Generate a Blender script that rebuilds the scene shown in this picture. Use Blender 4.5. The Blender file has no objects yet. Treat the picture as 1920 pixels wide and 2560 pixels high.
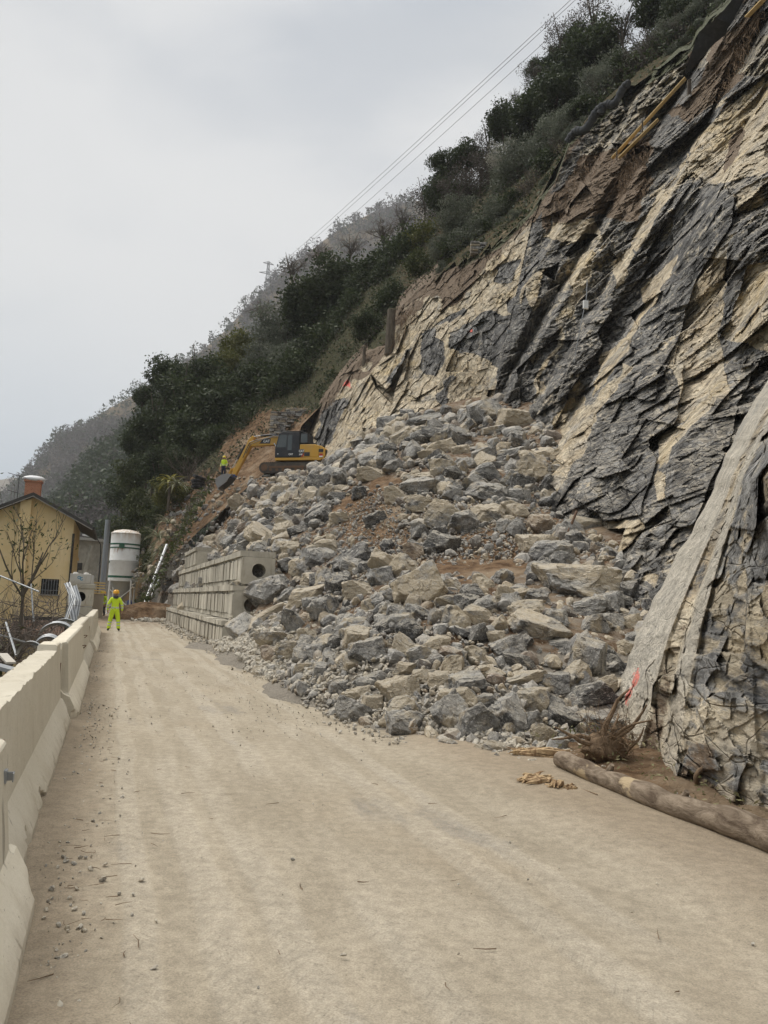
import bpy, bmesh, math, random
import numpy as np
from math import radians as R_, sin, cos, pi, sqrt
from mathutils import Vector, Matrix, Euler
random.seed(11)
rng = np.random.default_rng(11)
SC = bpy.context.scene
COL = SC.collection

# ------------------------------------------------------------------ camera geometry
F = 1920.0
CAM = np.array([0.0, 0.0, 1.6])
_p, _r = R_(6.9), R_(2.2)
CW = np.array([0, cos(_p), sin(_p)])
_u0 = np.array([0, -sin(_p), cos(_p)]); _r0 = np.array([1.0, 0, 0])
CR = cos(_r) * _r0 + sin(_r) * _u0
CU = -sin(_r) * _r0 + cos(_r) * _u0

def P(u, v, Y):
    u = np.asarray(u, float); v = np.asarray(v, float); Y = np.asarray(Y, float)
    d = ((u - 960) / F)[..., None] * CR + ((1280 - v) / F)[..., None] * CU + CW
    return CAM + d * (Y / d[..., 1])[..., None]

def G(u, v, z=0.0):
    d = (u - 960) / F * CR + (1280 - v) / F * CU + CW
    return CAM + d * ((z - 1.6) / d[2])

def proj(p):
    q = np.asarray(p, float) - CAM
    w = q @ CW
    return 960 + F * (q @ CR) / w, 1280 - F * (q @ CU) / w

RA = R_(19.14)                      # the road runs to the left of the view
RD = np.array([-sin(RA), cos(RA)]); RN = np.array([cos(RA), sin(RA)])
def RF(s, t, z=0.0):
    return np.array([s * RD[0] + t * RN[0], s * RD[1] + t * RN[1], z])
def st(x, y):
    return x * RD[0] + y * RD[1], x * RN[0] + y * RN[1]

# ------------------------------------------------------------------ numpy noise
def _hash(ix, iy, iz, k=0):
    h = (ix.astype(np.int64) * 374761393 + iy.astype(np.int64) * 668265263 + iz.astype(np.int64) * 2147483647 + k * 974634777) & 0xFFFFFFFF
    h = ((h ^ (h >> 13)) * 1274126177) & 0xFFFFFFFF
    h = ((h ^ (h >> 16)) * 2246822519) & 0xFFFFFFFF
    return ((h ^ (h >> 15)) & 0xFFFFFF) / float(0xFFFFFF)

def vnoise(p, scale=1.0, k=0):
    """value noise in -1..1"""
    q = np.asarray(p, float) * scale
    i = np.floor(q); f = q - i; f = f * f * (3 - 2 * f)
    out = 0
    for a in (0, 1):
        for b in (0, 1):
            for c in (0, 1):
                w = (f[..., 0] if a else 1 - f[..., 0]) * (f[..., 1] if b else 1 - f[..., 1]) * (f[..., 2] if c else 1 - f[..., 2])
                out = out + w * _hash(i[..., 0] + a, i[..., 1] + b, i[..., 2] + c, k)
    return out * 2 - 1

def fbm(p, scale=1.0, octs=4, k=0, gain=0.5):
    o, a, t = 0, 1.0, 0
    for n in range(octs):
        o = o + a * vnoise(p, scale * 2 ** n, k + n * 7); t += a; a *= gain
    return o / t

def facets(p, scale, k=0):
    """Voronoi cells, each a randomly tilted plane: (tilt, offset, edge distance)"""
    q = np.asarray(p, float) * scale
    i = np.floor(q)
    d1 = np.full(q.shape[:-1], 9.0); d2 = d1.copy()
    bi = np.zeros(q.shape)
    bf = np.zeros(q.shape)
    for a in (-1, 0, 1):
        for b in (-1, 0, 1):
            for c in (-1, 0, 1):
                cx, cy, cz = i[..., 0] + a, i[..., 1] + b, i[..., 2] + c
                fx = cx + _hash(cx, cy, cz, k + 1); fy = cy + _hash(cx, cy, cz, k + 2); fz = cz + _hash(cx, cy, cz, k + 3)
                d = np.sqrt((fx - q[..., 0]) ** 2 + (fy - q[..., 1]) ** 2 + (fz - q[..., 2]) ** 2)
                m = d < d1
                d2 = np.where(m, d1, np.minimum(d2, d)); d1 = np.where(m, d, d1)
                for n, (cc, ff) in enumerate(((cx, fx), (cy, fy), (cz, fz))):
                    bi[..., n] = np.where(m, cc, bi[..., n]); bf[..., n] = np.where(m, ff, bf[..., n])
    g = np.stack([_hash(bi[..., 0], bi[..., 1], bi[..., 2], k + 4 + n) * 2 - 1 for n in range(3)], -1)
    off = _hash(bi[..., 0], bi[..., 1], bi[..., 2], k + 9) * 2 - 1
    return ((q - bf) * g).sum(-1), off, d2 - d1

def in_poly(u, v, poly):
    inside = np.zeros(np.shape(u), bool)
    n = len(poly)
    for a in range(n):
        x1, y1 = poly[a]; x2, y2 = poly[(a + 1) % n]
        if y1 == y2: continue
        c = ((y1 > v) != (y2 > v)) & (u < (x2 - x1) * (v - y1) / (y2 - y1) + x1)
        inside ^= c
    return inside

class TPS:
    """thin plate spline z(x, y)"""
    def __init__(s, pts, smooth=0.0):
        pts = np.asarray(pts, float); s.xy = pts[:, :2]; n = len(pts)
        K = s.k(np.linalg.norm(s.xy[:, None] - s.xy[None], axis=-1)) + np.eye(n) * smooth
        A = np.zeros((n + 3, n + 3)); A[:n, :n] = K; A[:n, n] = 1; A[:n, n + 1:] = s.xy; A[n, :n] = 1; A[n + 1:, :n] = s.xy.T
        s.w = np.linalg.solve(A, np.r_[pts[:, 2], 0, 0, 0])
    @staticmethod
    def k(r): return r * r * np.log(r + 1e-9)
    def __call__(s, x, y):
        x = np.asarray(x, float); y = np.asarray(y, float)
        o = s.w[-3] + s.w[-2] * x + s.w[-1] * y
        for (a, b), w in zip(s.xy, s.w): o = o + w * s.k(np.sqrt((x - a) ** 2 + (y - b) ** 2))
        return o

# ------------------------------------------------------------------ object helpers
def mesh_np(name, V, Fc, smooth=False):
    V = np.asarray(V, np.float32).reshape(-1, 3); Fc = np.asarray(Fc, np.int32)
    me = bpy.data.meshes.new(name)
    n, k = Fc.shape
    me.vertices.add(len(V)); me.vertices.foreach_set('co', V.ravel())
    me.loops.add(n * k); me.loops.foreach_set('vertex_index', Fc.ravel())
    me.polygons.add(n); me.polygons.foreach_set('loop_start', np.arange(0, n * k, k, dtype=np.int32))
    me.polygons.foreach_set('use_smooth', np.full(n, smooth, bool))
    me.update(calc_edges=True); me.validate()
    return me

def link(name, me, mat=None, parent=None):
    o = bpy.data.objects.new(name, me); COL.objects.link(o)
    if mat is not None:
        for m in (mat if isinstance(mat, (list, tuple)) else [mat]): me.materials.append(m)
    if parent is not None: o.parent = parent
    return o

def tag(o, label=None, cat=None, group=None, kind=None):
    if label: o['label'] = label
    if cat: o['category'] = cat
    if group: o['group'] = group
    if kind: o['kind'] = kind
    return o

def empty(name, loc, rz=0.0, label=None, cat=None, group=None):
    o = bpy.data.objects.new(name, None); COL.objects.link(o)
    o.location = [float(c) for c in loc]; o.rotation_euler = (0, 0, rz); o.empty_display_size = 0.2
    return tag(o, label, cat, group)

def kids(o): return [c for c in o.children]
def copy_tree(o, parent=None, label=None):
    c = o.copy(); COL.objects.link(c)
    if parent is not None: c.parent = parent
    if label: c['label'] = label
    for ch in kids(o): copy_tree(ch, c)
    return c

def grid_faces(nu, nv):
    a = np.arange(nu * nv).reshape(nu, nv)
    return np.stack([a[:-1, :-1], a[1:, :-1], a[1:, 1:], a[:-1, 1:]], -1).reshape(-1, 4)

class MB:
    """collects simple solids and links them as one mesh object"""
    def __init__(s): s.v = []; s.f = []; s.m = []; s.mi = 0
    def add(s, V, Fs):
        b = len(s.v); s.v += [tuple(float(c) for c in p) for p in V]
        for f in Fs: s.f.append(tuple(b + i for i in f)); s.m.append(s.mi)
        return s
    def box(s, c, d, rz=0.0, M=None):
        x, y, z = d[0] / 2, d[1] / 2, d[2] / 2
        V = [Vector(p) for p in ((-x, -y, -z), (x, -y, -z), (x, y, -z), (-x, y, -z), (-x, -y, z), (x, -y, z), (x, y, z), (-x, y, z))]
        if M is None: M = Matrix.Rotation(rz, 3, 'Z')
        V = [M @ p + Vector(c) for p in V]
        return s.add(V, [(0, 3, 2, 1), (4, 5, 6, 7), (0, 1, 5, 4), (1, 2, 6, 5), (2, 3, 7, 6), (3, 0, 4, 7)])
    def prism(s, poly, y0, y1):
        """outline in x,z extruded along y"""
        n = len(poly); V = [(x, y0, z) for x, z in poly] + [(x, y1, z) for x, z in poly]
        return s.add(V, [tuple(range(n)), tuple(range(2 * n - 1, n - 1, -1))] + [(i, n + i, n + (i + 1) % n, (i + 1) % n) for i in range(n)])
    def bar(s, a, b, w, h=None):
        """a box-section bar between two points"""
        a, b = Vector(a), Vector(b); h = h or w; d = b - a; L = d.length
        q = d.to_track_quat('Z', 'X').to_matrix()
        return s.box((a + b) / 2, (w, h, L), M=q)
    def tube(s, pts, r, n=8, caps=True):
        pts = [Vector(p) for p in pts]; rr = r if isinstance(r, (list, tuple)) else [r] * len(pts)
        V = []; Fs = []
        ref = None
        for i, p in enumerate(pts):
            d = (pts[min(i + 1, len(pts) - 1)] - pts[max(i - 1, 0)]).normalized()
            if ref is None: ref = Vector((0, 0, 1)) if abs(d.z) < 0.9 else Vector((1, 0, 0))
            x = d.cross(ref).normalized(); y = d.cross(x)
            ref = (x.cross(d)) if False else ref
            for k in range(n):
                a = 2 * pi * k / n; V.append(p + (x * cos(a) + y * sin(a)) * rr[i])
        for i in range(len(pts) - 1):
            for k in range(n):
                Fs.append((i * n + k, i * n + (k + 1) % n, (i + 1) * n + (k + 1) % n, (i + 1) * n + k))
        if caps: Fs += [tuple(range(n - 1, -1, -1)), tuple(range((len(pts) - 1) * n, len(pts) * n))]
        return s.add(V, Fs)
    def lathe(s, prof, n=24, c=(0, 0, 0)):
        V = []; Fs = []
        for r, z in prof:
            for k in range(n):
                a = 2 * pi * k / n; V.append((c[0] + r * cos(a), c[1] + r * sin(a), c[2] + z))
        for i in range(len(prof) - 1):
            for k in range(n): Fs.append((i * n + k, i * n + (k + 1) % n, (i + 1) * n + (k + 1) % n, (i + 1) * n + k))
        Fs += [tuple(range(n - 1, -1, -1)), tuple(range((len(prof) - 1) * n, len(prof) * n))]
        return s.add(V, Fs)
    def quad(s, a, b, c, d): return s.add([a, b, c, d], [(0, 1, 2, 3)])
    def build(s, name, mat, parent=None, smooth=False, bevel=0.0, loc=None, weld=False):
        me = bpy.data.meshes.new(name); me.from_pydata(s.v, [], s.f); me.update()
        if weld:
            bm = bmesh.new(); bm.from_mesh(me); bmesh.ops.remove_doubles(bm, verts=bm.verts, dist=1e-4); bm.to_mesh(me); bm.free(); s.m = [0] * len(me.polygons)
        o = link(name, me, mat, parent)
        for p, m in zip(me.polygons, s.m): p.material_index = m; p.use_smooth = smooth
        if bevel:
            b = o.modifiers.new('bevel', 'BEVEL'); b.width = bevel; b.segments = 2; b.limit_method = 'ANGLE'
        if smooth:
            try: me.set_sharp_from_angle(angle=R_(40))
            except Exception: pass
        if loc is not None: o.location = [float(c) for c in loc]
        return o

def text_mesh(name, body, size, mat, parent, loc, rot, depth=0.006, bold=0.0, xs=1.0):
    cu = bpy.data.curves.new(name, 'FONT'); cu.body = body; cu.size = size; cu.extrude = depth; cu.offset = bold
    cu.align_x = 'CENTER'; cu.align_y = 'CENTER'
    t = bpy.data.objects.new(name + '_curve', cu); COL.objects.link(t)
    dg = bpy.context.evaluated_depsgraph_get()
    me = bpy.data.meshes.new_from_object(t.evaluated_get(dg))
    bpy.data.objects.remove(t); bpy.data.curves.remove(cu)
    me.materials.clear()
    o = link(name, me, mat, parent); o.location = loc; o.rotation_euler = rot; o.scale = (xs, 1, 1)
    return o

# ------------------------------------------------------------------ materials
class NT:
    def __init__(s, name):
        s.mat = bpy.data.materials.new(name); s.mat.use_nodes = True
        s.t = s.mat.node_tree; s.t.nodes.clear()
    def n(s, kind, ins=None, **props):
        nd = s.t.nodes.new(kind)
        for k, v in props.items(): setattr(nd, k, v)
        for k, v in (ins or {}).items():
            sk = nd.inputs[k]
            if hasattr(v, 'is_output'): s.t.links.new(v, sk)
            else:
                try: sk.default_value = v
                except Exception: sk.default_value = (*v, 1.0)
        return nd
    def math(s, op, a, b=0.0, c=0.0, clamp=False):
        return s.n('ShaderNodeMath', {0: a, 1: b, 2: c}, operation=op, use_clamp=clamp).outputs[0]
    def noise(s, vec, scale, detail=4, rough=0.55, dist=0.0):
        return s.n('ShaderNodeTexNoise', {'Vector': vec, 'Scale': scale, 'Detail': detail, 'Roughness': rough, 'Distortion': dist}).outputs['Fac']
    def mix(s, fac, a, b, mode='MIX'):
        nd = s.n('ShaderNodeMix', data_type='RGBA', blend_type=mode, clamp_factor=True)
        for k, v in ((0, fac), (6, a), (7, b)):
            sk = nd.inputs[k]
            if hasattr(v, 'is_output'): s.t.links.new(v, sk)
            else: sk.default_value = v if k == 0 else (*v[:3], 1.0)
        return nd.outputs[2]
    def ss(s, x, lo, hi):
        return s.n('ShaderNodeMapRange', {0: x, 1: lo, 2: hi, 3: 0.0, 4: 1.0}, interpolation_type='SMOOTHSTEP').outputs[0]
    def coord(s, which='Object', scale=None, rot=None, offset=None):
        c = s.n('ShaderNodeTexCoord').outputs[which]
        if offset is not None:
            c = s.n('ShaderNodeVectorMath', {0: c, 1: offset}, operation='ADD').outputs[0]
        if scale or rot:
            c = s.n('ShaderNodeMapping', {'Vector': c, 'Scale': scale or (1, 1, 1), 'Rotation': rot or (0, 0, 0)}).outputs[0]
        return c
    def bump(s, h, strength=0.5, dist=0.02, normal=None):
        ins = {'Height': h, 'Strength': strength, 'Distance': dist}
        if normal is not None: ins['Normal'] = normal
        return s.n('ShaderNodeBump', ins).outputs[0]
    def out(s, color, rough=0.8, normal=None, metal=0.0, spec=0.3, extra=None):
        ins = {'Base Color': color, 'Roughness': rough, 'Metallic': metal, 'Specular IOR Level': spec}
        if normal is not None: ins['Normal'] = normal
        if extra: ins.update(extra)
        b = s.n('ShaderNodeBsdfPrincipled', ins)
        o = s.n('ShaderNodeOutputMaterial'); s.t.links.new(b.outputs[0], o.inputs[0])
        return s.mat

_paints = {}
def paint(name, col, rough=0.6, metal=0.0, grime=0.25, gcol=(0.30, 0.25, 0.19), scale=2.0, bump=0.15, spec=0.3):
    if name in _paints: return _paints[name]
    t = NT(name); c = t.coord()
    n1 = t.noise(c, scale, 6, 0.65); n2 = t.noise(c, scale * 9, 4, 0.6)
    f = t.math('MULTIPLY', t.ss(n1, 0.42, 0.72), grime)
    base = t.mix(f, col, gcol)
    base = t.mix(t.math('MULTIPLY', n2, 0.35), base, tuple(x * 0.7 for x in col))
    m = t.out(base, rough, t.bump(n2, bump, 0.01), metal, spec)
    _paints[name] = m; return m

def m_rock(name, source, dust=0.55):
    """broken limestone: grey to blue black, tan weathered faces, white calcite veins, dust; tone comes from object colour or island"""
    t = NT(name)
    if source == 'object':
        oi = t.n('ShaderNodeObjectInfo')
        rnd = oi.outputs['Random']; sep = t.n('ShaderNodeSeparateColor', {0: oi.outputs['Color']})
        tanb, darkb, brn = sep.outputs[0], sep.outputs[1], sep.outputs[2]
    else:
        rnd = t.n('ShaderNodeNewGeometry').outputs['Random Per Island']
        w = t.n('ShaderNodeTexWhiteNoise', {'W': rnd}, noise_dimensions='1D').outputs['Color']
        sep = t.n('ShaderNodeSeparateColor', {0: w})
        tanb = t.math('POWER', sep.outputs[0], 2.2); darkb = t.math('POWER', sep.outputs[1], 2.0); brn = t.math('POWER', sep.outputs[2], 5.0)
    off = t.math('MULTIPLY', rnd, 83.0)
    c = t.coord(offset=t.n('ShaderNodeCombineXYZ', {0: off, 1: off, 2: off}).outputs[0])
    n1 = t.noise(c, 1.3, 9, 0.62, 0.6); n2 = t.noise(c, 5.5, 8, 0.65, 0.3); n3 = t.noise(c, 24.0, 6, 0.7)
    dark = (0.075, 0.073, 0.071); mid = (0.35, 0.338, 0.315); light = (0.60, 0.575, 0.525)
    g = t.mix(t.ss(t.math('ADD', n1, t.math('MULTIPLY', darkb, -0.22)), 0.30, 0.56), dark, mid)
    g = t.mix(t.ss(n2, 0.54, 0.72), g, light)
    tm = t.ss(t.math('ADD', t.noise(c, 0.8, 5, 0.6), t.math('MULTIPLY', tanb, 0.42)), 0.62, 0.78)
    tancol = t.mix(n2, (0.34, 0.265, 0.17), (0.58, 0.49, 0.345))
    g = t.mix(t.math('MULTIPLY', tm, 0.85), g, tancol)
    g = t.mix(t.math('MULTIPLY', brn, 0.75), g, (0.19, 0.125, 0.075))
    vn = t.noise(c, 2.6, 5, 0.6, 1.6)
    vein = t.ss(t.math('ABSOLUTE', t.math('SUBTRACT', vn, 0.5)), 0.014, 0.0)
    g = t.mix(t.math('MULTIPLY', vein, 0.65), g, (0.62, 0.61, 0.57))
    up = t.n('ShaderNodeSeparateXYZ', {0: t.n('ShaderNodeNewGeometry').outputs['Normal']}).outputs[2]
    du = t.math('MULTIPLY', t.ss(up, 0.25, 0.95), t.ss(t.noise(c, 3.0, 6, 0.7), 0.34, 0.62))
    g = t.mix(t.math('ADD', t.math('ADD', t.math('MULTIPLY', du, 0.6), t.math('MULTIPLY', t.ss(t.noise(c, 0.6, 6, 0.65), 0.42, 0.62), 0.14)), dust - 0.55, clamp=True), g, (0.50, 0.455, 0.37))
    g = t.mix(0.55, g, t.mix(n3, (0.42, 0.42, 0.42), (1.5, 1.5, 1.5)), 'MULTIPLY') if False else t.mix(t.math('MULTIPLY', t.ss(n3, 0.50, 0.32), 0.55), g, (0.10, 0.098, 0.095))
    vo = t.n('ShaderNodeTexVoronoi', {'Vector': c, 'Scale': 3.4, 'Randomness': 1.0}, feature='DISTANCE_TO_EDGE').outputs[0]
    crack = t.math('MULTIPLY', t.ss(vo, 0.03, 0.0), t.ss(n1, 0.45, 0.6))
    g = t.mix(t.math('MULTIPLY', crack, 0.5), g, (0.07, 0.065, 0.06))
    h = t.math('ADD', t.math('MULTIPLY', n2, 1.0), t.math('MULTIPLY', n3, 0.35))
    h = t.math('SUBTRACT', h, t.math('MULTIPLY', crack, 0.5))
    return t.out(g, 0.86, t.bump(h, 0.75, 0.06), spec=0.25)

def m_cliff(name='cliff_rock', d0=(0.032, 0.031, 0.031), d1=(0.135, 0.132, 0.128), d2=(0.30, 0.292, 0.275), cs=(1, 0.42, 1), crk=0.5):
    """cliff strata: vertex colour R = tan weathered dip faces, G = brown earth, B = grass and moss, A = smooth slab"""
    t = NT(name); c = t.coord(scale=cs)
    at = t.n('ShaderNodeVertexColor', layer_name='rock')
    sep = t.n('ShaderNodeSeparateColor', {0: at.outputs['Color']})
    tan, dirt, grass, sm = sep.outputs[0], sep.outputs[1], sep.outputs[2], at.outputs['Alpha']
    # stretched along the dip of the strata
    cd = t.coord(rot=(0, R_(27), 0), scale=(1.4, cs[1] * 0.8, 0.5))
    n1 = t.noise(c, 0.55, 9, 0.62, 0.8); n2 = t.noise(cd, 2.2, 10, 0.66, 0.5); n3 = t.noise(c, 7.0, 8, 0.7, 0.2); n4 = t.noise(c, 26.0, 5, 0.7)
    dark = t.mix(t.ss(n2, 0.36, 0.62), d0, d1)
    dark = t.mix(t.ss(n1, 0.5, 0.7), dark, d2)
    streak = t.ss(t.math('ABSOLUTE', t.math('SUBTRACT', t.noise(cd, 1.5, 7, 0.65, 1.2), 0.5)), 0.022, 0.0)
    dark = t.mix(t.math('MULTIPLY', streak, 0.55), dark, (0.48, 0.47, 0.45))
    scuff = t.math('MULTIPLY', t.ss(n3, 0.57, 0.72), 0.55)
    dark = t.mix(scuff, dark, (0.33, 0.325, 0.31))
    tc = t.mix(t.ss(n2, 0.35, 0.66), (0.43, 0.345, 0.23), (0.67, 0.585, 0.44))
    tc = t.mix(t.ss(n1, 0.48, 0.72), tc, (0.56, 0.44, 0.255))
    tc = t.mix(t.math('MULTIPLY', t.ss(n3, 0.46, 0.28), 0.6), tc, (0.22, 0.19, 0.15))
    slab = t.mix(t.ss(n3, 0.36, 0.6), (0.42, 0.385, 0.32), (0.60, 0.55, 0.46))
    slab = t.mix(t.math('MULTIPLY', t.ss(t.noise(cd, 9.0, 4, 0.6), 0.63, 0.70), 0.75), slab, (0.12, 0.12, 0.12))
    slab = t.mix(t.math('MULTIPLY', t.ss(n1, 0.52, 0.68), 0.6), slab, (0.30, 0.295, 0.28))
    tc = t.mix(sm, tc, slab)
    tm = t.ss(t.math('ADD', tan, t.math('MULTIPLY', t.math('SUBTRACT', t.math('ADD', n3, n2), 1.0), 1.6)), 0.30, 0.62)
    col = t.mix(tm, dark, tc)
    grey = t.mix(t.ss(n3, 0.38, 0.62), (0.19, 0.185, 0.175), (0.42, 0.40, 0.36))
    mid = t.math('MULTIPLY', t.math('MULTIPLY', t.math('MULTIPLY', tm, t.math('SUBTRACT', 1.0, tm)), 3.2), 0.5)
    col = t.mix(t.math('MULTIPLY', t.math('MAXIMUM', mid, t.math('MULTIPLY', t.ss(t.noise(c, 0.9, 8, 0.68), 0.52, 0.66), 0.75)), t.math('SUBTRACT', 1.0, t.math('MULTIPLY', sm, 0.7))), col, grey)
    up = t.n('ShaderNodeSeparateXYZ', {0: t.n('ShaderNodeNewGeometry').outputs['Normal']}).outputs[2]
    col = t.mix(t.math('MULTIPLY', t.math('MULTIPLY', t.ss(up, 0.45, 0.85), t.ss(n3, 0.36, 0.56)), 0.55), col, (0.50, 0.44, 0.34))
    mot = t.mix(t.ss(t.noise(c, 3.1, 12, 0.76, 0.3), 0.36, 0.64), (0.60, 0.60, 0.60), (1.30, 1.29, 1.27))
    col = t.mix(t.math('SUBTRACT', 1.0, t.math('MULTIPLY', sm, 0.6)), col, mot, 'MULTIPLY')
    dc = t.mix(n3, (0.085, 0.057, 0.037), (0.275, 0.20, 0.13))
    dc = t.mix(t.ss(n4, 0.6, 0.75), dc, (0.36, 0.29, 0.21))
    dm = t.ss(t.math('ADD', dirt, t.math('MULTIPLY', t.math('SUBTRACT', t.math('ADD', n3, n1), 1.0), 1.0)), 0.38, 0.58)
    col = t.mix(dm, col, dc)
    gc = t.mix(n3, (0.035, 0.042, 0.018), (0.11, 0.115, 0.05))
    gm = t.ss(t.math('ADD', grass, t.math('SUBTRACT', n3, 0.5)), 0.40, 0.62)
    col = t.mix(gm, col, gc)
    col = t.mix(t.math('MULTIPLY', t.ss(n4, 0.50, 0.34), 0.5), col, (0.06, 0.055, 0.05))
    col = t.mix(t.math('MULTIPLY', t.ss(n4, 0.56, 0.70), 0.30), col, (0.60, 0.56, 0.48))
    vo = t.n('ShaderNodeTexVoronoi', {'Vector': cd, 'Scale': 2.1, 'Randomness': 1.0}, feature='DISTANCE_TO_EDGE').outputs[0]
    vo2 = t.n('ShaderNodeTexVoronoi', {'Vector': t.n('ShaderNodeVectorMath', {0: c, 1: t.n('ShaderNodeTexNoise', {'Vector': c, 'Scale': 1.2}).outputs['Color']}, operation='ADD').outputs[0], 'Scale': 2.6, 'Randomness': 1.0}, feature='DISTANCE_TO_EDGE').outputs[0]
    cr = t.math('MAXIMUM', t.math('MULTIPLY', t.ss(vo, 0.035, 0.0), t.ss(n1, 0.42, 0.56)), t.math('MULTIPLY', t.ss(vo2, 0.028, 0.0), t.ss(n1, 0.58, 0.44)))
    cr = t.math('MULTIPLY', cr, t.math('SUBTRACT', 1.0, t.math('MULTIPLY', sm, 0.75)))
    col = t.mix(t.math('MULTIPLY', cr, crk), col, (0.06, 0.053, 0.046))
    h = t.math('ADD', t.math('MULTIPLY', n2, t.math('SUBTRACT', 0.5, t.math('MULTIPLY', sm, 0.45))), t.math('ADD', t.math('MULTIPLY', t.noise(c, 4.0, 10, 0.72), 0.8), t.math('MULTIPLY', n4, 0.16)))
    h = t.math('SUBTRACT', h, t.math('MULTIPLY', cr, 0.4))
    pk = t.n('ShaderNodeVertexColor', layer_name='paint')
    pm = t.math('MULTIPLY', t.n('ShaderNodeSeparateColor', {0: pk.outputs['Color']}).outputs[0], t.ss(n4, 0.30, 0.5))
    col = t.mix(pm, col, (0.80, 0.17, 0.13))
    return t.out(col, 0.85, t.bump(h, 0.9, 0.16), spec=0.3)

def m_earth():
    """brown earth with grey grit; vertex colour R = grey rubble dust, G = grass"""
    t = NT('brown_earth'); c = t.coord()
    at = t.n('ShaderNodeVertexColor', layer_name='rock'); sep = t.n('ShaderNodeSeparateColor', {0: at.outputs['Color']})
    n1 = t.noise(c, 0.5, 7, 0.6); n2 = t.noise(c, 3.0, 8, 0.65); n3 = t.noise(c, 16.0, 6, 0.7)
    col = t.mix(t.ss(n2, 0.32, 0.68), (0.085, 0.05, 0.028), (0.24, 0.155, 0.09))
    col = t.mix(t.ss(n1, 0.5, 0.68), col, (0.28, 0.21, 0.14))
    col = t.mix(t.ss(n3, 0.58, 0.72), col, (0.34, 0.29, 0.22))
    gm = t.ss(t.math('ADD', sep.outputs[0], t.math('SUBTRACT', n2, 0.5)), 0.35, 0.65)
    col = t.mix(gm, col, t.mix(n3, (0.14, 0.125, 0.105), (0.38, 0.34, 0.28)))
    gr = t.ss(t.math('ADD', sep.outputs[1], t.math('SUBTRACT', n2, 0.5)), 0.4, 0.6)
    col = t.mix(gr, col, t.mix(n3, (0.018, 0.022, 0.011), (0.105, 0.10, 0.055)))
    return t.out(col, 0.95, t.bump(t.math('ADD', n2, t.math('MULTIPLY', n3, 0.6)), 0.9, 0.12), spec=0.1)

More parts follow.
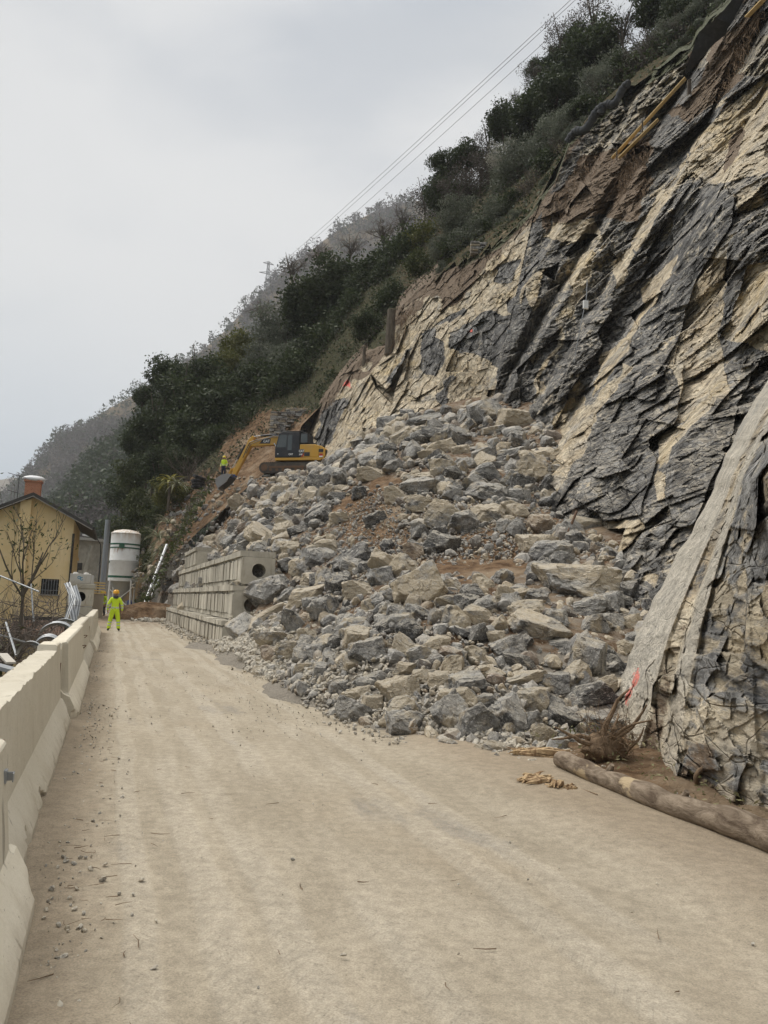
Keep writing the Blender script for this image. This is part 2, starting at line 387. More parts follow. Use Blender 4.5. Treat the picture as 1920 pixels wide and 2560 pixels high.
def m_road():
    t = NT('dusty_road'); c = t.coord()
    cr = t.coord(rot=(0, 0, -RA))           # x across, y along the road
    sx = t.n('ShaderNodeSeparateXYZ', {0: cr}); tt, ss_ = sx.outputs[0], sx.outputs[1]
    st_ = t.n('ShaderNodeMapping', {'Vector': cr, 'Scale': (1.0, 0.3, 1.0)}).outputs[0]
    n0 = t.noise(c, 0.28, 5, 0.6); n1 = t.noise(st_, 1.9, 10, 0.7, 0.4); n2 = t.noise(c, 7.0, 9, 0.74); n3 = t.noise(c, 42.0, 5, 0.7)
    col = t.mix(t.ss(n1, 0.34, 0.68), (0.312, 0.268, 0.200), (0.392, 0.340, 0.260))
    col = t.mix(t.math('MULTIPLY', t.ss(n0, 0.5, 0.66), 0.35), col, (0.335, 0.27, 0.188))
    col = t.mix(t.math('MULTIPLY', t.ss(n2, 0.58, 0.74), 0.35), col, (0.50, 0.43, 0.33))
    # grey gravel patches
    gp = t.ss(t.noise(st_, 0.9, 5, 0.65), 0.575, 0.66)
    gp = t.math('MULTIPLY', gp, t.ss(n3, 0.35, 0.55))
    col = t.mix(t.math('MULTIPLY', gp, 0.65), col, (0.245, 0.225, 0.195))
    # damp brown stripe by the barrier and under the rubble toe
    edge = t.math('ADD', tt, t.math('MULTIPLY', t.math('SUBTRACT', n2, 0.5), 0.5))
    e1 = t.ss(edge, 0.25, -0.25)
    e2 = t.ss(edge, 3.0, 3.9)
    col = t.mix(t.math('MULTIPLY', t.math('MAXIMUM', e1, e2), 0.6), col, (0.27, 0.21, 0.145))
    # far damp mud before the silo
    col = t.mix(t.math('MULTIPLY', t.math('MULTIPLY', t.ss(ss_, 40.0, 46.0), t.ss(n1, 0.4, 0.6)), 0.7), col, (0.17, 0.12, 0.08))
    # tyre tracks with lug marks
    wob = t.math('MULTIPLY', t.math('SUBTRACT', t.noise(t.n('ShaderNodeMapping', {'Vector': cr, 'Scale': (0, 0.25, 0)}).outputs[0], 1.0, 2), 0.5), 0.35)
    tw = t.math('ADD', tt, wob)
    hgt = t.math('MULTIPLY', n2, 0.5); lugsum = None
    for x0, w, s0, ph in ((0.62, 0.13, 0.0, 0.0), (0.95, 0.13, 0.7, 1.0), (1.45, 0.16, 1.3, 0.0), (2.25, 0.15, 2.1, 0.5), (2.62, 0.13, 0.4, 0.2), (0.25, 0.10, 0.2, 0.4)):
        d = t.math('ABSOLUTE', t.math('SUBTRACT', tw, x0))
        m = t.math('MULTIPLY', t.ss(d, w, w * 0.55), t.ss(t.noise(st_, 0.7 + 0.13 * s0, 3), 0.36, 0.52))
        ch = t.math('ADD', t.math('MULTIPLY', ss_, 78.0), t.math('MULTIPLY', d, 90.0))
        lug = t.math('MULTIPLY', t.ss(t.math('SINE', ch), -0.2, 0.6), m)
        lugsum = lug if lugsum is None else t.math('MAXIMUM', lugsum, lug); msum = m if x0 == 0.62 else t.math('MAXIMUM', msum, m)
        hgt = t.math('SUBTRACT', hgt, t.math('MULTIPLY', m, 0.3))
    col = t.mix(t.math('MULTIPLY', msum, 0.22), col, (0.52, 0.47, 0.385))
    lugsum = t.math('MULTIPLY', lugsum, t.ss(n2, 0.34, 0.6))
    col = t.mix(t.math('MULTIPLY', lugsum, 0.12), col, (0.53, 0.475, 0.385))
    col = t.mix(t.math('MULTIPLY', t.ss(n3, 0.46, 0.30), 0.55), col, (0.19, 0.16, 0.125))
    n8 = t.noise(c, 110.0, 3, 0.7)
    col = t.mix(1.0, col, t.mix(t.ss(n8, 0.34, 0.66), (0.84, 0.84, 0.84), (1.13, 1.13, 1.13)), 'MULTIPLY')
    col = t.mix(1.0, col, t.mix(t.ss(t.noise(c, 11.0, 8, 0.75), 0.36, 0.64), (0.86, 0.86, 0.86), (1.1, 1.1, 1.1)), 'MULTIPLY')
    hgt = t.math('ADD', hgt, t.math('ADD', t.math('MULTIPLY', lugsum, 0.12), t.math('MULTIPLY', n3, 0.28)))
    return t.out(col, 0.95, t.bump(hgt, 0.75, 0.03), spec=0.12)

def m_concrete(name, c1, c2, stain=(0.30, 0.25, 0.18), stain_amt=0.5):
    t = NT(name); c = t.coord()
    n1 = t.noise(c, 1.1, 8, 0.62); n2 = t.noise(t.coord(scale=(3, 3, 0.5)), 2.2, 7, 0.65); n3 = t.noise(c, 30.0, 5, 0.7); n5 = t.noise(c, 7.0, 6, 0.65)
    col = t.mix(t.ss(n1, 0.3, 0.7), c1, c2)
    col = t.mix(t.math('MULTIPLY', t.ss(n2, 0.54, 0.75), stain_amt), col, stain)
    col = t.mix(t.math('MULTIPLY', t.ss(n5, 0.62, 0.74), 0.4), col, tuple(x * 0.62 for x in c1))
    z = t.n('ShaderNodeSeparateXYZ', {0: c}).outputs[2]
    isl = t.n('ShaderNodeNewGeometry').outputs['Random Per Island']
    col = t.mix(1.0, col, t.mix(isl, (0.74, 0.74, 0.74), (1.10, 1.10, 1.10)), 'MULTIPLY')
    scf = t.math('MULTIPLY', t.ss(t.noise(t.coord(scale=(9, 9, 1.2)), 1.0, 5, 0.6), 0.61, 0.65), t.ss(n1, 0.45, 0.6))
    col = t.mix(t.math('MULTIPLY', scf, 0.55), col, (0.15, 0.13, 0.10))
    foot = t.math('MULTIPLY', t.ss(t.math('ADD', z, t.math('MULTIPLY', t.math('SUBTRACT', n5, 0.5), 0.3)), 0.22, 0.02), stain_amt)
    col = t.mix(foot, col, (0.33, 0.265, 0.185))
    pit = t.ss(t.n('ShaderNodeTexVoronoi', {'Vector': c, 'Scale': 22.0}).outputs[0], 0.16, 0.06)
    pit = t.math('MULTIPLY', pit, t.ss(n5, 0.48, 0.6))
    col = t.mix(t.math('MULTIPLY', pit, 0.55), col, (0.16, 0.14, 0.11))
    h = t.math('SUBTRACT', t.math('ADD', n5, t.math('MULTIPLY', n3, 0.35)), t.math('MULTIPLY', pit, 0.7))
    return t.out(col, 0.88, t.bump(h, 0.5, 0.02), spec=0.2)

def m_bark(name, c1, c2, sc=1.0, bare=None, grain=(1, 1, 0.25)):
    t = NT(name); c = t.coord(scale=grain); c0 = t.coord()
    n1 = t.noise(c, 9.0 * sc, 8, 0.68, 0.6); n2 = t.noise(c0, 2.2 * sc, 5, 0.6)
    col = t.mix(t.ss(n1, 0.32, 0.68), c1, c2)
    if bare is not None: col = t.mix(t.ss(n2, 0.60, 0.67), col, bare)
    return t.out(col, 0.9, t.bump(n1, 0.8, 0.03), spec=0.15)

def m_leaf(name, c1, c2, c3=None, trans=0.25):
    t = NT(name)
    g = t.n('ShaderNodeNewGeometry').outputs['Random Per Island']; c = t.coord()
    n = t.noise(c, 1.4, 3)
    col = t.mix(g, c1, c2)
    col = t.mix(t.ss(n, 0.5, 0.72), col, c3 or tuple(x * 0.55 for x in c1))
    oi = t.n('ShaderNodeObjectInfo').outputs['Random']
    col = t.mix(t.math('MULTIPLY', oi, 0.35), col, tuple(x * 0.5 for x in c2))
    d = t.n('ShaderNodeBsdfPrincipled', {'Base Color': col, 'Roughness': 0.6, 'Specular IOR Level': 0.25})
    tr = t.n('ShaderNodeBsdfTranslucent', {'Color': col})
    mx = t.n('ShaderNodeMixShader', {0: trans, 1: d.outputs[0], 2: tr.outputs[0]})
    o = t.n('ShaderNodeOutputMaterial'); t.t.links.new(mx.outputs[0], o.inputs[0])
    return t.mat
# ------------------------------------------------------------------ materials in use
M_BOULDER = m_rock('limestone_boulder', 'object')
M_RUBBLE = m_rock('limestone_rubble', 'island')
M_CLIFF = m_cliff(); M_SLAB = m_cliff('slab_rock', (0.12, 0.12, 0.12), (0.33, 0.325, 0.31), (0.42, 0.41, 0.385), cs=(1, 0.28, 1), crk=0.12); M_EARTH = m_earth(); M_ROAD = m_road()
M_BARRIER = m_concrete('cream_concrete', (0.60, 0.545, 0.43), (0.68, 0.625, 0.51), stain=(0.40, 0.33, 0.23), stain_amt=0.45)
M_CRIB = m_concrete('weathered_concrete', (0.39, 0.355, 0.285), (0.56, 0.52, 0.43), stain=(0.25, 0.21, 0.155), stain_amt=0.75)
M_BLOCK = m_concrete('pale_concrete', (0.55, 0.53, 0.48), (0.63, 0.61, 0.56), stain_amt=0.35)
M_LOG = m_bark('log_bark', (0.10, 0.072, 0.05), (0.31, 0.25, 0.185), 1.2, bare=(0.42, 0.33, 0.21), grain=(0.42, 1, 1))
M_BARK = m_bark('tree_bark', (0.07, 0.058, 0.045), (0.16, 0.135, 0.105), 0.5)
M_TWIG = m_bark('grey_twigs', (0.085, 0.07, 0.058), (0.15, 0.125, 0.105), 0.5)
M_ROOT = m_bark('root_bark', (0.11, 0.075, 0.048), (0.25, 0.175, 0.11), 1.5)
M_SPLINT = m_bark('splintered_wood', (0.17, 0.10, 0.055), (0.52, 0.38, 0.22), 2.2)
M_EVERG = m_leaf('evergreen_leaves', (0.026, 0.040, 0.016), (0.080, 0.102, 0.042), (0.016, 0.025, 0.011))
M_OLIVE = m_leaf('olive_leaves', (0.085, 0.10, 0.066), (0.21, 0.225, 0.165), (0.055, 0.065, 0.048))
M_GREEN = m_leaf('shrub_leaves', (0.035, 0.050, 0.016), (0.105, 0.12, 0.04), (0.03, 0.04, 0.014))
M_YGREEN = m_leaf('yellow_green_leaves', (0.075, 0.085, 0.018), (0.17, 0.17, 0.045), (0.05, 0.06, 0.015))
M_BROWNL = m_leaf('brown_twig_mass', (0.07, 0.058, 0.047), (0.125, 0.105, 0.085), (0.055, 0.047, 0.04))
M_BLOSS = m_leaf('pale_blossom', (0.30, 0.29, 0.23), (0.52, 0.50, 0.42), (0.12, 0.13, 0.08))
M_AGAVE = m_leaf('agave_leaf', (0.16, 0.18, 0.10), (0.40, 0.39, 0.27), (0.10, 0.12, 0.06))
M_PALM = m_leaf('palm_leaf', (0.16, 0.16, 0.03), (0.30, 0.26, 0.06), (0.10, 0.11, 0.02))

# ------------------------------------------------------------------ camera
cam = bpy.data.cameras.new('camera'); camo = bpy.data.objects.new('camera', cam); COL.objects.link(camo)
cam.sensor_fit = 'HORIZONTAL'; cam.sensor_width = 36.0; cam.lens = 36.0; cam.clip_start = 0.05; cam.clip_end = 20000
camo.matrix_world = Matrix(((CR[0], CU[0], -CW[0], CAM[0]), (CR[1], CU[1], -CW[1], CAM[1]), (CR[2], CU[2], -CW[2], CAM[2]), (0, 0, 0, 1)))
SC.camera = camo

# ------------------------------------------------------------------ overcast daylight
SUN_EL, SUN_AZ = R_(56), R_(-75)        # azimuth from +Y towards +X: front left, behind the clouds
sun = bpy.data.lights.new('sun', 'SUN'); so = bpy.data.objects.new('sun', sun); COL.objects.link(so)
sun.energy = 1.5; sun.angle = R_(22); sun.color = (1.0, 0.955, 0.89)
sd = Vector((sin(SUN_AZ) * cos(SUN_EL), cos(SUN_AZ) * cos(SUN_EL), sin(SUN_EL)))
so.rotation_euler = (-sd).to_track_quat('-Z', 'Y').to_euler(); so.location = (0, 0, 300)
w = bpy.data.worlds.new('World'); SC.world = w; w.use_nodes = True
wt = w.node_tree; wt.nodes.clear()
def wn(kind, ins=None, **props):
    nd = wt.nodes.new(kind)
    for k, v in props.items(): setattr(nd, k, v)
    for k, v in (ins or {}).items():
        if hasattr(v, 'is_output'): wt.links.new(v, nd.inputs[k])
        else: nd.inputs[k].default_value = v
    return nd
sky = wn('ShaderNodeTexSky', sky_type='NISHITA'); sky.sun_disc = False; sky.sun_elevation = SUN_EL; sky.sun_rotation = SUN_AZ
sky.air_density = 1.2; sky.dust_density = 3.0
tc = wn('ShaderNodeTexCoord').outputs['Generated']
mp = wn('ShaderNodeMapping', {'Vector': tc, 'Scale': (1.0, 1.0, 1.9)}).outputs[0]
def wnoise(sc, det, loc=(0, 0, 0), dist=0.3):
    m2 = wn('ShaderNodeMapping', {'Vector': mp, 'Location': loc}).outputs[0]
    return wn('ShaderNodeTexNoise', {'Vector': m2, 'Scale': sc, 'Detail': det, 'Roughness': 0.5, 'Distortion': dist}).outputs['Fac']
def wramp(x, lo, hi):
    return wn('ShaderNodeMapRange', {0: x, 1: lo, 2: hi}, interpolation_type='SMOOTHSTEP').outputs[0]
def wmix(f, a, b, mode='MIX'):
    nd = wn('ShaderNodeMix', data_type='RGBA', blend_type=mode)
    for k, v in ((0, f), (6, a), (7, b)):
        if hasattr(v, 'is_output'): wt.links.new(v, nd.inputs[k])
        else: nd.inputs[k].default_value = v if k == 0 else (*v, 1)
    return nd.outputs[2]
c1 = wmix(wramp(wnoise(1.9, 7, dist=0.8), 0.41, 0.59), (2.15, 2.52, 3.0), (4.45, 4.54, 4.62))
c1 = wmix(wramp(wnoise(1.3, 3, (3.1, 1.7, 0.4)), 0.40, 0.66), c1, (4.94, 4.94, 4.86))
# the brighter patch where the sun stands behind the cloud, a paler blue grey low in the gap at the left
nrm = wn('ShaderNodeVectorMath', {0: tc, 1: (0.0, 0.0, 0.0)}, operation='ADD').outputs[0]
dsun = wn('ShaderNodeVectorMath', {0: nrm, 1: tuple(Vector((-0.12, 0.93, 0.42)).normalized())}, operation='DOT_PRODUCT').outputs['Value']
c1 = wmix(wn('ShaderNodeMath', {0: wramp(dsun, 0.90, 0.998), 1: 0.45}, operation='MULTIPLY').outputs[0], c1, (5.51, 5.47, 5.37))
dz = wn('ShaderNodeSeparateXYZ', {0: nrm}).outputs
low = wn('ShaderNodeMath', {0: wramp(dz[2], 0.40, 0.02), 1: wramp(dz[0], -0.08, -0.42)}, operation='MULTIPLY').outputs[0]
c1 = wmix(wn('ShaderNodeMath', {0: low, 1: 0.85}, operation='MULTIPLY').outputs[0], c1, (2.35, 3.05, 3.9))
c1 = wmix(wn('ShaderNodeMath', {0: wramp(dz[2], 0.62, 0.98), 1: 0.9}, operation='MULTIPLY').outputs[0], c1, (15.0, 14.8, 14.4))
# unseen low sky behind the viewer, darkened on purpose to deepen the contrast
backd = wn('ShaderNodeMath', {0: wramp(dz[1], 0.15, -0.35), 1: wramp(dz[2], 0.80, 0.35)}, operation='MULTIPLY').outputs[0]
c1 = wmix(wn('ShaderNodeMath', {0: backd, 1: 0.40}, operation='MULTIPLY').outputs[0], c1, (1.5, 1.6, 1.75))
c2 = wmix(0.92, sky.outputs[0], c1)
bg = wn('ShaderNodeBackground', {'Color': c2, 'Strength': 0.10})
wo = wn('ShaderNodeOutputWorld'); wt.links.new(bg.outputs[0], wo.inputs[0])
SC.view_settings.view_transform = 'Standard'; SC.view_settings.look = 'None'; SC.view_settings.exposure = 0.66; SC.view_settings.gamma = 1.0
SC.cycles.use_denoising = True
try:
    SC.cycles.denoiser = 'OPENIMAGEDENOISE'; SC.cycles.denoising_input_passes = 'RGB_ALBEDO_NORMAL'
except Exception: pass
SC.cycles.max_bounces = 6; SC.cycles.diffuse_bounces = 2; SC.cycles.volume_bounces = 2; SC.cycles.transparent_max_bounces = 8
SC.cycles.caustics_reflective = False; SC.cycles.caustics_refractive = False

def set_cols(me, layer, arr):
    a = me.color_attributes.new(layer, 'FLOAT_COLOR', 'POINT')
    a.data.foreach_set('color', np.asarray(arr, np.float32).ravel())

# ------------------------------------------------------------------ road and low ground
def road():
    s = np.linspace(-8, 95, 420); t = np.linspace(-0.95, 9.0, 110)
    S, T = np.meshgrid(s, t, indexing='ij')
    X = S * RD[0] + T * RN[0]; Y = S * RD[1] + T * RN[1]
    p = np.stack([X, Y, 0 * X], -1)
    Z = 0.010 * fbm(p, 0.5, 3, 3) + 0.008 * fbm(p, 4.0, 3, 5)
    Z = Z + 0.05 * np.clip((0.5 - T) / 0.9, 0, 1) * (0.6 + 0.4 * vnoise(p, 1.3, 9))        # silt drifted against the barrier
    Z = Z + 0.06 * np.clip((T - 3.0) / 0.6, 0, 1)
    for x0 in (0.62, 0.95, 1.45, 2.25, 2.62): Z = Z - 0.008 * np.exp(-((T - x0) / 0.1) ** 2)
    p[..., 2] = Z
    me = mesh_np('road', p, grid_faces(len(s), len(t)), True)
    tag(link('road', me, M_ROAD), kind='structure')
road()

def low_ground():
    # land below the road on the left, reaching the horizon under everything
    s = np.r_[-400, -100, -30, np.linspace(-8, 110, 80), 160, 400, 1500, 6000]
    t = np.r_[-5000, -1500, -400, -120, -60, np.linspace(-40, -0.9, 60), 10, 40, 200, 2000]
    S, T = np.meshgrid(s, t, indexing='ij')
    X = S * RD[0] + T * RN[0]; Y = S * RD[1] + T * RN[1]
    p = np.stack([X, Y, 0 * X], -1)
    Z = -3.6 + 0.35 * fbm(p, 0.25, 3, 21) + np.clip((T + 3.2) / 2.2, 0, 1) * 3.3
    Z = np.where(T > -0.93, -0.35, Z)
    Z = np.where(T < -60, -14.0, Z)
    p[..., 2] = Z
    me = mesh_np('ground', p, grid_faces(len(s), len(t)), True)
    set_cols(me, 'rock', np.stack([0.45 + 0 * X, 0.35 + 0.4 * (T < -3), 0 * X, 1 + 0 * X], -1))
    tag(link('ground', me, M_EARTH), kind='structure')
low_ground()

# ------------------------------------------------------------------ earth slope under the rubble
_pp = []
for u, v in ((694, 1701), (810, 1776), (926, 1823), (1020, 1845), (1111, 1857), (1215, 1898), (1330, 1905), (1435, 1898), (1500, 1868)): _pp.append(G(u, v))
for s in (4, 8, 12, 16, 20, 25): _pp.append(RF(s, 1.6, -0.7))
for s in (28, 34, 40, 46, 52): _pp.append(RF(s, 4.9, 3.1)); 
for u, v, Y in ((1240, 1010, 40), (1350, 1100, 32), (1365, 1230, 26), (1420, 1330, 21), (1500, 1400, 17.5), (1560, 1490, 15), (1600, 1560, 13.8), (1560, 1690, 12.2),
                (926, 1650, 12.4), (1007, 1500, 15.5), (1120, 1500, 15.2), (1120, 1680, 11.6), (1300, 1600, 12.6), (1300, 1750, 10.3), (1440, 1700, 11.6), (1420, 1800, 10.2), (1300, 1400, 19),
                (1007, 1250, 26), (1007, 1130, 34), (1150, 1250, 25.5), (1150, 1130, 33), (840, 1500, 19), (760, 1650, 17), (820, 1370, 27), (700, 1530, 22.5), (640, 1560, 24.2),
                (640, 1400, 29.5), (700, 1280, 40), (820, 1230, 46), (600, 1300, 46), (560, 1340, 44),
                (1000, 1060, 43), (1110, 1050, 41), (1215, 1035, 38.5), (900, 1115, 48), (840, 1150, 52), (760, 1195, 57), (660, 1195, 59), (570, 1205, 59), (490, 1232, 60), (500, 1300, 52)):
    _pp.append(P(u, v, Y))
_pp += [np.array([8.0, 9.0, 1.8]), np.array([16.0, 40.0, 15.0]), np.array([-4.0, 66.0, 13.0]), np.array([-12.0, 68.0, 11.0]), np.array([5.0, 60.0, 14.0])]
ZP = TPS(_pp, 0.02)
def zpile(x, y):
    x = np.asarray(x, float); y = np.asarray(y, float)
    s, t = st(x, y); z = ZP(x, y)
    cap = np.where(t < 3.8, -0.3, np.where(t < 4.1, 0.78, np.where(t < 4.5, 1.98, np.where(t < 5.0, 3.12, 3.25 + (t - 5.0) * 1.5))))
    wgt = np.clip((s - 25.4) / 0.5, 0, 1)
    z = np.where(s > 25.4, np.minimum(z, cap + (1 - wgt) * 1.0), z)
    z = np.where((s > 23.6) & (s < 25.9), np.minimum(z, 0.15 + np.clip(t - 3.8, 0, 9) * 1.7 + np.clip(24.8 - s, 0, 2) * 0.5), z)
    cap2 = (t - 1.9) * 2.3 - 0.2
    z = np.where(s > 53, np.minimum(z, cap2), z)
    return z

def pile():
    xs = np.arange(-34, 12.5, 0.2); ys = np.arange(5.5, 72, 0.2)
    X, Y = np.meshgrid(xs, ys, indexing='ij'); Z = zpile(X, Y)
    p = np.stack([X, Y, Z], -1)
    Z = Z + 0.22 * fbm(p, 0.35, 4, 31) * np.clip(Z, 0, 1) + 0.10 * fbm(p, 1.6, 3, 33)
    p[..., 2] = Z
    fc = grid_faces(len(xs), len(ys))
    s, t = st(X, Y)
    bad = ((Z < -0.35) | (t < 1.2) | ((Y > 62) & (X > -6))).ravel()
    fc = fc[~bad[fc].all(1)]
    me = mesh_np('earth_slope', p, fc, True)
    u, v = proj(p)
    w1 = vnoise(p, 0.4, 8) * 25
    brown = np.zeros_like(u)
    for poly in BROWN: brown = np.maximum(brown, in_poly(u + w1, v + w1, poly) * 1.0)
    set_cols(me, 'rock', np.stack([np.where(brown > 0, 0.05, np.where(p[..., 2] < 0.9, 0.8, 0.45)), 0 * u, 0 * u, 1 + 0 * u], -1))
    tag(link('earth_slope', me, M_EARTH), kind='structure')
BROWN = [[(860, 1240), (960, 1250), (1010, 1330), (1080, 1390), (1160, 1330), (1290, 1330), (1360, 1250), (1400, 1330), (1330, 1420), (1230, 1450), (1080, 1460), (1000, 1420), (930, 1400), (860, 1330), (840, 1290)],
         [(930, 1180), (1010, 1200), (980, 1280), (900, 1260)],
         [(440, 1240), (500, 1210), (700, 1190), (640, 1240), (590, 1310), (520, 1370), (470, 1360), (400, 1460), (330, 1540), (300, 1500), (380, 1400)]]
pile()

# ------------------------------------------------------------------ cliff behind the rubble
TOPU = np.array([700, 770, 800, 848, 905, 965, 1000, 1085, 1170, 1250, 1333, 1388, 1421, 1471, 1571, 1726, 1743, 1832, 1950, 2300.])
TOPV = np.array([1150, 1090, 1010, 960, 895, 865, 765, 700, 650, 610, 525, 444, 360, 310, 216, 125, 83, 0, -100, -420.])
BOTU = np.array([700, 800, 900, 1000, 1240, 1350, 1390, 1440, 1520, 1580, 1700, 2300.])
BOTV = np.array([1260, 1200, 1160, 1120, 1100, 1210, 1350, 1460, 1560, 1650, 1720, 1760.])
_cy = TPS([(1240, 1010, 41), (1290, 640, 45), (1350, 1100, 33), (1370, 1230, 27), (1420, 1330, 22), (1500, 1400, 18.5), (1560, 1490, 16), (1600, 1560, 14.5), (1640, 1700, 13.5),
           (1600, 700, 33), (1800, 500, 27), (1920, 700, 20), (1920, 1000, 16.5), (1920, 300, 28), (1920, 0, 32), (1700, 300, 38), (1480, 380, 44), (1700, 1100, 19), (2200, 900, 12), (2200, 200, 24), (2200, -300, 34),
           (1240, 850, 43), (1180, 1020, 42.5), (1100, 1040, 44.5), (1000, 1060, 47.5), (900, 1100, 52), (800, 1130, 60), (720, 1180, 64), (1177, 655, 50), (1085, 705, 54), (967, 867, 58), (915, 892, 60), (820, 1000, 64), (770, 1090, 66), (1100, 850, 48), (1000, 960, 52), (1330, 525, 46), (1420, 365, 45), (1726, 130, 40), (1832, 0, 37)], 4.0)
QB = np.array([700, 826, 846, 905, 935, 962, 1040, 1068, 1150, 1194, 1300, 1412, 1430, 1470, 1580, 1600, 1900.])
QD = np.array([0, 0.6, -0.6, -0.4, 0.7, -0.8, 0.3, -0.7, 0.7, -1.3, -0.9, 0.6, 0.7, -0.9, 0.2, 0.3, 0.2])
def px(l, o, k): return [(o[0] + a / k, o[1] + b / k) for a, b in l]
C6 = lambda l: px(l, (1200, 900), 2.304)
C4 = lambda l: px(l, (1000, 0), 1.803)
C8 = lambda l: px(l, (740, 640), 2.86)
TANP = [C6([(340, 620), (470, 270), (600, 120), (650, 330), (530, 560), (440, 810), (370, 780), (330, 690)]),
        C6([(1130, 60), (1190, 0), (1430, 0), (1330, 190), (1180, 370), (1130, 380), (1170, 200)]),
        C6([(880, 0), (830, 0), (690, 180), (600, 330), (500, 560), (560, 560), (670, 330), (810, 130)]),
        C6([(1000, 650), (1050, 690), (1060, 820), (1020, 850), (975, 700)]), C6([(1180, 380), (1330, 190), (1380, 230), (1340, 300), (1100, 500), (1030, 620), (980, 600), (1060, 460)]),
        C6([(695, 940), (820, 930), (900, 930), (930, 1000), (840, 1100), (720, 1220), (800, 1020), (690, 1020)]), C6([(960, 1260), (1040, 1280), (1020, 1340), (950, 1290)]),
        C4([(490, 1420), (560, 1270), (640, 1200), (655, 1270), (600, 1380), (540, 1450)]),
        C4([(780, 1180), (870, 1130), (885, 1160), (800, 1330), (625, 1803), (585, 1803), (720, 1500)]),
        C4([(1050, 1060), (1130, 880), (1240, 780), (1300, 690), (1260, 830), (1110, 1140), (1060, 1100)]),
        C4([(1280, 780), (1330, 600), (1450, 470), (1700, 300), (1700, 740), (1590, 800), (1430, 820)]),
        C4([(1230, 1560), (1380, 1180), (1500, 1080), (1450, 1400), (1500, 1803), (1270, 1803)]),
        C4([(1480, 880), (1640, 790), (1610, 900), (1500, 960)]), C4([(1560, 1200), (1700, 1150), (1700, 1600), (1480, 1500)]),
        C4([(960, 1180), (1060, 1090), (1090, 1150), (980, 1290)]), C4([(900, 1620), (1080, 1460), (1000, 1600), (880, 1760)]), C4([(640, 1100), (700, 1000), (880, 1000), (900, 1060), (720, 1090)]),
        C4([(1100, 1300), (1250, 1170), (1230, 1260), (1120, 1400)])]
GREYP = [C8([(870, 580), (1000, 540), (1080, 640), (1080, 740), (1010, 850), (870, 770), (860, 680)]),
         C8([(1110, 540), (1300, 400), (1560, 400), (1570, 660), (1480, 790), (1330, 700), (1120, 660)]), C8([(1460, 330), (1580, 250), (1620, 330), (1560, 460)]),
         C8([(120, 1340), (150, 1050), (330, 980), (410, 1060), (300, 1210), (230, 1345)]), C8([(980, 1100), (1050, 950), (1110, 860), (1160, 830), (1070, 1010), (1020, 1120)]),
         C8([(690, 830), (790, 690), (810, 700), (770, 780), (640, 940)]), C8([(1010, 500), (1110, 380), (1230, 360), (1150, 440), (1050, 510)]), C8([(1440, 80), (1600, 60), (1560, 190), (1440, 190)])]
DIRTP = [C8([(700, 430), (900, 330), (1000, 150), (1250, 10), (1380, 20), (1200, 300), (960, 310), (760, 490)]), C8([(330, 900), (520, 690), (600, 700), (470, 830), (380, 920)]),
         C4([(690, 870), (830, 700), (1000, 690), (1140, 620), (1125, 800), (1050, 980), (960, 960), (830, 1000), (700, 1010)]),
         C4([(1200, 540), (1330, 400), (1420, 200), (1560, 60), (1640, 40), (1560, 330), (1500, 420), (1290, 590)]), C4([(630, 900), (720, 830), (700, 980), (640, 1080)]),
         C4([(1470, 640), (1540, 580), (1530, 700), (1470, 780)]), C4([(560, 1000), (640, 860), (660, 900), (600, 1010)])]
STONP = [C4([(800, 600), (1040, 390), (1310, 220), (1290, 350), (960, 650)]), C4([(850, 640), (950, 640), (960, 700), (850, 720)]), C4([(1520, 230), (1680, 120), (1680, 330), (1520, 340)]), C4([(1320, 190), (1440, 130), (1390, 290), (1320, 330)])]
HOLES = [(C6([(715, 975), (830, 965), (770, 1120), (700, 1110)]), 3.5), (C6([(700, 1025), (815, 1015), (730, 1215), (690, 1150)]), 4.0), (C4([(950, 640), (1130, 660), (1120, 760), (1010, 720)]), 2.2), (C4([(740, 1150), (830, 1050), (900, 1060), (760, 1160)]), 1.6),
         (C4([(1040, 1420), (1190, 1310), (1170, 1390), (1080, 1480)]), 1.3), (C8([(520, 830), (640, 950), (760, 790), (700, 960), (690, 1060), (560, 930)]), 1.2), (C4([(640, 1230), (720, 1180), (700, 1270)]), 1.5)]
MASSP = [C6([(880, 0), (1190, 0), (1170, 200), (1130, 380), (1000, 480), (990, 600), (900, 900), (700, 940), (560, 830), (600, 560), (650, 330), (810, 120)]),
         C6([(1340, 190), (1430, 0), (1600, 0), (1560, 150), (1400, 560), (1280, 800), (1200, 960), (1100, 960), (1060, 850), (1050, 650), (1100, 500), (1340, 300)]),
         C4([(1290, 800), (1430, 820), (1480, 900), (1460, 1050), (1380, 1180), (1230, 1560), (1150, 1803), (940, 1803), (1060, 1480), (1180, 1300), (1230, 1100)])]
BULGE = [(MASSP[0], -0.7), (MASSP[1], -0.4), (MASSP[2], -0.5), (C8([(505, 800), (640, 720), (790, 690), (770, 780), (625, 950)]), -1.3), (C4([(1430, 830), (1500, 900), (1480, 960), (1659, 800), (1659, 640), (1300, 760)]), -0.5)]

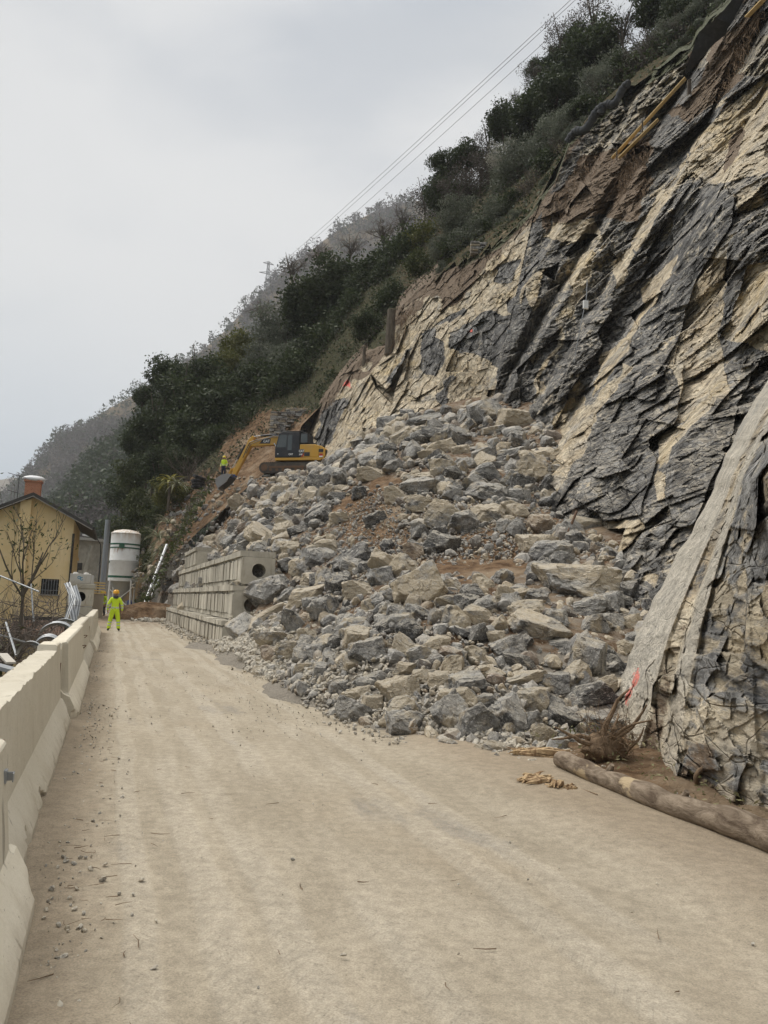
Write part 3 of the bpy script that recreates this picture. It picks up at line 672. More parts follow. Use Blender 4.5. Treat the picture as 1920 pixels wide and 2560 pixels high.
def cliff():
    nu, nv = 820, 620
    us = np.linspace(705, 2250, nu)
    vt = np.interp(us, TOPU, TOPV); vb = np.interp(us, BOTU, BOTV)
    tt = np.linspace(0, 1, nv)
    U = np.repeat(us[:, None], nv, 1); V = vt[:, None] + (vb - vt)[:, None] * tt[None]
    # ragged top edge
    V[:, :] += (1 - tt[None]) ** 4 * (fbm(np.stack([us, us * 0, us * 0], -1), 0.02, 4, 77) * 16)[:, None]
    back = np.linspace(34, 0, 26)[None, :-1]
    U = np.concatenate([np.repeat(U[:, :1], 25, 1), U], 1); V = np.concatenate([V[:, :1] - back * 0.9, V], 1); nv += 25
    Y = _cy(U, V); Y[:, :25] = Y[:, 25:26] + back * 0.22
    base = P(U, V, Y)
    wob = fbm(base, 0.16, 3, 41)
    right = 1 / (1 + np.exp(-(U - (1265 + (850 - V) * 0.22)) / 9.0))          # strata block against the far yellow face
    q = U + (V - 1500) * 0.6 + wob * 8 + 5 * fbm(base, 1.1, 3, 44)
    saw = np.interp(q, QB, QD) * np.clip(Y / 24.0, 0.5, 1.5)
    # strata frame: dip direction, strike, normal
    dip = np.array([cos(R_(60)), 0, sin(R_(60))]); nor = np.array([-sin(R_(60)), 0, cos(R_(60))])
    L = np.stack([base @ dip * 0.75, base[..., 1] * 0.36, base @ nor * 1.15], -1)
    a1, o1, e1 = facets(L + 0.12 * wob[..., None], 0.42, 3)
    Lm = np.stack([base @ dip * 0.9, base[..., 1] * 0.36, base @ nor * 1.1], -1)
    K0 = base * np.array([0.95, 0.36, 1.1])
    a2, o2, e2 = facets(0.3 * Lm + 0.7 * K0, 1.05, 13)
    a3, o3, e3 = facets(K0, 2.9, 23)
    a4, o4, e4 = facets(K0, 6.5, 33)
    K = np.stack([base[..., 0], base[..., 1], base[..., 2]], -1)
    b1, p1, _ = facets(K, 0.34, 53); b2, p2, _ = facets(K, 1.1, 63); b3, p3, _ = facets(K, 3.0, 73)
    tan = np.zeros_like(U); dirt = np.zeros_like(U); grass = np.zeros_like(U); smooth = np.zeros_like(U)
    wu = U + 34 * fbm(base * np.array([1, .4, 1]), 0.6, 4, 91); wv = V + 34 * fbm(base * np.array([1, .4, 1]), 0.6, 4, 92)
    far = right < 0.5
    tan = np.where(far, 1.0, 0.24 + 0.22 * vnoise(base, 0.3, 5))
    for qa, qb, va, vb_ in ((1172, 1190, 640, 1250), (1446, 1462, 900, 1300)): tan = np.where((q > qa) & (q < qb) & (V > va) & (V < vb_) & ~far & (vnoise(base, .45, 17) > -.15), 0.75, tan)
    for pl in MASSP: tan = np.where(in_poly(wu, wv, pl), 0.16 + 0.26 * fbm(base * np.array([1, .4, 1]), .5, 4, 19), tan)
    for pl in TANP: tan = np.where(in_poly(wu, wv, pl), 1.0, tan)
    for pl in GREYP: tan = np.where(in_poly(wu, wv, pl), 0.08, tan)
    tan = np.where(in_poly(wu, wv, C8([(1400, 1060), (1440, 800), (1530, 640), (1590, 330), (1659, 200), (1700, 900), (1600, 1060)])), 0.1, tan)
    tan = np.clip(tan * 0.82 + np.where(far, 0.10 * p2 + 0.12 * p3, 0.07 * o1 + 0.10 * o2 + 0.07 * o3) + 0.04, 0.02, 1)
    upper = np.clip((V - np.interp(U, TOPU, TOPV)) / 60, 0, 1)
    for pl in DIRTP: dirt = np.where(in_poly(wu, wv, pl), 0.9, dirt)
    dirt = np.maximum(dirt, (1 - upper) * 0.75)
    ston = np.zeros_like(U)
    for pl in STONP: ston = np.where(in_poly(wu, wv, pl), 1.0, ston)
    tan = np.where(ston > 0, 0.48, tan); dirt = np.where(ston > 0, 0.30, dirt)
    grass = np.clip(1 - (V - np.interp(U, TOPU, TOPV)) / 26.0, 0, 1) * 0.8 * (U > 1150) + 0.42 * ston
    mass = np.ones_like(U)
    for pl in MASSP: mass = np.where(in_poly(wu, wv, pl), 0.66, mass)
    rough = np.where(far, 0.55, 1.0) * np.where(tan > 0.7, 0.75, 1.0) * np.where(dirt > 0.6, 0.8, 1.0) * mass
    zl = base[..., 2] * 0.42 + 0.9 * fbm(base * np.array([1, .4, 1]), 0.22, 3, 47) + 0.25 * o1
    ledge = -0.55 * ((zl - np.floor(zl)) - 0.5) * np.clip(vnoise(base * np.array([1, .4, 1]), 0.16, 48) * 2 + 0.5, 0, 1)
    d = right * saw
    d += right * rough * (0.95 * a1 + 0.55 * o1) + right * rough * (0.38 * a2 + 0.20 * o2) + rough * right * (0.15 * a3 + 0.07 * o3 + 0.06 * a4 + 0.03 * o4) + right * rough * ledge
    d += (1 - right) * 1.8 * np.clip((U - 900) / 250, 0, 1)
    d += (1 - right) * rough * (1.5 * b1 + 0.9 * p1 + 0.5 * b2 + 0.35 * p2 + 0.16 * b3 + 0.10 * p3)
    d += ston * (0.22 * o3 + 0.16 * p3)
    d += 0.5 * fbm(base, 0.25, 3, 45) + 0.10 * fbm(base, 2.2, 3, 46) * rough
    for pl, h in HOLES: d += h * in_poly(U + 6 * wob, V + 6 * wob, pl)
    for pl, h in BULGE: d += h * in_poly(wu, wv, pl)
    # taper at the right rim keeps the sheet whole
    p = P(U, V, np.maximum(Y + d, 8))
    me = mesh_np('cliff', p, grid_faces(nu, nv)[:, ::-1], False)
    set_cols(me, 'rock', np.stack([tan, dirt, grass, smooth], -1))
    pk = in_poly(U, V, C8([(335, 930), (345, 905), (370, 880), (385, 900), (392, 945), (370, 930)])) | (np.hypot(U - 1178, V - 827) < 4)
    set_cols(me, 'paint', np.stack([pk * 1.0, pk * 0.0, pk * 0.0, pk * 0.0 + 1], -1))
    tag(link('cliff', me, M_CLIFF), kind='structure')
cliff()

# ------------------------------------------------------------------ near slabs at the right
AQ = np.array([1515, 1521, 1528, 1545, 1560, 1600, 1619, 1630, 1658, 1670, 1703, 1714, 1746, 1764, 1775, 1798, 1806, 1820, 1843, 1851, 1900, 2100, 2600.])
AY = np.array([16.5, 13.5, 11.7, 11.1, 10.6, 9.4, 8.75, 8.74, 8.45, 8.1, 7.5, 7.46, 7.05, 6.9, 6.78, 6.55, 6.5, 6.38, 6.12, 6.1, 5.75, 5.0, 4.4])
def slabs():
    qs = np.r_[np.linspace(1515, 1530, 24), np.linspace(1531, 2420, 640)]; nv = 620
    vb = np.interp(qs, [1515, 1528, 1569, 1676, 1868, 2047, 2420], [1800, 1812, 1850, 1955, 2045, 2105, 2290])
    tt = np.linspace(0, 1, nv)
    Q = np.repeat(qs[:, None], nv, 1); V = 420 + (vb - 420)[:, None] * tt[None]
    bend = 30 * np.clip((V - 1560) / 400, 0, 1) ** 2 * np.exp(-((Q - 1700) / 90) ** 2)
    wav = 7 * np.sin(V / 210.0 + 1.0) + 4 * np.sin(V / 77.0)
    U = Q - (V - 1805) * 0.47 - 32 * np.clip((V - 950) / 650, 0, 1) + bend * 0.3 + (7 * np.interp(V, np.linspace(420, 2300, 240), np.convolve(np.random.default_rng(5).normal(size=244), [.15, .2, .3, .2, .15], 'valid')) + 6 * np.sin(V / 63.0)) * np.clip(1 - np.abs(Q - 1528) / 60, 0, 1)
    fan = np.clip((V - 1000) / 650, 0.3, 2.5)
    qq = np.where(Q > 1528, 1528 + (Q - 1528) / fan, Q) + wav * np.clip((Q - 1535) / 60, 0, 1)
    Y = np.interp(qq, AQ, AY)
    base = P(U, V, Y)
    wob = fbm(base, 0.5, 3, 141)
    dip = np.array([cos(R_(66)), 0, sin(R_(66))]); nor = np.array([-sin(R_(66)), 0, cos(R_(66))])
    L = np.stack([base[..., 0] * 1.0, base[..., 1] * 0.30, base[..., 2] * 1.05], -1)
    qq = qq + 16 * fbm(base, 1.3, 3, 151) * np.clip((qq - 1612) / 40, 0, 1)
    Y = np.interp(qq, AQ, AY)
    def band(a, b, s=6.0): return 1 / (1 + np.exp(-(qq - a) / s)) * 1 / (1 + np.exp((qq - b) / s))
    smooth = np.clip(band(1500, 1620, 3) + band(1666, 1705, 3) * 0.9 + (band(1771, 1799, 3) + band(1818, 1845, 3)) * 0.7 * np.clip((V - 1780) / 80, 0, 1), 0, 1)
    low = np.clip((V - 1640) / 140, 0, 1)
    smooth = smooth * (1 - 0.45 * low)
    dirtb = band(1622, 1664, 3) * np.clip((V - 1280) / 120, 0, 1) + band(1800, 1818, 3) * np.clip((V - 1900) / 80, 0, 1) + band(1712, 1770, 4) * np.clip((V - 1820) / 60, 0, 1)
    foot = np.clip(1 - (vb[:, None] - V) / 95.0, 0, 1)
    a1, o1, _ = facets(L + 0.2 * wob[..., None], 1.5, 203); a2, o2, _ = facets(L, 4.0, 213); a3, o3, _ = facets(L, 10.5, 223)
    rg = np.clip(1 - smooth, 0, 1) * (1 - 0.4 * np.clip(dirtb, 0, 1))
    d = rg * (0.34 * a1 + 0.22 * o1 + 0.12 * a2 + 0.07 * o2 + 0.035 * a3 + 0.02 * o3) + low * 0.6 * smooth * (0.12 * a2 + 0.07 * o2 + 0.05 * a3)
    d += smooth * (0.09 * a1 + 0.035 * a2 + 0.02 * o2)
    d += 0.06 * fbm(base, 1.2, 3, 145) + 0.012 * fbm(base, 9.0, 3, 146)
    d += 0.10 * foot * fbm(base, 3.0, 3, 147) - 0.12 * foot ** 2
    p = P(U, V, np.maximum(Y + d, 2.5))
    me = mesh_np('cliff_slabs', p, grid_faces(len(qs), nv)[:, ::-1], True)
    tan = np.clip(0.44 + 0.2 * vnoise(base, 0.9, 5) + 0.75 * smooth + 0.16 * o1 + 0.16 * o2 + 0.12 * o3, 0, 1)
    tan = np.where((qq > 1622) & (qq < 1664), 0.75, tan)
    dirt = np.clip(0.42 * dirtb + 0.95 * foot + 0.2 * low * (1 - smooth), 0, 1)
    set_cols(me, 'rock', np.stack([tan, dirt, 0 * tan, np.clip(smooth * 1.2, 0, 1)], -1))
    C5 = lambda l: px(l, (1500, 1200), 2.457)
    pk = np.zeros(U.shape, bool)
    ru, rv = U + 5 * vnoise(base, 14, 3), V + 5 * vnoise(base, 14, 4)
    for pl in ([(195, 1245), (205, 1195), (232, 1150), (246, 1200), (222, 1265), (200, 1275)], [(160, 1320), (180, 1270), (200, 1280), (190, 1320), (165, 1385), (148, 1380)]): pk |= in_poly(ru, rv, C5(pl))
    set_cols(me, 'paint', np.stack([pk * 0.8, pk * 0.0, pk * 0.0, pk * 0.0 + 1], -1))
    tag(link('rock_slabs', me, M_SLAB), kind='structure')
slabs()

# verge of earth between the log and the slabs
def verge():
    n, m = 260, 90
    sA = np.linspace(-2.0, 10.5, n)
    tl = np.interp(sA, [-2, 4.2, 7.2, 8.5, 10.5], [3.9, 4.25, 4.4, 4.9, 5.6]); tr = np.interp(sA, [-2, 4.8, 5.5, 6.9, 9.4, 10.5], [5.3, 5.3, 5.5, 6.1, 7.7, 8.6])
    k = np.linspace(0, 1, m)
    T = tl[:, None] + (tr - tl)[:, None] * k[None]; S = np.repeat(sA[:, None], m, 1)
    p = np.stack([S * RD[0] + T * RN[0], S * RD[1] + T * RN[1], 0 * S], -1)
    p[..., 2] = 0.02 + np.interp(k, [0, .12, .4, 1], [-0.05, 0.05, 0.08, 0.16])[None] + 0.05 * fbm(p, 2.0, 4, 61) + 0.03 * fbm(p, 7.0, 3, 62)
    me = mesh_np('verge', p, grid_faces(n, m), True)
    set_cols(me, 'rock', np.stack([0.25 + 0 * S, 0.05 + 0 * S, 0 * S, 1 + 0 * S], -1))
    tag(link('verge', me, M_EARTH), kind='structure')
verge()

# ------------------------------------------------------------------ wooded hillside above
_hp = [P(u, v, Y) for u, v, Y in ((1177, 655, 51), (1085, 705, 55), (967, 867, 59), (915, 892, 61), (1330, 530, 47.5), (1421, 365, 46.5), (1571, 216, 44), (1726, 125, 42), (1832, 0, 39.5), (1950, -100, 37),
       (800, 1010, 66), (700, 1085, 67), (600, 1130, 68), (490, 1215, 68), (420, 1260, 72), (350, 1400, 74), (330, 1330, 84), (300, 1420, 92),
       (1000, 625, 78), (1150, 535, 72), (1300, 415, 64), (1500, 235, 58), (1700, 85, 53), (800, 850, 88), (650, 985, 96), (480, 1100, 102), (380, 1215, 110), (310, 1300, 120),
       (1000, 700, 112), (1150, 620, 105), (1300, 500, 96), (1500, 330, 88), (1700, 190, 80), (800, 900, 124), (650, 1030, 132), (480, 1150, 138), (1900, 60, 72))]
ZH = TPS(_hp, 0.5)
def hillside():
    xs = np.arange(-48, 46, 0.7); ys = np.arange(30, 125, 0.7)
    X, Y = np.meshgrid(xs, ys, indexing='ij'); Z = ZH(X, Y)
    p = np.stack([X, Y, Z], -1); p[..., 2] += 0.4 * fbm(p, 0.3, 4, 71)
    u, v = proj(p)
    vt = np.interp(u, TOPU, TOPV)
    s, t = st(X, Y)
    Yt = np.interp(u, [700, 800, 915, 967, 1085, 1177, 1330, 1421, 1571, 1726, 1832, 1950, 2300], [66, 65, 61, 59, 55, 51, 47.5, 46.5, 44, 42, 39.5, 37, 34])
    keep = ((u >= 740) & (v < vt + 10) & (Y > Yt - 0.6)) | ((u < 760) & (Y > 60) & (t > 2.0))
    Z = p[..., 2]
    keep &= (Z > -6)
    fc = grid_faces(len(xs), len(ys)); fc = fc[keep.ravel()[fc].all(1)]
    me = mesh_np('hillside', p, fc, True)
    set_cols(me, 'rock', np.stack([0.1 + 0 * u, np.where(((v > 1035) & (u > 560) & (u < 860)) | ((v > 1190) & (u > 400) & (u < 640)), 0.0, np.where(u > 1000, 0.56, 0.62)), 0 * u, 1 + 0 * u], -1))
    tag(link('hillside', me, M_EARTH), kind='structure')
hillside()
# ------------------------------------------------------------------ broken rocks
def ico(sub):
    bm = bmesh.new(); bmesh.ops.create_icosphere(bm, subdivisions=sub, radius=1.0)
    V = np.array([v.co[:] for v in bm.verts]); Fc = np.array([[v.index for v in f.verts] for f in bm.faces]); bm.free()
    return V, Fc
ICO = {k: ico(k) for k in (1, 2, 3, 5)}
def rock_shape(sub, seed, rough=1.0, n=None):
    """a block bounded by random fracture planes"""
    r = np.random.default_rng(seed); D, Fc = ICO[sub]
    n = n or r.integers(9, 15)
    N = r.normal(size=(n, 3)); N /= np.linalg.norm(N, axis=1)[:, None]
    # a few near-orthogonal planes make it blocky
    B = np.array([[1, 0, 0], [-1, 0, 0], [0, 1, 0], [0, -1, 0], [0, 0, 1], [0, 0, -1.]]) + r.normal(scale=0.22, size=(6, 3)); B /= np.linalg.norm(B, axis=1)[:, None]
    N = np.r_[N, B]; d = np.r_[r.uniform(0.72, 1.05, n), r.uniform(0.70, 0.95, 6)]
    Dw = D + 0.030 * rough * np.stack([fbm(D, 2.6, 3, seed * 3 + k) for k in range(3)], -1)
    c = Dw @ N.T
    rad = np.where(c > 0.05, d / np.maximum(c, 0.05), 9).min(1)
    rad = np.minimum(rad, 1.35)
    V = D * rad[:, None]
    if sub >= 3:
        a, o, e = facets(V, 2.3, seed + 100)
        V = V * (1 + rough * (0.05 * o + 0.06 * a))[:, None] * (1 + 0.03 * rough * fbm(V, 5.0, 3, seed))[:, None]
    V -= (V.max(0) + V.min(0)) / 2; V /= (V.max(0) - V.min(0)) / 2
    return V, Fc
PROTO_HI = []
for k in range(22):
    V, Fc = rock_shape(5 if k < 16 else 3, 500 + k)
    me = mesh_np('boulder', V, Fc, False); me.materials.append(M_BOULDER); PROTO_HI.append(me)
LO2 = [rock_shape(2, 700 + k) for k in range(16)]
LO1 = [rock_shape(1, 800 + k) for k in range(12)]
TONE = dict(g=(.22, .30, 0, 1), t=(1, .05, .06, 1), d=(0, 1, 0, 1), b=(.55, .2, .9, 1), w=(.62, .25, 0, 1), l=(.35, 0, 0, 1))

def on_pile(u, v):
    """where the ray through a photo point meets the earth slope"""
    Ys = np.arange(5.5, 66, 0.05); p = P(u, v, Ys)
    z = np.maximum(zpile(p[:, 0], p[:, 1]), 0.0)
    hit = np.nonzero(p[:, 2] <= z)[0]
    return p[hit[0]] if len(hit) else None

HAND = [  # u, v, width px, height px, tone, tilt in the picture (deg, + rises to the right)
 (670,1479,96,70,'g',38),(768,1496,120,50,'t',18),(680,1538,116,36,'t',24),(795,1447,82,32,'t',8),(896,1479,70,46,'t',5),(952,1447,58,50,'g',10),(1050,1478,112,96,'w',30),
 (894,1601,64,60,'t',0),(917,1634,80,58,'g',12),(729,1625,74,46,'w',18),(677,1640,52,44,'b',0),(795,1634,62,44,'g',0),(771,1595,44,40,'t',0),(843,1610,44,40,'d',0),(891,1553,54,26,'d',8),
 (961,1559,44,35,'g',0),(762,1673,50,32,'w',20),(1000,1731,95,68,'t',4),(896,1743,58,40,'t',10),(929,1767,47,46,'t',0),(925,1700,70,28,'g',28),(1012,1673,58,32,'w',5),(801,1679,34,40,'l',0),(888,1776,40,30,'t',0),
 (1445,1462,205,92,'w',-8),(1529,1512,58,58,'g',0),(1475,1522,76,50,'g',10),(1354,1579,148,80,'w',-12),(1462,1654,98,112,'g',0),(1469,1745,120,68,'d',8),(1188,1812,104,82,'g',20),(1134,1792,74,90,'g',35),(1273,1802,80,90,'g',30),
 (1327,1812,52,62,'g',0),(1360,1839,66,52,'w',-5),(1334,1755,70,58,'w',0),(1310,1701,112,36,'w',16),(1172,1714,86,56,'g',10),(1205,1757,74,40,'g',24),(1141,1556,68,62,'w',-20),(1195,1540,46,66,'w',60),(1269,1502,62,54,'t',-20),
 (1209,1465,56,46,'t',-15),(1270,1623,80,52,'g',14),(1239,1596,46,32,'t',0),(1084,1620,80,46,'t',15),(1195,1588,46,52,'d',0),(1343,1372,98,66,'t',-10),(1344,1431,58,52,'g',0),(1408,1404,62,46,'g',10),(1486,1569,66,58,'g',0),(1529,1563,50,50,'g',0),
 (1293,1657,80,38,'d',-10),(1240,1876,66,34,'w',-18),(1205,1876,44,28,'t',0),(1411,1799,84,58,'d',-15),(1462,1806,62,44,'w',0),(1577,1562,56,42,'t',12),(1570,1623,62,40,'w',0),(1530,1660,56,50,'d',-30),(1384,1714,68,54,'g',0),(1513,1722,46,62,'t',-50),
 (1213,1040,76,68,'g',15),(1286,1052,76,62,'t',0),(1343,1037,48,46,'d',-20),(1235,1080,62,32,'l',12),(1105,1122,68,38,'t',14),(1150,1131,44,36,'t',10),(1090,1158,32,40,'l',-50),(1165,1164,48,40,'l',28),(1274,1140,96,34,'g',16),(1253,1167,56,22,'g',0),
 (1210,1191,76,54,'g',0),(1216,1235,98,56,'g',-6),(1280,1203,42,46,'g',-40),(1298,1242,54,38,'g',0),(1050,1218,94,54,'g',10),(993,1242,58,42,'t',0),(1054,1263,70,42,'w',5),(1117,1299,98,72,'w',-10),(1215,1290,86,56,'w',5),(1287,1281,64,48,'t',0),
 (1099,1362,94,56,'d',-8),(1048,1336,40,42,'d',0),(1295,1326,48,42,'g',-30),(1258,1318,32,38,'g',0),(939,1300,54,34,'d',20),(930,1188,66,34,'t',4),(1036,1384,48,44,'b',0),(1135,1238,54,38,'l',-25),(1069,1088,56,44,'w',15),(1062,1054,78,28,'g',14),(970,1064,52,40,'g',0),(960,1112,52,38,'g',-20),(1129,1075,50,28,'g',0),
 (795,1216,56,54,'d',0),(700,1240,46,54,'w',0),(775,1246,56,40,'w',0),(720,1316,54,42,'w',0),(745,1330,44,28,'d',12),(664,1346,116,46,'t',-24),(618,1352,44,50,'g',20),(665,1313,44,24,'d',0),(595,1260,38,44,'t',30),(848,1299,46,34,'w',0),
 (731,1410,62,32,'g',18),(612,1445,48,34,'d',20),(656,1441,34,28,'g',0),(710,1399,26,30,'t',0),(898,1235,34,34,'d',0),(842,1244,42,24,'d',0),(853,1224,30,20,'t',0),(502,1389,38,40,'t',40),(530,1393,34,36,'t',0),(528,1352,32,30,'t',0),(480,1348,40,26,'g',0),
 (640,1290,50,34,'w',20),(660,1270,44,34,'l',15),(570,1350,36,26,'l',0),(690,1440,34,30,'g',0),(1050,1640,60,44,'l',15),(1010,1620,46,60,'w',50),(1150,1640,46,36,'g',0),(1130,1470,50,36,'w',0),(1100,1545,44,40,'g',0),(1330,1520,60,36,'t',0),(1235,1690,60,40,'w',0),(1100,1705,56,44,'t',0),(1060,1700,50,44,'t',0),
 (1420,1850,58,40,'g',0),(1380,1765,60,50,'g',0),(1560,1505,44,34,'d',0),(1590,1600,50,34,'g',0),(1400,1620,56,40,'g',0),(1190,1640,50,44,'w',0),(880,1660,52,40,'w',0),(850,1720,44,34,'g',0),(830,1650,40,36,'g',0)]
BOULD = []     # dict(pos, dims, tone, yaw, tilt, u, v, px)
for u, v, wpx, hpx, tone, tilt in HAND:
    h = on_pile(u, v + hpx * 0.25)
    if h is None: continue
    Y = h[1]; wm = wpx * Y / F * 1.2; hm = hpx * Y / F * 1.25
    c = P(u, v, Y + 0.10 * wm)
    BOULD.append(dict(c=c, d=(wm, (wm * hm) ** 0.5 * 0.95, hm), tone=tone, yaw=random.uniform(-.25, .25), tilt=tilt, u=u, v=v, px=(wpx * hpx) ** .5, hand=True))
BXY = np.array([b['c'][:2] for b in BOULD]); BR = np.array([max(b['d'][0], b['d'][1]) * 0.5 for b in BOULD])
VISP = [(560, 1625), (500, 1560), (400, 1560), (400, 1350), (420, 1290), (500, 1225), (600, 1200), (700, 1195), (830, 1110), (1000, 1040), (1130, 1030), (1240, 1005), (1390, 1080), (1425, 1220), (1480, 1320), (1560, 1390), (1620, 1490), (1650, 1570), (1610, 1700), (1560, 1800), (1480, 1880), (1240, 1910), (1100, 1870), (920, 1830), (800, 1785), (690, 1710)]
def scatter(n, seed, ymax=62):
    r = np.random.default_rng(seed)
    x = r.uniform(-22, 11, n * 4); y = r.uniform(8, ymax, n * 4)
    z = zpile(x, y); u, v = proj(np.stack([x, y, z], -1)); s, t = st(x, y)
    ok = in_poly(u, v, VISP) & (z > -0.12)
    ok &= ~((s > 17) & (s < 26) & (t < 3.6))
    ok &= ~((s > 22.8) & (s < 26.2) & (t < 4.9) & (t > 3.55) & (r.random(len(x)) < 0.85))
    ok &= ~((s > 25.0) & (t < 4.95) & (s < 53) & (z < 3.0) & (r.random(len(x)) < 0.75))
    return x[ok][:n], y[ok][:n], z[ok][:n], u[ok][:n], v[ok][:n]
def brown_w(u, v):
    b = np.zeros(len(u), bool)
    for pl in BROWN: b |= in_poly(u, v, pl)
    return b
LOOSE = []      # the mass of smaller rubble
x, y, z, u, v = scatter(2500, 5)
bw = brown_w(u, v)
for k in range(len(x)):
    sz = 0.24 + 0.85 * random.random() ** 2.8
    if y[k] < 18: sz = min(sz * 0.9, 0.46)
    if bw[k] and random.random() < 0.93: continue
    dd = np.hypot(BXY[:, 0] - x[k], BXY[:, 1] - y[k])
    if (dd < BR * 0.85 + sz * 0.25).any(): continue
    d = (sz * random.uniform(.85, 1.5), sz * random.uniform(.8, 1.1), sz * random.uniform(.62, 1.05))
    tone = random.choice('ggggdgwwdlwtg') if v[k] > 1300 or True else 'g'
    BOULD.append(dict(c=np.array([x[k], y[k], z[k] + d[2] * 0.22]), d=d, tone=('b' if bw[k] else tone), yaw=random.uniform(0, 6.28), tilt=random.uniform(-55, 55), u=u[k], v=v[k], px=sz * F / y[k], hand=False))
BOULD.sort(key=lambda b: (-b['px'] - (1000 if b['hand'] else 0)))
IND, REST = BOULD[:296], BOULD[296:]
# ---- names in words for every single boulder
LM = [(1000, 1731, 'smooth tan block at the toe'), (670, 1479, 'tilted slab by the concrete wall'), (664, 1346, 'long tan slab above the pipe holes'), (1445, 1462, 'huge mottled boulder below the cliff hollow'), (1462, 1654, 'tall flat faced grey boulder'),
      (1188, 1812, 'rounded boulder beside the road'), (1354, 1579, 'ridged mottled boulder'), (1117, 1299, 'notched boulder over the brown gully'), (1099, 1362, 'black and white boulder in the gully'), (1213, 1040, 'grey boulder crowning the pile'),
      (1343, 1372, 'yellow topped block'), (1050, 1478, 'white veined round boulder'), (795, 1216, 'dark block below the excavator'), (930, 1188, 'flat topped pale boulder'), (993, 1242, 'yellow lump in the gully'), (896, 1479, 'yellow wedge shaped block'), (1274, 1140, 'long grey ridge boulder'),
      (680, 1538, 'flat tan slab on the lowest tier'), (894, 1601, 'round faced tan block'), (1310, 1701, 'curved pale slab'), (502, 1389, 'tan boulder on the concrete wall'), (1286, 1052, 'square tan block'), (1134, 1792, 'pointed grey boulder'), (731, 1410, 'low grey slab by the pipe hole'), (1084, 1620, 'pale tan slab')]
WORD = dict(g='grey', t='tan', d='dark grey', b='brown earthy', w='grey and tan mottled', l='pale grey')
def size_word(b):
    m = (b['d'][0] * b['d'][2]) ** .5
    return 'small' if m < .38 else 'medium sized' if m < .62 else 'large' if m < 1.15 else 'huge'
def shape_word(b):
    a = b['d'][0] / b['d'][2]
    s = 'flat' if a > 1.9 else 'upright' if a < 0.85 else 'blocky' if a < 1.25 else 'wedge shaped'
    return s
used = {}
for b in IND:
    exact = [l for l in LM if b['hand'] and abs(l[0] - b['u']) < 3 and abs(l[1] - b['v']) < 4]
    if exact: b['label'] = exact[0][2] + (' among the rubble' if len(exact[0][2].split()) < 5 else '')
    else:
        l = min((l for l in LM), key=lambda l: (l[0] - b['u']) ** 2 + (l[1] - b['v']) ** 2)
        du, dv = b['u'] - l[0], b['v'] - l[1]; dist = (du * du + dv * dv) ** .5
        side = ('right of' if du > 0 else 'left of') if abs(du) > abs(dv) * 1.4 else ('below' if dv > 0 else 'above') if abs(dv) > abs(du) * 1.4 else (('below and ' if dv > 0 else 'above and ') + ('right of' if du > 0 else 'left of'))
        b['label'] = f"{size_word(b)} {WORD[b['tone']]} {shape_word(b)} rock {'just ' if dist < 70 else ''}{side} the {l[2]}"
    used.setdefault(b['label'], []).append(b)
for lab, bs in used.items():
    if len(bs) == 2:
        a, c = sorted(bs, key=lambda b: b['v']); ho = abs(a['u'] - c['u']) > abs(a['v'] - c['v'])
        if ho: a, c = sorted(bs, key=lambda b: b['u']); a['label'] = 'left of two: ' + lab; c['label'] = 'right of two: ' + lab
        else: a['label'] = 'upper of two: ' + lab; c['label'] = 'lower of two: ' + lab
    elif len(bs) == 3:
        for b, wd in zip(sorted(bs, key=lambda b: b['v']), ('uppermost', 'middle', 'lowest')): b['label'] = wd + ' of three: ' + lab
    elif len(bs) > 3:
        for b, wd in zip(sorted(bs, key=lambda b: b['v']), ('topmost', 'second from top', 'third from top', 'fourth from top', 'fifth from top', 'sixth from top', 'seventh from top')): b['label'] = wd + ' ' + lab
for n, b in enumerate(IND):
    lab = b['label'].split()
    if len(lab) > 16:
        lab = [x for x in lab if x not in ('medium', 'sized', 'just')]
        if len(lab) > 16: lab = [x for x in lab if x not in ('shaped', 'and')]
        lab = lab[:16]
    o = bpy.data.objects.new('boulder', PROTO_HI[(n * 7 + int(b['u'])) % 16]); COL.objects.link(o)
    o.location = [float(c) for c in b['c']]
    if b['hand']:
        M = Matrix.Rotation(b['yaw'], 4, 'Z') @ Matrix.Rotation(-R_(b['tilt']), 4, 'Y')
    else: M = Matrix.Rotation(b['yaw'], 4, 'Z') @ Matrix.Rotation(R_(b['tilt']), 4, 'X') @ Matrix.Rotation(R_(random.uniform(-30, 30)), 4, 'Y')
    o.rotation_euler = M.to_euler(); o.scale = [x / 2 for x in b['d']]
    o.color = TONE[b['tone']]
    tag(o, ' '.join(lab), 'boulder', 'boulders of the rockfall pile')
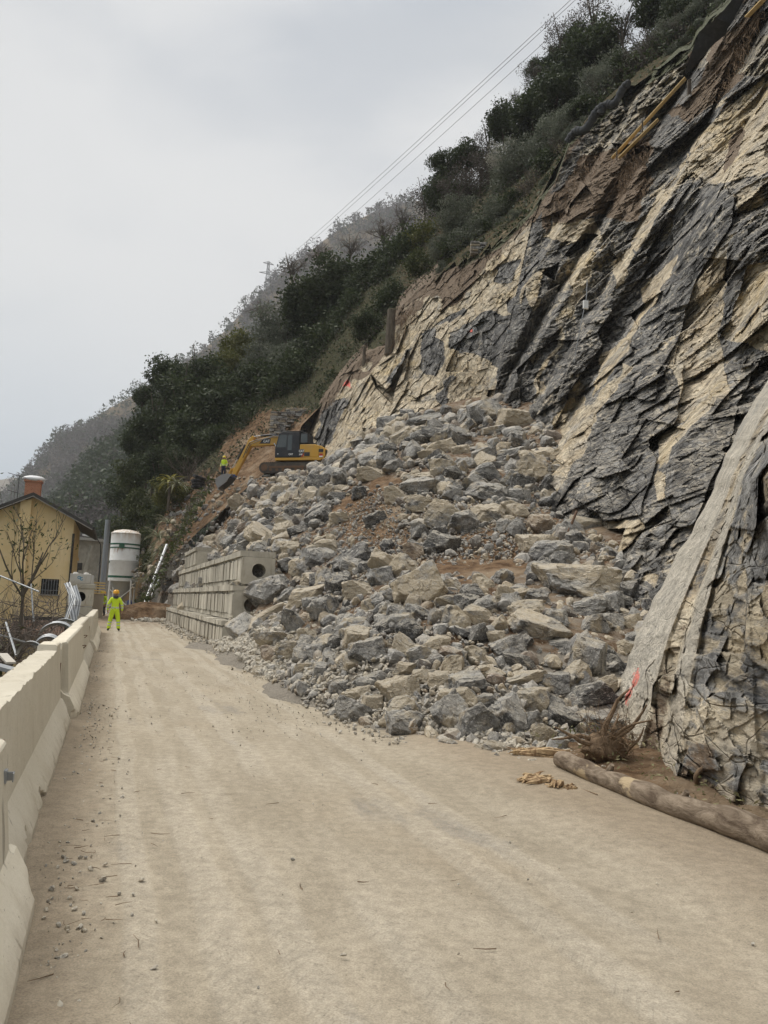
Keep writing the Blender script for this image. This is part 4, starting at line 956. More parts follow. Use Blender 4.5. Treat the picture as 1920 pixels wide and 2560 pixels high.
# ---- the rest of the rubble as one mass
def rand_rot(n, r):
    q = r.normal(size=(n, 4)); q /= np.linalg.norm(q, axis=1)[:, None]; w, x, y, z = q.T
    return np.stack([np.stack([1 - 2 * (y * y + z * z), 2 * (x * y - z * w), 2 * (x * z + y * w)], -1), np.stack([2 * (x * y + z * w), 1 - 2 * (x * x + z * z), 2 * (y * z - x * w)], -1), np.stack([2 * (x * z - y * w), 2 * (y * z + x * w), 1 - 2 * (x * x + y * y)], -1)], 1)
def merge(protos, pos, dims, r):
    """copies of the prototypes at pos with half sizes dims, randomly turned, as vertex and face arrays"""
    pos = np.asarray(pos); dims = np.asarray(dims); n = len(pos); M = rand_rot(n, r); which = r.integers(0, len(protos), n)
    VV, FF, b = [], [], 0
    for k, (V, Fc) in enumerate(protos):
        i = np.nonzero(which == k)[0]
        if not len(i): continue
        X = np.einsum('nij,mnj->mni' if False else 'mij,mnj->mni', M[i], V[None] * dims[i][:, None, :] / 2) + pos[i][:, None]
        VV.append(X.reshape(-1, 3)); FF.append((Fc[None] + (np.arange(len(i)) * len(V))[:, None, None] + b).reshape(-1, Fc.shape[1])); b += len(i) * len(V)
    return np.concatenate(VV), np.concatenate(FF)
rr = np.random.default_rng(3)
pos = [b['c'] for b in REST]; dims = [b['d'] for b in REST]
V1, F1 = merge(LO2, pos, dims, rr)
x, y, z, u, v = scatter(9500, 6); sz = 0.10 + 0.22 * rr.random(len(x)) ** 2
keep = ~(brown_w(u, v) & (rr.random(len(x)) < 0.72))
dd = np.stack([x, y, z + sz * 0.18], -1)[keep]; sz = sz[keep]
V2, F2 = merge(LO2[:8], dd, sz[:, None] * np.stack([rr.uniform(.9, 1.5, len(sz)), rr.uniform(.7, 1.1, len(sz)), rr.uniform(.5, .9, len(sz))], -1), rr)
x, y, z, u, v = scatter(15000, 7, 30); sz = 0.035 + 0.085 * rr.random(len(x)) ** 2
V3, F3 = merge(LO1, np.stack([x, y, z + sz * 0.2], -1), sz[:, None] * np.stack([rr.uniform(.9, 1.5, len(sz)), rr.uniform(.7, 1.1, len(sz)), rr.uniform(.5, .9, len(sz))], -1), rr)
VV = np.concatenate([V1, V2, V3]); FF = np.concatenate([F1, F2 + len(V1), F3 + len(V1) + len(V2)])
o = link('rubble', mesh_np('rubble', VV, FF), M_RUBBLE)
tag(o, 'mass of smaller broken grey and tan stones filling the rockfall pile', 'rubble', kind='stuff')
# ---- gravel on the road: along the barrier foot, along the rubble toe, thin elsewhere
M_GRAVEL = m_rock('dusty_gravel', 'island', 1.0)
def gravel():
    P_, S_ = [], []
    def put(n, s0, s1, tf, size):
        s = rr.uniform(s0, s1, n); t = tf(n, s)
        p = np.stack([s * RD[0] + t * RN[0], s * RD[1] + t * RN[1], 0 * s + 0.02], -1)
        P_.append(p); S_.append(size(n))
    put(900, 2.2, 30, lambda n, s: -0.28 + np.abs(rr.normal(0, 0.13, n)) + np.where(s < 4.6, .1, 0), lambda n: 0.005 + 0.022 * rr.random(n) ** 3)
    put(350, 2.2, 12, lambda n, s: -0.20 + np.abs(rr.normal(0, 0.2, n)), lambda n: 0.008 + 0.025 * rr.random(n) ** 2)
    put(2600, 8.5, 26, lambda n, s: 3.45 - np.abs(rr.normal(0, 0.24, n)), lambda n: 0.01 + 0.06 * rr.random(n) ** 3)
    put(1400, 26, 53, lambda n, s: 3.5 - np.abs(rr.normal(0, 0.30, n)), lambda n: 0.03 + 0.12 * rr.random(n) ** 3)
    put(1000, 2.5, 34, lambda n, s: rr.uniform(-0.2, 3.6, n), lambda n: 0.005 + 0.02 * rr.random(n) ** 4)
    put(500, 9, 17, lambda n, s: rr.normal(2.3, 0.6, n), lambda n: 0.006 + 0.018 * rr.random(n) ** 2)
    put(900, 4, 9.5, lambda n, s: 4.5 + rr.normal(0.5, 0.45, n), lambda n: 0.012 + 0.04 * rr.random(n) ** 3)
    put(700, 50, 58, lambda n, s: rr.normal(3.0, 0.7, n), lambda n: 0.06 + 0.3 * rr.random(n) ** 3)
    put(5200, 7.2, 26, lambda n, s: np.interp(s, [7.2, 8.6, 9.6, 11, 26], [4.1, 3.85, 3.25, 3.05, 3.1]) + rr.gamma(2.0, 0.33, n), lambda n: 0.02 + 0.11 * rr.random(n) ** 2.5)
    put(3600, 16.5, 26, lambda n, s: 3.0 + rr.gamma(2.0, 0.26, n), lambda n: 0.03 + 0.17 * rr.random(n) ** 2.2)
    p = np.concatenate(P_); s = np.concatenate(S_)
    zz_ = zpile(p[:, 0], p[:, 1]); ss2, tt2 = st(p[:, 0], p[:, 1]); p[:, 2] = np.where((tt2 > 2.9) & (ss2 > 7), np.maximum(p[:, 2], np.minimum(zz_, 1.2) + .02), p[:, 2])
    p[:, 2] += s * 0.15 + np.where((tt2 > 4.3) & (ss2 < 7), 0.05, 0)
    V, Fc = merge(LO1, p, s[:, None] * np.stack([rr.uniform(.9, 1.5, len(s)), rr.uniform(.7, 1.1, len(s)), rr.uniform(.4, .8, len(s))], -1), rr)
    tag(link('gravel', mesh_np('gravel', V, Fc), M_GRAVEL), 'loose gravel and grit scattered over the dusty road', 'gravel', kind='stuff')
gravel()
# ------------------------------------------------------------------ concrete barriers
GALV = paint('galvanised_steel', (0.33, 0.345, 0.355), 0.5, 0.6, 0.35, (0.30, 0.27, 0.23), spec=0.5)
RUSTY = paint('rusty_steel', (0.16, 0.10, 0.065), 0.8, 0.3, 0.4, (0.26, 0.14, 0.07))
def barrier(s0, s1, h, tc, label, notch=None, seed=1, chips=1.0, yaw=0.0):
    L = s1 - s0; nx = int(L * 34); half = [(-.30, 0), (-.30, .04), (-.295, .075)] + [(-.295 + .135 * k, .075 + .255 * k) for k in np.linspace(.12, 1, 7)] + [(-.16 + .055 * k, .33 + (h - .35) * k) for k in np.linspace(.07, 1, 14)] + [(-.095, h - .008), (-.08, h)]
    top = [(y, h) for y in np.linspace(-.065, .065, 6)]
    prof = np.array(half + top + [(-y, z) for y, z in half[::-1]])
    xs = np.linspace(0, L, nx); n = len(prof)
    X = np.repeat(xs[:, None], n, 1); Yp = np.repeat(prof[None, :, 0], nx, 0).copy(); Zp = np.repeat(prof[None, :, 1], nx, 0).copy()
    p = np.stack([X + seed * 17.0, Yp, Zp], -1)
    e = np.minimum(X, L - X)
    # keyed ends: the upper part narrows into a vertical groove
    g = np.clip((0.15 - e) / 0.03, 0, 1) * np.clip((Zp - 0.30) / 0.05, 0, 1)
    Yp *= 1 - 0.6 * g; Zp -= 0.10 * g * (Zp > h - 0.05) * (e < 0.08)
    # broken foot edge and top edge
    chip = np.clip(fbm(p * np.array([1, 0.3, 0.6]), 4.2, 5, 300 + seed, 0.62) * 4.0 - 0.55, 0, 1) * chips
    foot = np.clip((0.15 - Zp) / 0.05, 0, 1)
    Yp *= 1 - 0.16 * chip * foot
    Zp += 0.02 * chip * (Zp < .2)
    tchip = np.clip(fbm(p * np.array([1, 0.2, 0.2]), 3.3, 4, 330 + seed) * 2.2 - 0.45, 0, 1) * chips
    edge = np.clip((Zp - (h - 0.06)) / 0.04, 0, 1)
    Zp -= 0.035 * tchip * edge; Yp *= 1 - 0.15 * tchip * edge
    # end corners knocked off
    for ex, sd in ((0, 1), (L, 2)):
        c = np.clip(1 - np.abs(X - ex) / (0.16 + 0.10 * vnoise(p, 4.0, 350 + seed + sd)), 0, 1)
        Zp -= 0.10 * c * edge * chips; Yp *= 1 - 0.30 * c * foot * chips
    if notch:
        a, b, dz = notch
        m = ((X > a) & (X < b)).astype(float)
        rag = 0.03 * fbm(p, 5.0, 3, 370)
        Zp = np.where((m > 0) & (Zp > h - 0.12), np.minimum(Zp, h + dz + rag), Zp)
    Yp += 0.004 * fbm(p, 3.0, 4, 390 + seed); Zp += 0.004 * fbm(p, 3.0, 4, 391 + seed) * (Zp > 0.1)
    V = np.stack([X - L / 2, Yp, Zp], -1).reshape(-1, 3)
    Fc = [tuple(f) for f in grid_faces(nx, n)] + [tuple(range(n)), tuple(range(nx * n - 1, (nx - 1) * n - 1, -1))]
    me = bpy.data.meshes.new('concrete_barrier'); me.from_pydata([tuple(q) for q in V], [], Fc); me.update()
    o = link('concrete_barrier', me, M_BARRIER)
    q = RF((s0 + s1) / 2, tc, 0.0); o.location = q; o.rotation_euler = (0, 0, RA + pi / 2 + yaw)
    for f in me.polygons: f.use_smooth = True
    try: me.set_sharp_from_angle(angle=R_(18))
    except Exception: pass
    return tag(o, label, 'barrier', 'concrete barriers along the road')
br1 = barrier(-2.2, 4.52, 0.86, -0.53, 'cream concrete barrier nearest the viewer, running out of the frame', seed=1, chips=1.0, yaw=R_(0.3))
br2 = barrier(4.60, 10.50, 1.0, -0.66, 'long chipped cream barrier, second from the viewer, with a broken stepped top', notch=(-1, 5.15, -0.075), seed=2, chips=1.2)
br3 = barrier(10.66, 16.45, 0.99, -0.59, 'cream barrier third from the viewer, beside the bent guard rails', seed=3)
br4 = barrier(16.66, 22.4, 0.98, -0.64, 'cream barrier fourth from the viewer, past the bent guard rails', seed=4)
br5 = barrier(22.62, 28.3, 0.99, -0.56, 'cream barrier fifth from the viewer, second last in the row', seed=5)
br6 = barrier(28.5, 34.2, 0.97, -0.60, 'cream barrier at the far end of the row near the worker', seed=6)
def hook(parent, x, z, y=-0.13):
    m = MB(); m.tube([(x, y + .04, z), (x, y - .05, z + .01), (x + .05, y - .07, z), (x + .07, y - .02, z - .05)], 0.009, 6); m.build('lifting_loop', RUSTY, parent)
def plate(parent, x, z):
    m = MB(); m.box((x, -.135, z), (.012, .05, .04)); m.box((x - .02, -.16, z), (.05, .005, .04)); m.box((x, -.12, z), (.06, .02, .06)); m.build('steel_bracket', GALV, parent)
plate(br1, 3.1, 0.70); hook(br2, -2.93, 0.80, -0.10); hook(br4, -1.6, 0.70); hook(br3, 2.2, 0.62)
for b in (br2, br3, br4, br5):
    L = b.dimensions[0]
    m = MB(); m.box((-L / 2 - 0.035, 0, 0.47), (0.05, 0.10, 0.5)); m.build('coupling_plate', RUSTY, b)

# ------------------------------------------------------------------ stepped concrete retaining wall holding the rubble
def tier(parent, k, s0, s1, tf, z0, h, seed, hole=True):
    r = random.Random(seed); m = MB()
    def box(a, b, t0, t1, za, zb):
        c = [(a, t0), (b, t0), (b, t1), (a, t1)]
        V = [tuple(RF(s - 25, t - 3.5, z) ) for z in (za, zb) for s, t in c]
        m.add(V, [(3, 2, 1, 0), (4, 5, 6, 7), (0, 1, 5, 4), (1, 2, 6, 5), (2, 3, 7, 6), (3, 0, 4, 7)])
    D = 1.15
    zb, zp, zd = z0 + 0.17 * h, z0 + 0.74 * h, z0 + 0.83 * h
    s = s0 + (1.0 if hole else 0)
    if not hole: pass
    else: box(s0 + 1.0, s1, tf + .10, tf + D, z0 + 0.01, zd - .01)
    if not hole: box(s0, s1, tf + .10, tf + D, z0 + 0.01, zd - .01)
    a = s0
    while a < s1 - 0.05:                       # tall facing planks cast in concrete
        w = r.choice((.26, .3, .34, .5, .62)); b = min(a + w, s1); o = r.uniform(-.03, .03)
        box(a + .018, b - .018, tf + o, tf + .12, zb + r.uniform(-.012, .012), zp + r.uniform(-.02, .015)); a = b
    a = s0
    while a < s1 - 0.05:                       # small blocks under the facing
        w = r.choice((.3, .42, .5)); b = min(a + w, s1); box(a + .012, b - .012, tf + .05 + r.uniform(-.01, .01), tf + .14, z0, zb - .02 + r.uniform(-.01, .0)); a = b
    a = s0
    while a < s1 - 0.05:                       # spacers under the cap
        w = r.choice((.2, .24, .3)); b = min(a + w, s1)
        if r.random() < .86: box(a + .04, b - .04, tf + .05, tf + .14, zp + .012, zd - .004)
        a = b
    a = s0
    while a < s1 - 0.05:                       # cap stones, some chipped
        w = r.choice((.55, .7, .95, 1.1)); b = min(a + w, s1); o = r.uniform(-.02, .02)
        box(a + .014, b - .014, tf - .05 + o, tf + D, zd, z0 + h + r.uniform(-.025, .02)); a = b
    o = m.build('wall_tier', M_CRIB, parent)
    if hole:                                   # hollow end block, the round opening looks back down the road
        e = MB(); ang = 40; cz = (z0 + zd) / 2 + 0.02; ct = tf + 0.60; R = 0.235
        q = lambda s_, t_, z_: tuple(RF(s_ - 25, t_ - 3.5, z_))
        t0, t1, za, zb2 = tf + .012, tf + D, z0 + .02, zd - .006
        ring, outer = [], []
        for i in range(ang):
            th = 2 * pi * i / ang; c, s_ = cos(th), sin(th)
            ring.append((ct + R * c * (1 + .03 * r.uniform(-1, 1)), cz + R * s_ * (1 + .03 * r.uniform(-1, 1))))
            f = min((t1 - ct if c > 0 else ct - t0) / max(abs(c), 1e-6), (zb2 - cz if s_ > 0 else cz - za) / max(abs(s_), 1e-6))
            outer.append((ct + f * c, cz + f * s_))
        for i in range(ang):
            j = (i + 1) % ang
            e.quad(q(s0 - .01, *outer[i]), q(s0 - .01, *outer[j]), q(s0 - .01, *ring[j]), q(s0 - .01, *ring[i]))
            e.quad(q(s0 - .01, *ring[i]), q(s0 - .01, *ring[j]), q(s0 + 1.0, *ring[j]), q(s0 + 1.0, *ring[i]))
            e.quad(q(s0 - .01, *outer[j]), q(s0 - .01, *outer[i]), q(s0 + 1.0, *outer[i]), q(s0 + 1.0, *outer[j]))
        e.build('hollow_end_block', M_CRIB, o, weld=True)
    return o
cw = empty('retaining_wall', RF(25, 3.5), 0, 'stepped wall of weathered concrete tiers with round holes holding back the rubble', 'retaining wall')
tier(cw, 0, 25.6, 52.8, 3.46, -0.06, 0.96, 1); tier(cw, 1, 25.75, 52.4, 3.78, 0.93, 1.15, 2); tier(cw, 2, 26.0, 52.0, 4.02, 2.10, 1.14, 3); tier(cw, 3, 44.6, 51.6, 4.30, 3.26, 1.2, 4, False)

# ------------------------------------------------------------------ excavator on the platform
YEL = paint('digger_yellow', (0.60, 0.33, 0.035), 0.42, 0, 0.35, (0.34, 0.25, 0.16), 1.5, 0.1, 0.5)
BLK = paint('black_paint', (0.016, 0.017, 0.02), 0.4, 0, 0.25, (0.12, 0.10, 0.08), 1.5, 0.1, 0.5)
WHT = paint('white_paint', (0.78, 0.78, 0.76), 0.5, 0, 0.05)
RED = paint('red_paint', (0.5, 0.05, 0.03), 0.5, 0, 0.1)
DST = paint('dusty_track_steel', (0.085, 0.075, 0.065), 0.7, 0.4, 0.55, (0.25, 0.19, 0.13))
CHR = paint('cylinder_rod', (0.6, 0.6, 0.6), 0.2, 0.9, 0.05)
BUCK = paint('worn_bucket_steel', (0.30, 0.29, 0.275), 0.5, 0.6, 0.4, (0.25, 0.19, 0.14))
GLS = paint('dark_glass', (0.075, 0.09, 0.09), 0.08, 0, 0.15, (0.25, 0.25, 0.22), 0.8, 0.0, 0.7)
def excavator():
    b = P(740, 1188, 60.0)
    E = empty('excavator', b, R_(165), 'yellow tracked excavator with black cab working on top of the rubble', 'excavator')
    for y in (-0.95, 0.95):
        m = MB(); out = []
        for k in range(13): a = pi / 2 + pi * k / 12; out.append((-1.45 + .36 * cos(a), .36 + .36 * sin(a)))
        for k in range(13): a = -pi / 2 + pi * k / 12; out.append((2.0 + .36 * cos(a), .36 + .36 * sin(a)))
        m.prism(out, y - .28, y + .28)
        n = len(out)
        per = []
        for i in range(n):
            p, q = np.array(out[i]), np.array(out[(i + 1) % n]); L = np.linalg.norm(q - p)
            for c in np.arange(0, L, .16): per.append((p + (q - p) * c / L, (q - p) / L))
        for p, d in per:
            nrm = np.array([d[1], -d[0]]); c = p + nrm * .018
            Mx = Matrix(((d[0], 0, nrm[0]), (0, 1, 0), (d[1], 0, nrm[1]))); m.box((c[0], y, c[1]), (.10, .60, .035), M=Mx)
        tr = m.build('track', DST, E)
        w_ = MB()
        for x in (-1.45, 2.0): w_.tube([(x, y - .30, .36), (x, y + .30, .36)], .25, 18)
        for x in np.linspace(-.95, 1.5, 6): w_.tube([(x, y - .30, .2), (x, y + .30, .2)], .11, 12)
        w_.box((.28, y + (.29 if y > 0 else -.29), .40), (2.7, .03, .16))
        w_.build('rollers', RUSTY, tr)
    m = MB(); m.box((.28, 0, .55), (1.6, 1.5, .35)); m.tube([(0, 0, .68), (0, 0, .9)], .62, 28); m.build('undercarriage', DST, E)
    m = MB(); m.box((-.55, 0, .97), (3.5, 2.5, .2)); m.build('upper_frame', YEL, E, bevel=.03)
    m = MB(); m.prism([(-.66, 1.07), (-.66, 2.03), (-1.75, 2.03), (-2.15, 1.93), (-2.15, 1.07)], -1.25, 1.25)
    hd = m.build('engine_hood', YEL, E, bevel=.05)
    m = MB()
    for k in range(9): m.box((-.80 - k * .07, .75, 2.035), (.03, .7, .02))
    m.box((-1.25, 1.255, 1.3), (.42, .02, .28)); m.build('vent_grille', BLK, hd)
    m = MB(); m.prism([(-2.15, .92), (-2.15, 1.95), (-2.3, 1.9), (-2.55, 1.72), (-2.6, 1.1), (-2.5, .92)], -1.25, 1.25); cwt = m.build('counterweight', YEL, E, bevel=.06)
    m = MB(); m.box((-2.592, -.02, 1.42), (.05, 2.1, .52), M=Matrix.Rotation(R_(3), 3, 'Y')); m.build('rear_panel', BLK, cwt, bevel=.02)
    text_mesh('rear_lettering', 'CAT', .56, WHT, cwt, (-2.63, .1, 1.42), (R_(90), 0, R_(-90)), .008, .012)
    m = MB(); m.box((-2.3, 1.262, 1.55), (.34, .012, .22)); m.build('lifting_pocket', BLK, cwt); m = MB(); m.box((-2.32, 1.262, 1.22), (.26, .012, .2)); m.build('reflector', RED, cwt); m = MB(); m.box((-2.32, 1.268, 1.12), (.26, .012, .1)); m.build('warning_label', WHT, cwt)
    m = MB(); m.box((-1.2, .55, 2.13), (.9, .5, .16)); m.tube([(-1.6, -.5, 2.0), (-1.6, -.5, 2.45)], .05, 10); m.box((-1.4, -.6, 2.12), (1.1, .7, .18)); m.build('exhaust_housing', BLK, E)
    # cab on the left side
    m = MB(); m.prism([(1.22, 1.08), (1.24, 1.75), (.98, 2.86), (.80, 2.95), (-.58, 2.95), (-.64, 2.85), (-.64, 1.08)], .38, 1.27); cab = m.build('cab', BLK, E, bevel=.05)
    m = MB(); m.box((-.05, .72, 2.985), (1.6, 1.1, .07)); m.build('cab_roof', BLK, cab, bevel=.03)
    def pane(poly, y=1.278):
        g = MB(); g.prism(poly, y - .02, y); g.build('cab_window', GLS, cab)
    pane([(1.12, 1.82), (.90, 2.72), (.36, 2.72), (.36, 1.82)]); pane([(.26, 1.60), (.26, 2.72), (-.08, 2.72), (-.08, 1.60)]); 
    m = MB(); m.quad((1.256, .48, 1.75), (1.256, 1.17, 1.75), (1.0, 1.17, 2.8), (1.0, .48, 2.8)); m.build('windscreen', GLS, cab)
    m = MB(); m.box((-.66, .82, 2.35), (.02, .7, .7)); m.build('rear_window', GLS, cab)
    m = MB(); m.prism([(-.66, 2.08), (-.64, 2.92), (-1.22, 2.86), (-1.30, 2.10)], .1, 1.2); rc = m.build('guard_frame', BLK, E, bevel=.03)
    m = MB(); m.prism([(-.72, 2.16), (-.71, 2.8), (-1.16, 2.76), (-1.2, 2.16)], 1.19, 1.21); m.build('guard_window', GLS, rc)
    text_mesh('cab_lettering', 'CAT', .17, WHT, cab, (-.02, 1.285, 1.30), (R_(90), 0, R_(180)), .006, .006); 
    m = MB(); m.box((.98, 1.283, 1.34), (.10, .012, .05)); m.build('cab_label', WHT, cab)
    m = MB(); m.prism([(-.64, 1.10), (-.64, 1.66), (-1.02, 1.66), (-1.02, 1.40), (-.84, 1.10)], 1.25, 1.262); dp = m.build('side_decal', BLK, hd)
    text_mesh('decal_lettering', 'CAT', .23, WHT, dp, (-.83, 1.268, 1.52), (R_(90), 0, R_(180)), .006, .008, .9); text_mesh('model_number', '318F', .16, WHT, dp, (-.78, 1.268, 1.28), (R_(90), 0, R_(180)), .006, .006, .85)
    m = MB(); m.prism([(-.80, 1.10), (-1.02, 1.40), (-1.02, 1.24), (-.92, 1.10)], 1.262, 1.27); m.build('decal_stripe', RED, dp)
    # boom, stick, bucket
    def plate_arm(name, prof, y0, y1, mat=YEL, par=E, bev=.03): a = MB(); a.prism(prof, y0, y1); return a.build(name, mat, par, bevel=bev)
    boom = plate_arm('boom', [(.15, 1.25), (.45, 1.1), (1.0, 2.22), (2.2, 2.24), (3.72, 2.16), (3.86, 2.28), (3.86, 2.46), (3.7, 2.56), (2.4, 2.86), (1.0, 3.02), (.72, 2.92)], -.22, .22)
    dk = plate_arm('boom_decal', [(2.05, 2.72), (2.45, 2.74), (2.75, 2.62), (2.95, 2.36), (2.1, 2.36)], .222, .232, BLK, boom, 0)
    text_mesh('boom_lettering', 'CAT', .27, WHT, dk, (2.38, .238, 2.53), (R_(90), 0, R_(180)), .006, .010, .95)
    a = MB(); a.tube([(1.0, .25, 2.95), (1.8, .27, 2.92), (2.6, .27, 2.72), (3.3, .28, 2.6), (3.7, .28, 2.45), (3.95, .28, 1.9), (4.2, .26, 1.3)], .028, 6); a.tube([(1.0, .29, 2.85), (2.0, .31, 2.80), (3.0, .31, 2.55), (3.6, .32, 2.3), (3.95, .31, 1.6)], .022, 6); a.build('hydraulic_hose', BLK, boom)
    a = MB(); a.box((1.02, .3, 2.62), (.16, .14, .14)); a.build('work_light', BLK, boom)
    stick = plate_arm('stick', [(3.42, 2.90), (3.62, 3.0), (3.92, 2.62), (4.08, 2.2), (5.05, .22), (4.98, .02), (4.78, .0), (3.78, 1.95), (3.62, 2.3)], -.17, .17)
    a = MB(); a.tube([(1.75, 0, 3.06), (2.95, 0, 3.0)], .085, 12); a.box((1.7, 0, 2.97), (.2, .2, .25)); c1 = a.build('hydraulic_cylinder', BLK, E); a = MB(); a.tube([(2.95, 0, 3.0), (3.5, 0, 2.94)], .05, 10); a.build('piston_rod', CHR, c1)
    a = MB(); a.tube([(4.2, 0, 2.35), (4.75, 0, 1.25)], .075, 12); c2 = a.build('hydraulic_cylinder', BLK, E); a = MB(); a.tube([(4.75, 0, 1.25), (5.12, 0, .55)], .045, 10); a.build('piston_rod', CHR, c2)
    for y in (-.62, .62):
        a = MB(); a.tube([(.95, y * .45, .95), (1.35, y * .45, 1.75)], .08, 12); c3 = a.build('hydraulic_cylinder', BLK, E); a = MB(); a.tube([(1.35, y * .45, 1.75), (1.75, y * .45, 2.35)], .05, 10); a.build('piston_rod', CHR, c3)
    a = MB(); a.bar((5.12, -.12, .55), (5.34, -.12, .02), .09); a.bar((5.12, .12, .55), (5.34, .12, .02), .09); a.bar((5.12, 0, .55), (4.86, 0, .28), .3, .08); a.build('bucket_link', YEL, E)
    bk = [(4.9, .02), (5.3, .08), (5.75, .0), (6.15, -.28), (6.2, -.62), (5.98, -1.05), (5.9, -1.0), (6.0, -.62), (5.92, -.36), (5.6, -.14), (5.0, -.12)]
    a = MB(); a.prism(bk, -.5, .5); a.prism([(5.0, -.1), (5.6, -.13), (5.93, -.36), (6.01, -.62), (5.92, -1.0), (5.3, -.55)], -.52, -.47); a.prism([(5.0, -.1), (5.6, -.13), (5.93, -.36), (6.01, -.62), (5.92, -1.0), (5.3, -.55)], .47, .52)
    for y in np.linspace(-.42, .42, 5): a.box((5.93, y, -1.08), (.08, .09, .16))
    a.build('bucket', BUCK, E)
    a = MB(); a.box((4.95, 0, -.02), (.3, .4, .16)); a.box((5.15, 0, -.1), (.25, .5, .14)); a.build('quick_coupler', paint('blue_paint', (0.05, 0.10, 0.28), .5), E)
    E.scale = (1.08, 1.08, 1.08)
    return E
EXC = excavator()

# ------------------------------------------------------------------ people
HV = paint('hi_vis_yellow', (0.62, 0.82, 0.03), 0.7, 0, 0.12, (0.35, 0.42, 0.08), 4.0, 0.3)
BAND = paint('reflective_band', (0.52, 0.54, 0.52), 0.4, 0, 0.1)
NAVY = paint('navy_trousers', (0.018, 0.022, 0.045), 0.85, 0, 0.2); SKIN = paint('skin', (0.45, 0.26, 0.17), 0.6, 0, 0.05); BOOT = paint('dark_boots', (0.03, 0.025, 0.02), 0.8, 0, 0.4)
HELM = paint('helmet_yellow', (0.80, 0.40, 0.015), 0.35, 0, 0.1, spec=0.5); HELY = paint('helmet_pale_yellow', (0.80, 0.62, 0.03), 0.35, 0, 0.1, spec=0.5); GREYC = paint('dark_grey_cloth', (0.05, 0.055, 0.06), 0.9, 0, 0.2)
def person(loc, rz, label, trousers, helmet, stance=.17, arm=.25, fore=.08, jb=True, hood=True):
    V, E, Rr = [], [], []
    def j(p, r, par=None):
        V.append(p); Rr.append(r if isinstance(r, tuple) else (r, r)); i = len(V) - 1
        if par is not None: E.append((par, i))
        return i
    pel = j((0, 0, .96), (.15, .11)); sp = j((0, -.01, 1.14), (.145, .10), pel); ch = j((0, 0, 1.34), (.165, .11), sp); nb = j((0, -.005, 1.47), (.075, .07), ch)
    nk = j((0, .005, 1.53), (.055, .055), nb); hd = j((0, .02, 1.62), (.075, .095), nk); ht = j((0, .01, 1.71), (.065, .075), hd); j((0, .125, 1.615), (.014, .018), hd)
    for s in (-1, 1):
        j((s * .085, .01, 1.615), (.014, .02), hd)
        sh = j((s * .17, -.005, 1.42), (.07, .065), ch); el = j((s * (.17 + .35 * arm), -.04, 1.15), (.052, .052), sh); wr = j((s * (.17 + .38 * arm), fore, .92), (.034, .030), el); pm = j((s * (.17 + .38 * arm), fore + .03, .85), (.034, .02), wr)
        x0 = s * (.17 + .38 * arm)
        for k, (dy, L) in enumerate(((-.03, .065), (-.01, .08), (.012, .076), (.033, .055))):
            f = j((x0 - s * .005, fore + .03 + dy, .80), (.0095, .0095), pm); j((x0 - s * .02, fore + .035 + dy, .80 - L * .7), (.008, .008), f)
        th = j((x0 - s * .03, fore + .075, .85), (.011, .011), pm); j((x0 - s * .035, fore + .09, .815), (.009, .009), th)
        hp = j((s * .09, 0, .90), (.10, .10), pel); kn = j((s * (.06 + stance * .55), .02, .50), (.068, .07), hp); an = j((s * (.04 + stance * .9), -.03, .09), (.05, .055), kn); j((s * (.05 + stance * 1.0), .12, .045), (.045, .038), an)
    me = bpy.data.meshes.new('person'); me.from_pydata(V, E, []); o = bpy.data.objects.new('person', me); COL.objects.link(o)
    sk = o.modifiers.new('skin', 'SKIN'); sk.use_smooth_shade = True; sd = o.modifiers.new('sub', 'SUBSURF'); sd.levels = 2; sd.render_levels = 2
    for i, r in enumerate(Rr): me.skin_vertices[0].data[i].radius = r
    me.skin_vertices[0].data[0].use_root = True
    body = bpy.data.meshes.new_from_object(o.evaluated_get(bpy.context.evaluated_depsgraph_get())); bpy.data.objects.remove(o)
    o = link('person', body, [SKIN, BOOT]); tag(o, label, 'person')
    for f in body.polygons:
        f.use_smooth = True; c = f.center; f.material_index = 1 if c.z < .14 else 0
    body.update()
    def garment(name, test, mats, band, off=.014):
        bm = bmesh.new(); bm.from_mesh(body); bm.normal_update()
        bmesh.ops.delete(bm, geom=[f for f in bm.faces if not test(f.calc_center_median())], context='FACES')
        for v in bm.verts: v.co += v.normal * (off + .006 * vnoise(np.array(v.co[:]) , 14.0, 4))
        for f in bm.faces: f.material_index = 1 if band(f.calc_center_median()) else 0; f.smooth = True
        g = bpy.data.meshes.new(name); bm.to_mesh(g); bm.free()
        q = link(name, g, mats, o); sol = q.modifiers.new('thick', 'SOLIDIFY'); sol.thickness = .008
    armz = lambda c: abs(c.x) > .185 + .05 * (1.4 - c.z) and c.z < 1.40
    garment('jacket', lambda c: c.z < 1.50 and (c.z > .94 or (armz(c) and c.z > .92 and abs(c.x) > .2)), [HV, BAND], lambda c: jb and ((1.0 < c.z < 1.06) or (armz(c) and 1.12 < c.z < 1.17)))
    garment('trousers', lambda c: c.z < .97 and c.z > .12 and not (abs(c.x) > .2 and c.z > .70), [trousers, BAND], lambda c: trousers is HV and (.36 < c.z < .41 or .24 < c.z < .29), .02)
    h = MB(); h.lathe([(.150, 1.655), (.135, 1.66), (.132, 1.72), (.118, 1.77), (.085, 1.805), (.03, 1.822), (.001, 1.824)], 24, (0, .01, 0)); h.box((0, .15, 1.662), (.17, .09, .012)); h.box((0, .01, 1.80), (.03, .2, .04)); h.build('helmet', helmet, o, smooth=True)
    if hood:
        h = MB(); h.lathe([(.095, 1.43), (.125, 1.48), (.10, 1.55), (.07, 1.56)], 18, (0, -.02, 0)); h.build('hood', GREYC, o, smooth=True)
    o.location = [float(c) for c in loc]; o.rotation_euler = (0, 0, rz)
    return o
